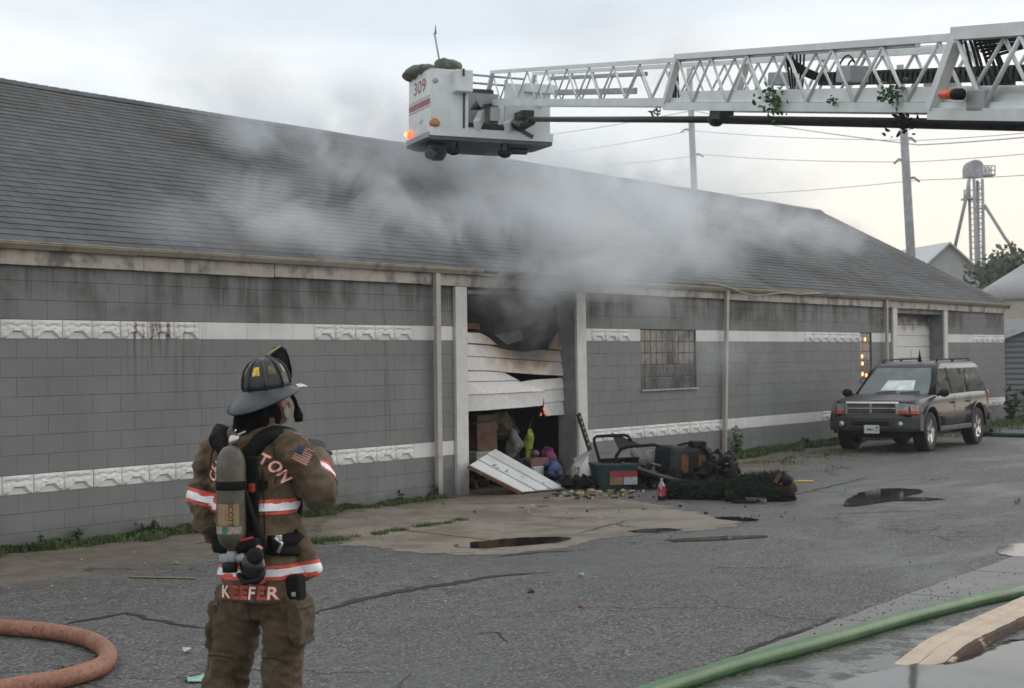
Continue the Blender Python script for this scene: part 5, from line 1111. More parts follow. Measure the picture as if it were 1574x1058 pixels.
# uprooted evergreen (artificial tree) lying along the ground
def conifer(pa, pb, ra, rb_, label, seed, n=2200, grp='dark needle branches lying by the pile'):
    rnd = random.Random(seed); o = empty('fallen_evergreen', pa, label, 'evergreen', grp); mb = MB(); mb.tube([pa+Vector((0, 0, ra*.6)), pb+Vector((0, 0, rb_*.6))], .03, 6); mb.build('stem', M_RUST, o)
    nb = MB(); ax = (pb-pa).normalized(); s1 = ax.orthogonal().normalized(); s2 = ax.cross(s1)
    for _ in range(n):
        t = rnd.random(); c = pa.lerp(pb, t); r = lerp(ra, rb_, t)*(1-.6*max(0, t-.85)/.15); a = rnd.random()*6.28; rr = r*rnd.random()**.5
        p = c + Vector((0, 0, r*.75)) + (s1*cos(a)+s2*sin(a))*rr*Vector((1, 1, 1)).length/1.732; p.z = max(p.z*1.0 - 0, H(p.x, p.y)+.015)
        d = ((s1*cos(a)+s2*sin(a))*.8+ax*rnd.uniform(.2, 1)+Vector((rnd.gauss(0, .3), rnd.gauss(0, .3), rnd.gauss(0, .3)))).normalized(); L_ = rnd.uniform(.07, .14); w = d.orthogonal().normalized()*.012
        e = p+d*L_; e.z = max(e.z, H(e.x, e.y)+.01); nb.add([p-w, p+w, e], [(0, 1, 2)])
        q = p+d*L_*.5; u = d.cross(w).normalized()*.05; e2_ = q+u+d*.03; e2_.z = max(e2_.z, H(q.x, q.y)+.01); nb.add([q-w, q+w, e2_], [(0, 1, 2)])
    nb.build('needles', mk('dark_needles', (.008, .014, .007), .85, c2=(.016, .028, .012), scale=9), o)
conifer(G(1025, 766), G(1130, 768), .12, .13, 'dark green needle branches lying just right of the red-labelled bottle', 3, 2600)
conifer(G(1115, 770), G(1215, 769), .16, .21, 'bulkier dark green needle branches at the right end of the pile', 9, 4600)
D_ = dep(1215, 771)
mb = MB(); mb.lathe(A(1214, 752, .1)+rt*-.1, [(.0, -.1), (.11, -.1), (.12, 0), (.105, .14), (0, .14)], 14, rt); tag(mb.build('rusty_bucket', mk('rusty_bucket', (.06, .022, .014), .85, c2=(.02, .014, .011), scale=6), None, G(1214, 771)), 'rusty brown bucket on its side at the end of the branches', 'bucket')
mb = MB(); mb.tube([A(1198, 744), A(1226, 740), A(1250, 740)], .015, 6); tag(mb.build('tool_handle', mk('yellow_handle', (.5, .33, .07), .5), None, A(1226, 741)), 'yellow wooden tool handle sticking out right of the rusty bucket', 'handle')
mb = MB(); mb.bar(A(1191, 742), A(1200, 728), .06, .05); tag(mb.build('charred_stump', M_RUST, None, A(1191, 744)), 'short charred brown stump upright behind the branches', 'stump')
mb = MB(); mb.sphere(A(1210, 738), (.12, .08, .07), 10, 6); tag(mb.build('black_glove', M_BURN, None, A(1210, 741)), 'black crumpled glove on top of the rusty bucket', 'glove')
for (x0, y0, x1, y1, lb) in ((1138, 764, 1176, 770, 'pale pinkish board lying in front of the branches, longer one'), (1137, 760, 1152, 764, 'short pinkish board lying in front of the branches')):
    mb = MB(); mb.bar(G(x0, y0+6, .04)-fw*.05, G(x1, y1+4, .04)-fw*.05, .03, .05); tag(mb.build('board', mk('pinkish_board', (.22, .16, .15), .7), None, G(x0, y0+6)), lb, 'board')
mb = MB(); mb.tube([G(1126, 774, .02), G(1160, 775, .03), G(1195, 767, .10), G(1200, 756, .22)], .02, 6); tag(mb.build('bent_pipe', M_BLACK, None, G(1126, 774)), 'thin black bent pipe along the front of the branches', 'pipe')
# ================================================================ firefighter (local frame: +X right, +Y forward, +Z up)
from mathutils.bvhtree import BVHTree
FP = atD(392, 900, 7.7); PHI = radians(20); FRZ = YAW-PHI-pi/2; FZ = H(FP.x, FP.y)
ff = empty('person', (FP.x, FP.y, FZ), 'person in tan firefighter coat and black helmet seen from behind, air tank on back', 'person', local=True, rz=FRZ)
FM = Matrix.Translation((FP.x, FP.y, FZ)) @ Matrix.Rotation(FRZ, 4, 'Z')
def volume(mb, vox, smooth=2, disp=None):
    me = mb.mesh('v', M_BLACK); ob = bpy.data.objects.new('v', me); COL.objects.link(ob)
    md = ob.modifiers.new('r', 'REMESH'); md.mode = 'VOXEL'; md.voxel_size = vox; md.use_smooth_shade = True
    dg = bpy.context.evaluated_depsgraph_get(); dg.update(); m2 = bpy.data.meshes.new_from_object(ob.evaluated_get(dg)); bpy.data.objects.remove(ob)
    bm = bmesh.new(); bm.from_mesh(m2)
    for _ in range(smooth): bmesh.ops.smooth_vert(bm, verts=bm.verts, factor=.5, use_axis_x=True, use_axis_y=True, use_axis_z=True)
    if disp:
        bm.normal_update()
        mv = [(v, v.normal*disp(v.co, v.normal)) for v in bm.verts]
        for v, d in mv: v.co += d
        for _ in range(1): bmesh.ops.smooth_vert(bm, verts=bm.verts, factor=.35, use_axis_x=True, use_axis_y=True, use_axis_z=True)
    for f in bm.faces: f.smooth = True
    bm.to_mesh(m2); bvh = BVHTree.FromBMesh(bm); bm.free(); return m2, bvh
def fix(name, me, mat, parent):
    me.materials.clear(); me.materials.append(mat); me.name = name
    for p in me.polygons: p.material_index = 0
    o = bpy.data.objects.new(name, me); COL.objects.link(o); o.parent = parent; OFF[o.name] = Vector(); return o
def ering(z, hw, hd, xo=0, yo=0, n=28, e=2.4):
    r = []
    for k in range(n):
        a = 2*pi*k/n; c, s = cos(a), sin(a); r.append(Vector((xo+hw*math.copysign(abs(c)**(2/e), c), yo+hd*math.copysign(abs(s)**(2/e), s), z)))
    return r
def limb(mb, pts, rs, n=16, sub=6):
    P = [Vector(p) for p in pts]; out = []; rr = []
    for i in range(len(P)-1):
        p0 = P[max(0, i-1)]; p1 = P[i]; p2 = P[i+1]; p3 = P[min(len(P)-1, i+2)]
        for t in [j/sub for j in range(sub)]:
            out.append(.5*((2*p1)+(p2-p0)*t+(2*p0-5*p1+4*p2-p3)*t*t+(3*p1-p0-3*p2+p3)*t**3)); rr.append(lerp(rs[i], rs[i+1], t))
    out.append(P[-1]); rr.append(rs[-1]); mb.tube(out, rr, n); return out
def cloth(name, c, c2):
    m = NT(name); v = m.obj(); a = m.noise(v, 5, 6, .65, .3); f = m.noise(v, 160, 2, .6); st = m.noise(m.map(v, (9, 9, 4)), 1, 4, .6)
    k = m.mix(m.rng(a, .32, .68), c, c2); k = m.mix(m.rng(st, .54, .7, 0, .75), k, tuple(x*.38 for x in c)); k = m.mix(m.rng(m.noise(v, 2.2, 6, .7, .8), .55, .75, 0, .7), k, tuple(x*.3 for x in c)); w3 = m.noise(m.map(v, (26, 26, 10)), 1, 5, .7); k = m.mix(m.rng(w3, .56, .68, 0, .5), k, tuple(min(1, x*1.5) for x in c2)); m.col(k); m.rough(.9); m.b.inputs['Sheen Weight'].default_value = .15; m.b.inputs['Specular IOR Level'].default_value = .2
    m.bump(m.math('ADD', m.math('ADD', m.math('MULTIPLY', f, .4), a), m.noise(m.map(v, (24, 24, 38), (.3, .2, .4)), 1, 4, .6, .8)), .75, .008); return m.m
M_COAT = cloth('turnout_tan', (.078, .054, .032), (.158, .112, .068)); M_PANT = cloth('turnout_trouser', (.06, .041, .024), (.112, .078, .046))
M_SKIN = mk('skin', (.42, .2, .145), .55, c2=(.5, .25, .18), scale=12, bump=.1); M_STRAP = mk('black_webbing', (.008, .008, .008), .8, var=.3, spec=.2, bump=.3, bscale=90)
def folds(p, n):
    w = Vector((p.x*5+sin(p.z*7)*.4, p.y*5, p.z*13+p.x*4)); a = noise.noise(w); w2 = Vector((p.x*13+3, p.y*13, p.z*24)); b = noise.noise(w2)
    c = noise.noise(Vector((p.x*2.5+9, p.y*2.5, p.z*3)))
    e = abs(noise.noise(Vector((p.x*8+p.z*6, p.y*8, p.z*19-p.x*8)))); return .030*(.33-abs(a))*(.7+c) + .020*(.22-e) + .006*b + .012*c
cm = MB()
cm.loft([ering(*q) for q in [(.828, .186, .148, .034), (.87, .185, .147, .033), (.96, .180, .142, .028), (1.10, .172, .136, .018), (1.265, .190, .142, .006), (1.40, .200, .142, 0), (1.49, .200, .132, 0), (1.555, .178, .118, 0), (1.605, .135, .104, .01, .0), (1.635, .102, .098, .018, .006), (1.665, .092, .092, .022, .014)]])
shR, elR, wrR = Vector((.190, .0, 1.505)), Vector((.305, .06, 1.315)), Vector((.17, .32, 1.46))
shL, elL, wrL = Vector((-.188, .0, 1.50)), Vector((-.245, -.035, 1.23)), Vector((-.215, .09, 1.08))
limb(cm, [shR+Vector((-.06, 0, .03)), shR, (shR+elR)/2+Vector((.012, -.008, .012)), elR, elR.lerp(wrR, .45)+Vector((.01, 0, -.01)), wrR], [.092, .090, .080, .071, .068, .056])
limb(cm, [shL+Vector((.06, 0, .03)), shL, (shL+elL)/2+Vector((-.012, -.008, 0)), elL, elL.lerp(wrL, .5), wrL], [.092, .088, .078, .070, .068, .058])
# right front flap of the open coat pushed out at the hip
limb(cm, [(.14, .07, 1.18), (.195, .08, 1.06), (.235, .085, .96), (.245, .085, .915)], [.05, .058, .052, .04])
me, BC = volume(cm, .0085, 1, folds); coat = fix('coat', me, M_COAT, ff)
pm = MB()
pm.loft([ering(*q) for q in [(.74, .13, .11, .03), (.80, .18, .135, .04), (.95, .175, .135, .03), (1.03, .16, .125, .025)]])
limb(pm, [(-.065, 0, .86), (-.11, .01, .68), (-.165, .02, .46), (-.20, -.01, .27), (-.22, -.02, .09)], [.112, .112, .108, .104, .10])
limb(pm, [(.145, 0, .86), (.145, .01, .68), (.12, .03, .46), (.115, 0, .27), (.12, -.01, .09)], [.112, .104, .096, .10, .098])
pm.box((.245, -.01, .735), (.06, .17, .22), Matrix.Rotation(-.06, 3, 'Y'), bev=.02); pm.box((-.195, .0, .70), (.05, .17, .22), Matrix.Rotation(.13, 3, 'Y'), bev=.02)
def folds2(p, n):
    a = noise.noise(Vector((p.x*6+p.z*5, p.y*6, p.z*15+p.x*9))); b = noise.noise(Vector((p.x*15, p.y*15, p.z*26))); c = noise.noise(Vector((p.x*3, p.y*3, p.z*3+5)))
    e = abs(noise.noise(Vector((p.x*9-p.z*7, p.y*9, p.z*21+p.x*6)))); return .036*(.33-abs(a))*(.7+c) + .024*(.22-e) + .006*b + .012*c
me, BP_ = volume(pm, .0085, 1, folds2); trou = fix('trousers', me, M_PANT, ff)
# pocket flaps and knee patches
def cast(bvh, o, d):
    h = bvh.ray_cast(Vector(o), Vector(d).normalized()); return (h[0], h[1]) if h[0] is not None else (None, None)
def drape(bvh, grid_fn, nu, nv, name, mat, parent, d, off=.004, thick=.0):
    """a sheet of cloth laid on the coat: grid_fn(u, v) gives a start point outside, cast along d"""
    vs = []; ok = {}
    for j in range(nv+1):
        for i in range(nu+1):
            o = grid_fn(i/nu, j/nv); dd = d(i/nu, j/nv) if callable(d) else d
            p, n = cast(bvh, o, dd)
            if p is None: continue
            ok[(i, j)] = len(vs); vs.append(p-Vector(dd).normalized()*off)
    fs = [(ok[(i, j)], ok[(i+1, j)], ok[(i+1, j+1)], ok[(i, j+1)]) for j in range(nv) for i in range(nu) if all(k in ok for k in ((i, j), (i+1, j), (i+1, j+1), (i, j+1)))]
    b = max((v-vs[0]).length for v in vs) if vs else 0
    return MB().add(vs, fs, 0, True).build(name, mat, parent)
def m_reflect():
    m = NT('reflective_silver'); v = m.obj(); m.col(m.mix(m.rng(m.noise(v, 30, 3), .4, .7), (.93, .93, .95), (.82, .82, .86))); m.rough(.35); m.b.inputs['Specular IOR Level'].default_value = .8; return m.m
M_REF = m_reflect(); M_TRIM = mk('red_orange_trim', (.75, .10, .075), .6, var=.15, scale=20)
def hoop(bvh, c, ax, z_off, hgt, name, mat, parent, n=64, off=.004, a0=0, a1=360, r0=.0):
    """band round an axis: cast outward from the axis to the cloth surface"""
    ax = Vector(ax).normalized(); u = ax.orthogonal().normalized(); w = ax.cross(u); vs = []; fs = []
    rows = 3
    for j in range(rows):
        for k in range(n+1):
            a = radians(lerp(a0, a1, k/n)); d = u*cos(a)+w*sin(a); o = Vector(c)+ax*(z_off+hgt*(j/(rows-1)-.5))+d*r0
            p, _ = cast(bvh, o, d)
            if p is None or (p-o).length > .30: p = o+d*.15
            vs.append(p+d*off)
    for j in range(rows-1):
        for k in range(n): a = j*(n+1)+k; fs.append((a, a+1, a+n+2, a+n+1))
    return MB().add(vs, fs, 0, True).build(name, mat, parent)
def tri(bvh, c, ax, w, parent):
    hoop(bvh, c, ax, 0, w, 'trim_band', M_TRIM, parent, off=.004); hoop(bvh, c, ax, 0, w*.52, 'reflective_band', M_REF, parent, off=.0065)
tri(BC, (.028, 0, .962), (0, 0, 1), .066, coat); tri(BC, (.006, 0, 1.262), (0, 0, 1), .068, coat)
tri(BC, elR.lerp(wrR, .38)+Vector((.008, 0, -.008)), wrR-elR, .075, coat); tri(BC, (shL+elL)/2+Vector((-.012, -.008, -.075)), elL-shL, .068, coat)
tri(BC, (.238, .085, .965), (.12, .0, -1), .07, coat)
def letters(txt, size, place, parent, name, cols, bold, dy=0., space=1.05):
    xs_ = []; x = 0; data = []
    for chh in txt:
        v, f, w, h = textmesh(chh, size, bold); vo, fo, wo, ho = textmesh(chh, size, bold+.045)
        data.append((x+w/2, v, f, vo, fo)); x += w*space+size*.14
    tot = x-size*.14
    for i, (cx_, v, f, vo, fo) in enumerate(data):
        for vv, ff_, mat, off, nm in ((vo, fo, M_TRIM, .0045, name+'_edge'), (v, f, cols[i % len(cols)], .0075, name)):
            ps = []
            for q in vv:
                o = place(cx_-tot/2, q); p, n = cast(BC, o+Vector((0, -1, 0)), (0, 1, 0)); ps.append((p if p is not None else o)+Vector((0, -off, 0)))
            MB().add(ps, ff_).build(nm, mat, parent)
M_CREAM = mk('cream_letter', (.85, .72, .58), .5, var=.1); M_SALM = mk('worn_red_letter', (.42, .10, .075), .6, var=.2); M_WL = mk('white_letter', (.9, .88, .9), .4, var=.04)
letters('KEEFER', .078, lambda cx_, q: Vector((.045+cx_+q.x, 0, .873+q.y)), coat, 'letter', [M_CREAM, M_SALM, M_SALM, M_WL, M_SALM, M_CREAM], .012)
def arc(cx_, q):
    R_ = .20; a = cx_/R_; u = Vector((cos(a), 0, -sin(a))); n = Vector((sin(a), 0, cos(a))); return Vector((.024, 0, 1.305)) + n*(R_+q.y) + u*q.x
letters('CHARLESTON', .068, arc, coat, 'letter', [M_CREAM], .01, space=1.0)
# sewn seams of the coat and trousers
M_SEAM = mk('seam_thread', (.035, .024, .014), .9)
def seam(bvh, pts, par, d=(0, 1, 0), w=.004):
    P = []
    for a, b in zip(pts[:-1], pts[1:]):
        for k in range(10):
            o = Vector(a).lerp(Vector(b), k/10); p, n = cast(bvh, o-Vector(d)*.6, d)
            if p is not None: P.append(p-Vector(d)*.0015)
    if len(P) > 2: MB().tube(P, w, 5).build('seam', M_SEAM, par)
seam(BC, [(-.17, 0, 1.47), (-.08, 0, 1.455), (.08, 0, 1.455), (.17, 0, 1.47)], coat); seam(BC, [(.155, 0, 1.55), (.172, 0, 1.45), (.165, 0, 1.36)], coat); seam(BC, [(-.155, 0, 1.55), (-.172, 0, 1.45), (-.165, 0, 1.36)], coat); seam(BC, [(.12, 0, 1.43), (.125, 0, 1.30), (.12, 0, 1.0), (.13, 0, .85)], coat)
seam(BP_, [(.05, 0, .56), (.12, 0, .565), (.2, 0, .555)], trou); seam(BP_, [(-.23, 0, .56), (-.15, 0, .57), (-.06, 0, .56)], trou); seam(BP_, [(.03, 0, .80), (.035, 0, .73)], trou)
# flag patch on the right sleeve
vdir = (FM.to_3x3().inverted() @ fw).normalized(); vr = (FM.to_3x3().inverted() @ rt).normalized(); fc_ = FM.inverted() @ atD(471, 697, 7.7)
pu = (vr*.86+Vector((0, 0, -.38))).normalized(); pu = (vr*cos(radians(28)) - Vector((0, 0, 1))*sin(radians(28))).normalized(); pv = (vr*sin(radians(28)) + Vector((0, 0, 1))*cos(radians(28))).normalized()
def flag(u0, u1, v0, v1, nm, mat, off):
    drape(BC, lambda u, v: fc_ - vdir*.6 + pu*(lerp(u0, u1, u)-.5)*.075 + pv*(lerp(v0, v1, v)-.5)*.055*1.3, 5, 4, nm, mat, coat, vdir, off)
flag(0, 1, 0, 1, 'flag_patch', mk('flag_cream', (.5, .42, .34), .8), .004)
for i in range(7): flag(0, 1, i/6.6, i/6.6+.075, 'flag_stripe', mk('flag_red', (.30, .07, .05), .8), .006)
flag(0.0, .42, .46, 1, 'flag_canton', mk('flag_blue', (.03, .04, .09), .8), .0075)
# hood, head, helmet
HD = Vector((.058, .050, 1.742)); HY = radians(-14); RH = Matrix.Rotation(HY, 3, 'Z') @ Matrix.Rotation(radians(-3), 3, 'Y') @ Matrix.Rotation(radians(7), 3, 'X')
def hp_(x, y, z): return HD + RH @ Vector((x, y, z))
bm_ = MB()
bm_.sphere(hp_(0, -.005, .02), (.078, .098, .105), 20, 14, rot=RH); bm_.sphere(hp_(0, .035, -.055), (.062, .065, .07), 16, 10, rot=RH)
bm_.sphere(hp_(0, .098, -.015), (.014, .022, .018), 8, 6, rot=RH); bm_.sphere(hp_(0, .092, .005), (.011, .015, .028), 8, 6, rot=RH); bm_.sphere(hp_(0, .088, -.055), (.024, .012, .009), 8, 6, rot=RH); bm_.sphere(hp_(0, .075, -.10), (.028, .024, .022), 8, 6, rot=RH)
for s in (-1, 1):
    bm_.sphere(hp_(s*.080, -.005, -.01), (.012, .022, .034), 8, 6, rot=RH); bm_.sphere(hp_(s*.045, .07, -.03), (.024, .02, .022), 8, 6, rot=RH); bm_.sphere(hp_(s*.032, .085, .035), (.026, .014, .01), 8, 6, rot=RH)
limb(bm_, [hp_(0, -.015, -.02), (.035, .02, 1.66), (.02, .0, 1.56)], [.062, .062, .075])
bm_.loft([ering(*q) for q in [(.95, .15, .1), (1.2, .14, .1), (1.45, .17, .10), (1.56, .10, .08)]])
limb(bm_, [(.15, 0, 1.48), shR-Vector((.02, 0, 0)), elR, wrR], [.055, .05, .042, .032]); limb(bm_, [(-.15, 0, 1.48), shL+Vector((.02, 0, 0)), elL, wrL], [.055, .05, .042, .032])
limb(bm_, [(-.07, 0, .95), (-.11, .01, .68), (-.165, .02, .46), (-.22, -.02, .09)], [.085, .08, .06, .045]); limb(bm_, [(.12, 0, .95), (.12, .01, .68), (.115, .03, .46), (.12, -.01, .09)], [.085, .08, .06, .045])
me, BB = volume(bm_, .006, 2); fix('body', me, M_SKIN, ff)
for s in (-1, 1):
    e_ = MB().sphere(hp_(s*.032, .082, .015), (.013, .011, .011), 10, 6).build('eye', mk('eye_white', (.8, .78, .74), .2), ff); MB().sphere(hp_(s*.032, .0915, .015), (.006, .003, .006), 8, 5).build('iris', mk('iris', (.05, .03, .02), .2), e_)
hm_ = MB(); hm_.sphere(hp_(0, -.02, .03), (.082, .095, .1), 16, 10, rot=RH); limb(hm_, [hp_(0, -.045, -.01), hp_(-.005, -.05, -.07), (.02, -.035, 1.665), (.015, -.02, 1.60)], [.075, .08, .088, .10])
me, _ = volume(hm_, .008, 2, lambda p, n: .008*noise.noise(p*22)); hood = fix('hood', me, mk('black_knit', (.007, .007, .008), .95, var=.3, spec=.1), ff)
MB().tube([hp_(s_, .05, -.085) for s_ in (-.05, 0, .05)], [.012, .02, .012], 8).build('moustache', mk('grey_hair', (.4, .38, .35), .9), ff)
sb = MB(); sb.sphere(hp_(.073, .028, -.06), (.008, .022, .035), 8, 6, rot=RH); sb.build('sideburn', MATS['grey_hair'], ff)
M_HEL = mk('helmet_black', (.012, .0125, .014), .38, c2=(.025, .026, .028), scale=9, bump=.15, bscale=40); M_HBR = mk('helmet_brim', (.032, .036, .042), .42, c2=(.06, .066, .073), scale=7, bump=.2)
def hel(x, y, z): return hp_(x, y, z+.035)
N_ = 44
def brim_r(a):                                  # a = 0 at the front, grows round to the back
    b = (1-cos(a))/2
    return .112+.032*sin(a)**2*.8+.02*(1-b)+.065*b**2.2, .135+.02*(1-b)+.095*b**1.8
dome = MB(); rings = []
for t in [0, .12, .3, .5, .68, .82, .92, .98, 1.0]:
    z = .02+.148*sin(t*pi/2); q = cos(t*pi/2)**.72 if t < 1 else 0.02; ring = []
    for k in range(96):
        a = 2*pi*k/96; rib = .005*max(0, cos(a*8))**8*(1 if t < .98 else .2); rr = 1+rib/.1
        ring.append(hel(.099*q*rr*sin(a), .120*q*rr*cos(a)-.004, z))
    rings.append(ring)
dome.loft(rings, True, 0, True); helmet = dome.build('helmet', M_HEL, ff)
brim = MB(); rings = []
for (f_, zo) in ((0, .03), (.3, .018), (.7, .006), (1.0, -.004), (1.02, -.012), (.98, -.016), (.6, -.004), (0, .014)):
    ring = []
    for k in range(N_):
        a = 2*pi*k/N_; rx, ry = brim_r(a); b = (1-cos(a))/2; side_ = sin(a)**2
        dr = -.055*b**2*f_ + .022*side_*f_**2*(1-b*.4)
        ring.append(hel(lerp(.092, rx, f_)*sin(a), lerp(.114, ry, f_)*cos(a)-.004, zo+dr))
    rings.append(ring)
brim.loft(rings, False, 0, True); brim.build('brim', M_HBR, helmet)
for i in range(8):
    a = pi/8*0+2*pi*i/8; mb = MB(); pts = []
    for t in [j/10 for j in range(11)]:
        z = .040+.132*sin(t*pi/2); q = cos(t*pi/2)**.72 if t < 1 else 0.02; pts.append(hel(.103*q*sin(a), .124*q*cos(a)-.004, z-.008+.003*(1-t)))
    mb.tube(pts, .006, 6); mb.build('rib', M_HEL, helmet)
M_GOLD = NT('yellow_reflector'); v = M_GOLD.obj(); M_GOLD.col(M_GOLD.mix(M_GOLD.rng(M_GOLD.noise(v, 60, 4, .7), .35, .65), (.35, .24, .03), (.85, .68, .12))); M_GOLD.rough(.25); M_GOLD.b.inputs['Metallic'].default_value = .3; M_GOLD = M_GOLD.m
M_GOLD2 = mk('dull_reflector', (.10, .085, .03), .35, c2=(.2, .17, .06), scale=30)
for i in range(8):
    a = pi/8+2*pi*i/8; vs = []
    if i == 0 or i == 7: continue
    for t, wd_ in ((.33, .19), (.40, .18), (.47, .165), (.55, .15)):
        z = .02+.148*sin(t*pi/2); q = cos(t*pi/2)**.72
        for j in range(5): b = a+wd_*(j/2-1); vs.append(hel(.1015*q*sin(b), .1225*q*cos(b)-.004, z))
    MB().add(vs, [(r*5+j, r*5+j+1, r*5+j+6, r*5+j+5) for r in range(3) for j in range(4)]).build('reflector', M_GOLD if i == 3 else M_GOLD2, helmet)
sh_ = MB(); vs = []
for z, wd_ in ((.05, .045), (.10, .055), (.16, .05), (.19, .042), (.205, .022)):
    for x in (-1, -.5, 0, .5, 1): vs.append(hel(x*wd_, .150-.022*x*x-.25*(z-.05)*.35, z))
fs = [(r*5+j, r*5+j+1, r*5+j+6, r*5+j+5) for r in range(4) for j in range(4)]
sh_.add(vs, fs); k = [v+RH@Vector((0, -.012, 0)) for v in vs]; sh_.add(k, [f[::-1] for f in fs]); sh_.build('front_shield', mk('shield_leather', (.018, .017, .016), .6), helmet)
mb = MB(); mb.tube([hel(0, .02, .172), hel(0, .07, .19), hel(0, .125, .205)], [.007, .008, .006], 6); mb.build('holder', mk('brass', (.3, .24, .12), .4, .6), helmet)
mb = MB(); mb.tube([hel(.092, .05, -.01), hel(.10, .065, -.05), hel(.098, .075, -.085)], .011, 6); mb.tube([hel(.098, .075, -.085), hel(.096, .08, -.12), hel(.094, .08, -.15)], [.014, .024, .020], 8); mb.build('ear_flap', M_STRAP, helmet)
mb = MB(); mb.slab([hel(.10, .10, .012), hel(.135, .13, .008), hel(.06, .17, .02), hel(.04, .15, .02)], (0, 0, 1), .004); mb.build('visor_edge', mk('visor_clear', (.55, .56, .58), .2), helmet)
# collar with its reflective tab, boots, gloves
drape(BC, lambda u, v: Vector((lerp(-.035, .015, u), -.5, lerp(1.625, 1.655, v)-.02*(1-u))), 4, 3, 'collar_tab', M_REF, coat, (0, 1, 0), .012)
for s, x, y in ((-1, -.22, -.03), (1, .12, -.01)):
    mb = MB(); mb.loft([ering(z, w, d, x, y+yo, 16) for z, w, d, yo in ((.0, .055, .15, .05), (.03, .058, .152, .05), (.07, .055, .135, .045), (.11, .055, .085, .01), (.2, .06, .065, 0), (.33, .07, .075, 0))]); mb.build('boot', M_BLACK, ff)
def glove(wr, d, up_, side_, curl, name='glove'):
    d = Vector(d).normalized(); n_ = Vector(up_); n_ = (n_-d*n_.dot(d)).normalized(); w = d.cross(n_)*side_; g_ = MB()
    limb(g_, [wr-d*.06, wr, wr+d*.02], [.048, .042, .036]); R = Matrix((w, d, n_)).transposed(); g_.box(wr+d*.065, (.088, .095, .036), R, bev=.014)
    for i, (o, L_) in enumerate(((-.032, .068), (-.011, .078), (.011, .074), (.032, .058))):
        b = wr+d*.105+w*o; c1 = d; c2 = (d*cos(curl)-n_*sin(curl)); c3 = (d*cos(2*curl)-n_*sin(2*curl))
        limb(g_, [b-d*.03, b, b+c1*L_*.4, b+c1*L_*.4+c2*L_*.35, b+c1*L_*.4+c2*L_*.35+c3*L_*.3], [.012, .0125, .012, .0115, .0095], 8, 3)
    tb_ = wr+d*.035-w*.04; limb(g_, [tb_+w*.02, tb_-w*.015+d*.02, tb_-w*.03+d*.05-n_*.015, tb_-w*.03+d*.078-n_*.025], [.015, .015, .0135, .011], 8, 3)
    me, _ = volume(g_, .0055, 1, lambda p, n: .002*noise.noise(p*60)); return fix(name, me, mk('black_leather', (.013, .013, .013), .55, var=.3, bump=.4, bscale=60), ff)
glove(wrL+Vector((0, .01, -.015)), (wrL-elL)+Vector((0, -.06, -.12)), (-1, 0, .2), 1, .55); glove(wrR+Vector((-.01, .02, .01)), (wrR-elR), (0, .5, 1), -1, .5)
# trouser pocket flaps and side pouch
drape(BP_, lambda u, v: Vector((1.0, lerp(-.10, .07, u), lerp(.80, .855, v))), 6, 3, 'pocket_flap', M_PANT, trou, (-1, 0, 0), .008)
drape(BP_, lambda u, v: Vector((-1.0, lerp(-.10, .07, u), lerp(.80, .855, v))), 6, 3, 'pocket_flap', M_PANT, trou, (1, 0, 0), .008)

# air pack worn on the back: a thing of its own
ap = empty('air_pack', (FP.x, FP.y, FZ-.035), 'worn air tank in black harness on the back of the firefighter', 'air pack', local=True, rz=FRZ)
TX, TY = .020, -.245
tk = MB(); r = .066
tk.lathe((TX, TY, 1.12), [(.018, -.02), (.022, 0), (.045, .012), (.060, .035), (r, .07), (r, .37), (.062, .405), (.050, .435), (.032, .455), (.012, .462), (0, .463)], 32)
m = NT('tank_composite'); v = m.obj(); a = m.noise(v, 14, 5, .65); s = m.noise(m.map(v, (30, 30, 4)), 1, 4, .6); k = m.mix(m.rng(a, .35, .65), (.075, .066, .052), (.13, .115, .09)); k = m.mix(m.rng(s, .58, .7, 0, .8), k, (.17, .05, .03)); k = m.mix(m.rng(a, .66, .75), k, (.02, .02, .018)); m.col(k); m.rough(.45); m.bump(s, .1, .003)
tank = tk.build('air_cylinder', m.m, ap)
def tlabel(z0, z1, a0, a1, mat, nm, rr=.0672):
    vs = []; n = 14
    for z in (z0, z1):
        for i in range(n+1): a = radians(lerp(a0, a1, i/n)); vs.append(Vector((TX+rr*sin(a), TY-rr*cos(a), z)))
    MB().add(vs, [(i, i+1, n+2+i, n+1+i) for i in range(n)]).build(nm, mat, tank)
tlabel(1.228, 1.325, -82, 60, mk('tan_label', (.36, .26, .13), .6, c2=(.26, .18, .09), scale=20), 'label'); tlabel(1.19, 1.224, -80, 70, mk('dirty_white_label', (.42, .37, .32), .6, c2=(.25, .17, .14), scale=40), 'label')
def ttext(txt, size, ac, zc, rot, mat, rr=.0686):
    v, f, w, h = textmesh(txt, size, .012); ps = []
    for q in v:
        x, z = (q.y*(-1), q.x) if rot > 0 else (q.y, -q.x)
        a = radians(ac)+x/rr; ps.append(Vector((TX+rr*sin(a), TY-rr*cos(a), zc+z)))
    MB().add(ps, f).build('lettering', mat, tank)
M_INK = mk('label_ink', (.05, .02, .015), .6)
ttext('SCOTT', .034, -48, 1.276, -1, M_INK); ttext('SCOTT', .034, 26, 1.276, -1, M_INK); tlabel(1.25, 1.30, -68, -63, M_SALM, 'red_print', .0684); tlabel(1.25, 1.30, 5, 10, M_SALM, 'red_print', .0684)
vs = [Vector((TX+.0688*sin(radians(2)+.015*cos(t)/.0688), TY-.0688*cos(radians(2)+.015*cos(t)/.0688), 1.207+.017*sin(t))) for t in [2*pi*i/16 for i in range(16)]]; MB().add(vs, [list(range(16))]).build('seal_mark', mk('label_green', (.03, .16, .08), .5), tank)
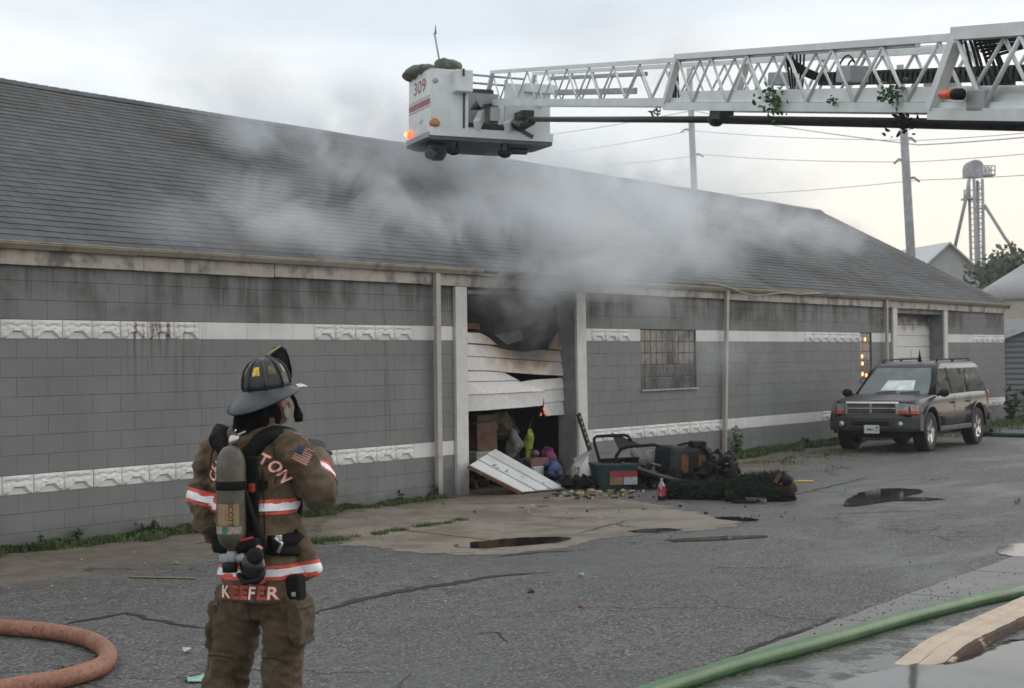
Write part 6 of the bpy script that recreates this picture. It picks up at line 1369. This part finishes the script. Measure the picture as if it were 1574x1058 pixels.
tb = MB(); tb.lathe((TX, TY, 1.405), [(.0695, -.02), (.071, -.018), (.071, .018), (.0695, .02)], 28, cap=False); tb.bar((TX, TY+.07, 1.405), (TX+.13, TY+.10, 1.40), .012, .036); tb.build('tank_band', M_STRAP, ap)
bp2 = MB(); bp2.box((TX, -.178, 1.30), (.20, .025, .46), bev=.01); bp2.box((TX, -.185, 1.14), (.26, .04, .10), bev=.015); bp2.build('back_plate', M_STRAP, ap)
va = MB(); va.lathe((TX, TY, 1.10), [(.02, .01), (.026, 0), (.026, -.03), (.018, -.045)], 12); va.lathe((TX+.03, TY, 1.075), [(.0, 0), (.02, 0), (.022, .03), (.016, .05), (0, .05)], 12, (1, 0, .2)); va.box((TX-.035, TY, 1.075), (.05, .045, .04), bev=.01); va.build('valve', MATS['galvanised'], ap)
va = MB(); va.lathe((TX-.005, TY-.01, 1.035), [(.0, -.025), (.034, -.02), (.036, .015), (.02, .025)], 14); va.build('valve_knob', M_BLACK, ap)
def strap(pts, w, t, nm='strap', push=.012):
    """webbing laid over the coat: points are pulled on to the coat surface"""
    P = []
    for p in pts:
        p = Vector(p); h = BC.find_nearest(p-Vector((0, 0, .035)))
        P.append(h[0]+Vector((0, 0, .035))+h[1]*push if h[0] is not None else p)
    L_ = []
    for a, b, c, d in zip([P[0]]+P[:-1], P, P[1:], P[2:]+[P[-1]]):
        for k in range(5):
            tt = k/5; L_.append(.5*((2*b)+(c-a)*tt+(2*a-5*b+4*c-d)*tt*tt+(3*b-a-3*c+d)*tt**3))
    L_.append(P[-1]); rings = []
    for i, p in enumerate(L_):
        tg = (L_[min(i+1, len(L_)-1)]-L_[max(i-1, 0)]).normalized(); h = BC.find_nearest(p); n_ = h[1] if h[1] is not None else Vector((0, -1, 0)); s = tg.cross(n_).normalized(); n_ = s.cross(tg)
        rings.append([p+s*w/2*cx_+n_*t/2*cz for cx_, cz in ((1, -.6), (.8, 1), (-.8, 1), (-1, -.6))])
    mb = MB(); mb.loft(rings, True, 0, True); return mb.build(nm, M_STRAP, ap)
strap([(-.03, -.16, 1.52), (-.09, -.13, 1.58), (-.125, -.04, 1.60), (-.13, .05, 1.58), (-.13, .13, 1.45), (-.15, .14, 1.25), (-.17, .05, 1.15), (-.14, -.12, 1.14)], .075, .035, push=.02)
strap([(.02, -.16, 1.50), (.07, -.14, 1.56), (.125, -.06, 1.60), (.15, .04, 1.58), (.14, .13, 1.45), (.15, .14, 1.25), (.17, .05, 1.15), (.14, -.12, 1.14)], .075, .035, push=.018)
strap([(-.16, -.10, 1.10), (.0, -.16, 1.11), (.15, -.10, 1.10), (.22, .02, 1.09), (.12, .15, 1.08)], .05, .014)
strap([(-.16, -.10, 1.10), (-.20, .02, 1.09), (-.12, .14, 1.08)], .05, .014)
strap([(.06, -.16, 1.47), (.075, -.16, 1.36), (.085, -.16, 1.24), (.10, -.15, 1.13)], .03, .016)
mb = MB(); mb.sphere((-.13, -.07, 1.60), (.055, .07, .05), 12, 8); mb.tube([(-.17, -.06, 1.52), (-.165, -.05, 1.59), (-.12, -.04, 1.635), (-.06, -.05, 1.64)], [.03, .034, .03, .02], 8); mb.build('shoulder_pad', M_STRAP, ap)
mb = MB(); mb.tube([(.02, -.22, 1.585), (.03, -.235, 1.55), (.06, -.235, 1.45), (.09, -.225, 1.35), (.115, -.21, 1.25), (.13, -.20, 1.16)], .011, 8); mb.build('air_hose', M_BLACK, ap)
mb = MB(); mb.sphere((.005, -.20, 1.60), (.022, .02, .03), 10, 8); mb.lathe((.02, -.21, 1.60), [(.012, -.02), (.014, .03)], 10, (.4, 0, 1)); mb.bar((.03, -.20, 1.63), (.06, -.18, 1.645), .008, .008); mb.build('coupling', MATS['alloy_rim'], ap)
mb = MB(); mb.box((.10, -.20, 1.39), (.03, .02, .04), bev=.006); mb.build('buckle', mk('buckle_red', (.35, .03, .03), .5), ap)
mb = MB(); mb.lathe((.085, -.19, 1.10), [(.0, 0), (.02, 0), (.02, .012), (0, .014)], 12, (0, -1, 0)); mb.build('gauge', MATS['alloy_rim'], ap)
mb = MB(); mb.box((.235, -.04, .91), (.07, .09, .15), Matrix.Rotation(-.05, 3, 'Y'), bev=.02); po = mb.build('belt_pouch', M_STRAP, ap); MB().box((.245, -.087, .90), (.02, .008, .02), bev=.003).build('snap', M_GALV, po)
# face mask hanging from the belt, a second worn thing
fm = empty('face_mask', (FP.x, FP.y, FZ-.04), 'black breathing mask hanging from the belt at the right hip of the firefighter', 'mask', local=True, rz=FRZ)
mb = MB(); mb.sphere((.115, -.225, 1.045), (.062, .05, .085), 18, 12)
for i, v in enumerate(mb.v): mb.v[i] = v+Vector((.25*(v.z-1.045), 0, 0))*-.3
mb.build('face_piece', mk('mask_black', (.013, .014, .014), .22, var=.2), fm)
mb = MB(); mb.tube([(.055, -.25, 1.01), (.10, -.275, .975), (.16, -.26, .99), (.175, -.24, 1.03)], .012, 8); mb.build('seal', M_BLACK, fm)
mb = MB(); mb.lathe((.155, -.265, 1.10), [(.036, 0), (.04, -.02), (.034, -.04), (.02, -.045)], 14, (-.2, 1, 0)); mb.build('regulator', M_BLACK, fm)
mb = MB(); mb.box((.105, -.24, 1.145), (.10, .06, .045), Matrix.Rotation(-.25, 3, 'Y'), bev=.015); mb.build('head_net', M_STRAP, fm); mb = MB(); mb.box((.095, -.25, 1.168), (.06, .04, .012), Matrix.Rotation(-.25, 3, 'Y'), bev=.004); mb.build('red_tab', MATS['buckle_red'], fm)
mb = MB(); mb.box((.155, -.245, 1.13), (.03, .03, .022), Matrix.Rotation(.6, 3, 'Y'), bev=.005); mb.build('pink_tag', mk('pink_tag', (.6, .25, .27), .5), fm)
mb = MB(); mb.tube([(.19, -.16, 1.17), (.21, -.13, 1.14), (.20, -.15, 1.10)], .01, 6); mb.box((.20, -.14, 1.165), (.03, .02, .03), bev=.005); mb.build('clip', MATS['alloy_rim'], fm)

# ================================================================ hoses, kerb block, plants
def hose(name, px, r, mat, label, dz=0., grp=None, n=14):
    P = [G(*p) + Vector((0, 0, r+dz)) for p in px]; L_ = []
    for a, b, c, d in zip([2*P[0]-P[1]]+P[:-2], P[:-1], P[1:], P[2:]+[2*P[-1]-P[-2]]):
        for k in range(n):
            t = k/n; q = .5*((2*b)+(c-a)*t+(2*a-5*b+4*c-d)*t*t+(3*b-a-3*c+d)*t**3); q.z = H(q.x, q.y)+r*.97+dz; L_.append(q)
    mb = MB(); mb.tube(L_, [r*(1+.035*noise.noise(q*3.5)+.02*noise.noise(q*11)) for q in L_], 18); return tag(mb.build(name, mat, None, L_[0]), label, 'hose', grp)
m = NT('green_hose_jacket'); P_ = m.pos(); w = m.n('ShaderNodeTexWave'); w.inputs['Scale'].default_value = 60; m.l(m.pos(), w.inputs['Vector']); nz = m.noise(P_, 6, 5, .6); dz_ = m.noise(P_, 2.3, 6, .75, .6); m.col(m.mix(m.rng(dz_, .54, .7, 0, .65), m.mix(m.rng(m.noise(P_, 150, 2), .4, .6, .0, .35), m.mix(m.rng(nz, .35, .65), (.035, .125, .035), (.06, .175, .055)), (.02, .06, .02)), (.06, .065, .045))); m.rough(.4); m.bump(m.noise(P_, 220, 2), .25, .003)
hose('fire_hose', [(800, 1150), (960, 1092), (1116, 1040), (1205, 1015), (1292, 991), (1360, 971), (1428, 952), (1500, 934), (1574, 917), (1680, 885)], .052, m.m, 'charged green fire hose running across the lower right corner')
m2 = NT('tan_hose_jacket'); P_ = m2.pos(); nz = m2.noise(P_, 5, 5, .6); n3 = m2.noise(P_, 40, 3, .6); m2.col(m2.mix(m2.rng(n3, .4, .7), m2.mix(m2.rng(nz, .35, .65), (.30, .125, .075), (.37, .17, .105)), (.16, .08, .055))); m2.rough(.6); m2.bump(m2.noise(P_, 200, 2), .3, .003)
hose('fire_hose', [(-220, 960), (-80, 967), (0, 976), (70, 982), (128, 993), (158, 1008), (166, 1024), (150, 1041), (100, 1057), (40, 1068), (-60, 1084), (-200, 1104)], .058, m2.m, 'charged orange tan fire hose bent in a loop at the lower left')
hose('fire_hose', [(1522, 671), (1545, 672), (1580, 673), (1660, 678), (1760, 690)], .05, mk('dark_green_hose', (.02, .075, .06), .5), 'dark green fire hose lying far off behind the dark car')
q = G(1524, 671, .07); mb = MB(); mb.lathe(q-rt*.25, [(.0, 0), (.07, 0), (.085, .05), (.07, .12), (.055, .3)], 12, rt); mb.sphere(q+Vector((0, 0, .05)), (.07, .06, .06)); tag(mb.build('hose_coupling', M_BLACK, None, q), 'dark coupling at the end of the far green hose', 'coupling')
# kerb block with a tapered end
def atZ(px, py, z): d = ray(px, py); return CAMLOC + d*((z-CAMLOC.z)/d.z)
KH = .07
k0 = G(1462, 1022); k1 = G(1574, 966); kd = Vector((k1.x-k0.x, k1.y-k0.y, 0)).normalized(); kn = Vector((kd.y, -kd.x, 0))
q_ = atZ(1545.6, 928, H(k0.x, k0.y)+KH)-k0; KW = abs(q_.dot(kn))
kb = empty('kerb_block', k0, 'long cream painted kerb block with tapered end and chipped brown side', 'kerb block')
m = NT('worn_cream_paint'); P_ = m.pos(); a = m.noise(P_, 4, 6, .65); c = m.mix(m.rng(a, .3, .65), (.47, .36, .26), (.58, .47, .36)); c = m.mix(m.rng(m.noise(P_, 9, 5, .7), .62, .7), c, (.36, .25, .17)); m.col(c); m.rough(.65); m.bump(a, .3, .006)
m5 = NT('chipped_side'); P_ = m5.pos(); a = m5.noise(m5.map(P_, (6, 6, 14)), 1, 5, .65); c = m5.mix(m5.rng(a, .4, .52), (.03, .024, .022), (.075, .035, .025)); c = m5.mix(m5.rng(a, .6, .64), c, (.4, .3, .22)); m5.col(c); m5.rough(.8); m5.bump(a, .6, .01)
LK = 3.2
def kring(s, w0, w1, h):
    c = k0+kd*s; j = .006*noise.noise(Vector((s*5, w0*9, 0)))
    return [Vector((c.x, c.y, 0))+kn*w0+Vector((0, 0, H(c.x, c.y)-.02)), Vector((c.x, c.y, 0))+kn*(w0+.015)+Vector((0, 0, H(c.x, c.y)+h+j)), Vector((c.x, c.y, 0))+kn*(w1-.03)+Vector((0, 0, H(c.x, c.y)+h+j)), Vector((c.x, c.y, 0))+kn*(w1+.01)+Vector((0, 0, H(c.x, c.y)+h-.03*(h > .05))), Vector((c.x, c.y, 0))+kn*(w1+.02)+Vector((0, 0, H(c.x, c.y)-.02))]
hs = lambda s: .006+KH*ss(-.35, .55, s)**.8
KS = [-.5+i*.08 for i in range(int((LK+.5)/.08))]
def kw(s, w): return w*1.0 if s > 0 else w*(1-.35*(s/.5)**2)+.0
MC = [x for x in bpy.data.materials if x.name == 'worn_cream_paint'][0]
for w0, w1 in ((-KW, -KW*.56), (-KW*.54, 0)):
    mb = MB(); mb.loft([kring(s, w0 if s > -.2 else lerp(w0, w0*.8, (-.2-s)/.3), w1+(min(0, s+.02)*.55 if w1 == 0 else 0), hs(s)) for s in KS], True, 0, False); mb.build('top_board', MC, kb)
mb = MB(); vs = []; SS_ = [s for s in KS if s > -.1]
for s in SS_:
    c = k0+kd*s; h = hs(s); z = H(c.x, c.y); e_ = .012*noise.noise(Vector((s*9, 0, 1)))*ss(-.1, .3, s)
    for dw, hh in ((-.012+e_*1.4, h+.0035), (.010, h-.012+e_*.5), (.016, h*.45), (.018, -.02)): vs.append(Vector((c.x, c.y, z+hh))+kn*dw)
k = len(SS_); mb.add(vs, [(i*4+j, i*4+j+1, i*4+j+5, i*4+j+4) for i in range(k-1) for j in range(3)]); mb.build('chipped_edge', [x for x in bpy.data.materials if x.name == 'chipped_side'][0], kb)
# grass and weeds
M_GRASS = NT('grass_blades'); P_ = M_GRASS.pos(); nz = M_GRASS.noise(P_, 3, 4, .6); n4 = M_GRASS.noise(P_, 40, 2); M_GRASS.col(M_GRASS.mix(M_GRASS.rng(n4, .35, .65), M_GRASS.mix(M_GRASS.rng(nz, .4, .6), (.04, .085, .018), (.07, .125, .03)), (.085, .115, .04))); M_GRASS.rough(.7); M_GRASS = M_GRASS.m
gr = MB(); rnd = random.Random(21)
def blades(x0, x1, yf, n, hmax, power=1.5, y0=-.02):
    for _ in range(n):
        x = rnd.uniform(x0, x1); w = max(.0, noise.noise(Vector((x*1.3, 1, 2)))+.75); y = y0-yf*w*rnd.random()**power; d = noise.noise(Vector((x*2.5, y*4, 7)))
        if d < -.2 and rnd.random() < .7: continue
        h = hmax*rnd.uniform(.35, 1)*(.6+.8*max(0, d+.3)); p = Vector((x, y, H(x, y)-.005)); a = rnd.random()*6.28; l = Vector((cos(a), sin(a), 0)); b = Vector((-sin(a), cos(a), 0))*rnd.uniform(.004, .009)
        gr.add([p-b, p+b, p+l*h*.2+Vector((0, 0, h*.65))+b*.7, p+l*h*.2+Vector((0, 0, h*.65))-b*.7, p+l*h*rnd.uniform(.4, .8)+Vector((0, 0, h*.9))], [(0, 1, 2, 3), (3, 2, 4)])
blades(8.5, 14.2, .5, 13000, .12); blades(14.2, 15.8, .3, 2500, .10); blades(15.8, 18.6, .32, 3000, .10); blades(26.8, 36, .85, 12000, .14); blades(34, 46, 1.8, 5200, .16, 1.0, -.1); blades(41, 46, 3.0, 2500, .2, 1.0, .5); blades(22.6, 26.8, .25, 500, .07)
def gpatch(px0, py0, px1, py1, n, sp, hmax):
    a = G(px0, py0); b = G(px1, py1); s = Vector((b.y-a.y, a.x-b.x, 0)).normalized()
    for _ in range(n):
        p = a.lerp(b, rnd.random())+s*rnd.gauss(0, sp); p.z = H(p.x, p.y); 
        if noise.noise(p*3.5) < -.05: continue
        h = hmax*rnd.uniform(.3, 1); an = rnd.random()*6.28; l = Vector((cos(an), sin(an), 0)); q = Vector((-sin(an), cos(an), 0))*.006
        gr.add([p-q, p+q, p+l*h*.5+Vector((0, 0, h*.8))], [(0, 1, 2)])
gpatch(478, 836, 530, 828, 1800, .10, .07); gpatch(530, 830, 712, 800, 2600, .05, .06); gpatch(800, 782, 860, 778, 250, .04, .04); gpatch(1115, 715, 1170, 710, 350, .12, .05); gpatch(1180, 715, 1330, 690, 2600, .3, .07); gpatch(1230, 725, 1300, 718, 250, .15, .05)
gpatch(1420, 738, 1460, 736, 120, .05, .05); gpatch(940, 806, 1010, 818, 160, .03, .03); gpatch(990, 900, 1005, 898, 60, .04, .03); gpatch(1425, 770, 1445, 768, 60, .05, .04); gpatch(95, 1030, 108, 1027, 40, .03, .04); gpatch(1562, 776, 1568, 770, 40, .02, .12)
tag(gr.build('grass', M_GRASS), 'rough green grass along the foot of the block wall', 'grass', kind='stuff')
M_WEED = mk('weed_leaf', (.04, .09, .018), .6, c2=(.085, .15, .03), scale=14); M_WEED2 = mk('weed_leaf_dark', (.025, .055, .014), .6, c2=(.05, .085, .025), scale=14)
def weed(p, h, R, n, size, mat, label, seed, grp='weeds growing at the foot of the wall'):
    rnd = random.Random(seed); o = empty('weed', p, label, 'plant', grp); sb_ = MB(); lf = MB()
    for s in range(max(3, n//12)):
        a = rnd.random()*6.28; t = p+Vector((cos(a)*R*rnd.random(), sin(a)*R*rnd.random()*.8-.02, h*rnd.uniform(.5, 1))); mid = p.lerp(t, .5)+Vector((0, 0, h*.1)); sb_.tube([p, mid, t], [.006, .004, .002], 5)
        for _ in range(12):
            q = mid.lerp(t, rnd.random()) if rnd.random() < .6 else p.lerp(mid, rnd.uniform(.3, 1)); d = Vector((rnd.gauss(0, 1), rnd.gauss(0, 1), rnd.gauss(.25, .6))).normalized(); w = d.cross(Vector((rnd.gauss(0, .4), rnd.gauss(0, .4), 1))).normalized(); s_ = size*rnd.uniform(.6, 1.3)
            lf.add([q, q+d*s_*.5+w*s_*.26, q+d*s_, q+d*s_*.5-w*s_*.26], [(0, 1, 2), (0, 2, 3)])
    sb_.build('stem', mat, o); tag(lf.build('leaves', mat, o), kind='stuff')
q = atY(1133, 704, -.22); weed(Vector((q.x, q.y, H(q.x, q.y))), .62, .30, 110, .11, M_WEED, 'tall leafy green weed right of the middle downspout', 1)
for px, py, h, R, n, sz, lb, sd in ((478, 790, .28, .16, 60, .07, 'dark leafy weed against the wall just right of the firefighter', 2), (613, 778, .18, .14, 40, .06, 'small leafy weed by the wall left of the first downspout', 3), (672, 758, .24, .07, 40, .05, 'brownish weed tuft under the first downspout', 4), (660, 777, .10, .08, 18, .05, 'tiny weed on the apron edge near the first downspout', 5), (225, 820, .22, .2, 60, .07, 'broad weed against the wall left of the firefighter', 6), (120, 838, .2, .14, 46, .07, 'weed clump second from the left along the wall', 7), (60, 848, .16, .1, 30, .06, 'leftmost small weed clump along the wall', 8), (1385, 690, .3, .2, 50, .08, 'weed hidden low behind the front of the car', 9), (1240, 690, .2, .2, 50, .06, 'low weed left of the car front', 10)):
    p = atY(px, py, -.10); p.z = H(p.x, p.y); weed(p, h, R, n, sz, M_WEED2 if sd != 4 else mk('dead_weed', (.07, .05, .03), .8), lb, sd)
for px, py, h, R, lb, sd in ((1552, 625, 1.0, .7, 'dark leafy bush in front of the grey shed', 30), (1585, 640, .8, .6, 'leafy bush at the right edge below the shed', 31)):
    p = atD(px, py, 42.5); p.z = H(p.x, p.y); weed(p, h, R, 160, .16, M_WEED2, lb, sd, 'bushes beside the shed')
# pebbles and chips on the asphalt
pb = MB(); rnd = random.Random(31)
for _ in range(700):
    px = rnd.uniform(0, 1574); py = 1058-230*rnd.random()**.8
    p = G(px, py); s = rnd.uniform(.004, .013); a = rnd.random()*6
    pb.box(p+Vector((0, 0, s*.3)), (s*rnd.uniform(.8, 1.8), s, s*.7), Matrix.Rotation(a, 3, 'Z') @ Matrix.Rotation(a, 3, 'X'), rnd.choice((0, 0, 1)))
for _ in range(350):
    t = rnd.random(); p = G(lerp(1290, 1500, t)+rnd.gauss(0, 45), lerp(1005, 905, t)+rnd.gauss(0, 22)); s = rnd.uniform(.003, .009)
    pb.box(p+Vector((0, 0, .012)), (s*1.4, s, s*.7), Matrix.Rotation(rnd.random()*6, 3, 'Z'), rnd.choice((0, 2, 2)))
tag(pb.build('gravel', [mk('pebble_grey', (.2, .195, .18), .8), mk('pebble_pale', (.38, .37, .34), .8), mk('pebble_black', (.03, .03, .03), .6)]), 'small loose stones strewn over the asphalt', 'gravel', kind='stuff')
for px, py, s, c, lb in ((270, 868, .035, 'litter_yellow', 'small yellow leaf on the ground left of the firefighter'), (298, 1047, .07, 'mint_paper', 'torn mint green paper on the asphalt by the left trouser leg'), (287, 1003, .03, 'litter_white', 'small white scrap on the asphalt left of the trousers'), (893, 886, .03, 'mint_paper', 'pale green scrap in the middle of the asphalt'), (893, 937, .02, 'label_red', 'tiny reddish scrap in the middle of the asphalt'), (816, 912, .025, 'pebble_black', 'small black lump in the middle of the asphalt')):
    if c == 'mint_paper': mk('mint_paper', (.28, .5, .36), .7)
    p = G(px, py, .012); mb = MB(); n = 7; vs = [p+Vector((cos(a)*s*(1+.4*sin(a*3+px)), sin(a)*s*(1+.4*cos(a*2+py)), .01+.012*sin(a*2+px))) for a in [2*pi*i/n for i in range(n)]]
    mb.slab(vs, (0, 0, 1), .004 if c != 'pebble_black' else .02); tag(mb.build('scrap', MATS[c], None, p), lb, 'scrap')
# ================================================================ smoke and haze
def m_smoke(name, dens, scale=1.1, lo=.42, hi=.68, col=(.80, .83, .87), stretch=(1, 1, 1)):
    m = bpy.data.materials.new(name); m.use_nodes = True; t = m.node_tree; t.nodes.clear(); n = t.nodes.new; l = t.links.new
    o = n('ShaderNodeOutputMaterial'); v = n('ShaderNodeVolumePrincipled'); l(v.outputs[0], o.inputs['Volume'])
    v.inputs['Color'].default_value = (*col, 1); v.inputs['Anisotropy'].default_value = .15
    tc = n('ShaderNodeTexCoord'); ln = n('ShaderNodeVectorMath'); ln.operation = 'LENGTH'; l(tc.outputs['Object'], ln.inputs[0])
    f = n('ShaderNodeMapRange'); f.interpolation_type = 'SMOOTHSTEP'; f.inputs[1].default_value = 1.0; f.inputs[2].default_value = 0.0; l(ln.outputs['Value'], f.inputs[0])
    ge = n('ShaderNodeNewGeometry'); mp_ = n('ShaderNodeMapping'); mp_.inputs['Scale'].default_value = stretch; l(ge.outputs['Position'], mp_.inputs[0])
    nz = n('ShaderNodeTexNoise'); nz.inputs['Scale'].default_value = scale; nz.inputs['Detail'].default_value = 6; nz.inputs['Roughness'].default_value = .66; nz.inputs['Distortion'].default_value = 1.1; l(mp_.outputs[0], nz.inputs['Vector'])
    g = n('ShaderNodeMapRange'); g.inputs[1].default_value = lo; g.inputs[2].default_value = hi; l(nz.outputs['Fac'], g.inputs[0])
    a = n('ShaderNodeMath'); a.operation = 'MULTIPLY'; l(f.outputs[0], a.inputs[0]); l(g.outputs[0], a.inputs[1])
    b = n('ShaderNodeMath'); b.operation = 'MULTIPLY'; l(a.outputs[0], b.inputs[0]); b.inputs[1].default_value = dens; l(b.outputs[0], v.inputs['Density'])
    return m
SPH = MB().sphere((0, 0, 0), 1.0, 20, 12)
def roofpt(px, py):
    d = ray(px, py); t = (RZ0 + RS*(CAMLOC.y-RY0) - CAMLOC.z)/(d.z-RS*d.y); return CAMLOC+d*t
SM = {}
def puff(p, rx, ry, rz_, mat, tilt=0., label=None):
    if mat.name not in SM: SM[mat.name] = SPH.mesh('smoke', mat)
    o = bpy.data.objects.new('smoke', SM[mat.name]); COL.objects.link(o); o.location = p; o.scale = (rx, ry, rz_); o.rotation_euler = (tilt, 0, 0)
    return tag(o, label or 'drifting grey white smoke over the shingle roof', kind='stuff')
S_A = m_smoke('smoke_thick', 2.3, .75, .40, .68, (.91, .94, .97)); S_B = m_smoke('smoke_mid', 1.2, .8, .43, .68, (.90, .935, .97)); S_C = m_smoke('smoke_thin', .85, .7, .42, .70, (.90, .935, .97)); S_D = m_smoke('smoke_sky', .26, .45, .42, .68, (.80, .81, .83)); S_E = m_smoke('smoke_door', 1.9, 1.7, .42, .66, (.80, .81, .83))
rtilt = math.atan(RS)
for px, py, rx, ry, rn, mt in (
    (850, 405, 1.9, 1.5, .8, S_A), (960, 380, 2.8, 1.7, .9, S_A), (1070, 350, 3.2, 1.9, .9, S_B), (930, 310, 2.6, 1.6, .8, S_B), (1010, 420, 2.6, .9, .6, S_B), (1160, 370, 3.2, 1.6, .7, S_C), (1250, 375, 3.0, 1.4, .6, S_C),
    (640, 385, 1.5, .8, .5, S_B), (575, 335, 1.3, 1.5, .6, S_B), (520, 280, 1.4, 1.5, .7, S_B), (430, 248, 1.3, .9, .6, S_B), (385, 240, .9, .6, .4, S_B), (410, 355, 1.2, 1.1, .5, S_B), (350, 378, 1.3, .7, .4, S_B), (480, 385, 1.3, .8, .45, S_B), (270, 375, 1.2, .5, .35, S_C),
    (640, 250, 2.0, 1.6, .9, S_B), (730, 290, 2.6, 1.8, .9, S_B), (820, 300, 2.6, 1.8, .8, S_C), (700, 370, 1.4, .9, .5, S_B), (560, 220, 1.6, 1.2, .8, S_C), (760, 350, 1.6, 1.4, .6, S_B), (330, 190, 1.2, 1.4, .5, S_C)):
    q = roofpt(px, py); puff(q+Vector((0, -RS, 1)).normalized()*rn*.6, rx*1.3, ry*1.3, rn*1.15, mt, rtilt)
puff(atY(798, 440, -.3), 1.5, .9, .8, S_E, 0, 'dark smoke rolling out of the top of the burnt doorway'); puff(atY(845, 430, -.35), 1.2, .8, .7, S_A, 0, 'pale smoke rising from the doorway over the gutter'); puff(atY(925, 425, -.4), 1.5, .8, .5, S_A, 0, 'pale smoke rising from the doorway over the gutter')
puff(atY(985, 440, -.5), 2.0, .8, .7, S_C, 0, 'thin smoke hanging before the wall right of the doorway'); puff(atY(1120, 545, -.6), 1.9, .7, .6, S_C, 0, 'thin smoke hanging before the wall beside the downspout'); puff(atY(800, 492, .5), 1.7, .8, .8, S_E, 0, 'dark smoke rolling out of the top of the burnt doorway')
for px, py, D, rx, ry, rz_ in ((330, 110, 30, 1.9, 2.5, 1.0), (300, 80, 32, 1.2, 2, .7), (420, 150, 30, 2.0, 2.5, 1.0), (500, 175, 29, 1.8, 2.5, .9), (575, 165, 29, 1.4, 2, .9), (860, 40, 31, 1.8, 2.5, 1.6), (930, 70, 32, 2.6, 3, 1.5), (1030, 110, 34, 2.4, 3, 1.5), (900, 215, 31, 2.2, 2.5, .9), (1010, 235, 34, 2.6, 3, 1.0), (1100, 250, 36, 2.4, 3, 1.0), (830, 0, 31, 1.4, 2, 1.0), (1200, 290, 38, 2.2, 2.5, .8)):
    o = puff(atD(px, py, D), rx, ry, rz_, S_D, 0, 'thin grey smoke drifting up into the sky'); o.rotation_euler = (0, 0, YAW-pi/2)
hz_ = MB(); hz_.box((0, 0, 10.5), (940, 940, 23)); m = bpy.data.materials.new('haze_air'); m.use_nodes = True; t = m.node_tree; t.nodes.clear()
o = t.nodes.new('ShaderNodeOutputMaterial'); v = t.nodes.new('ShaderNodeVolumePrincipled'); v.inputs['Color'].default_value = (.93, .94, .95, 1); v.inputs['Density'].default_value = HAZE; v.inputs['Anisotropy'].default_value = .3; t.links.new(v.outputs[0], o.inputs['Volume'])
tag(hz_.build('haze', m), 'thin pale smoky haze in the air', kind='stuff')
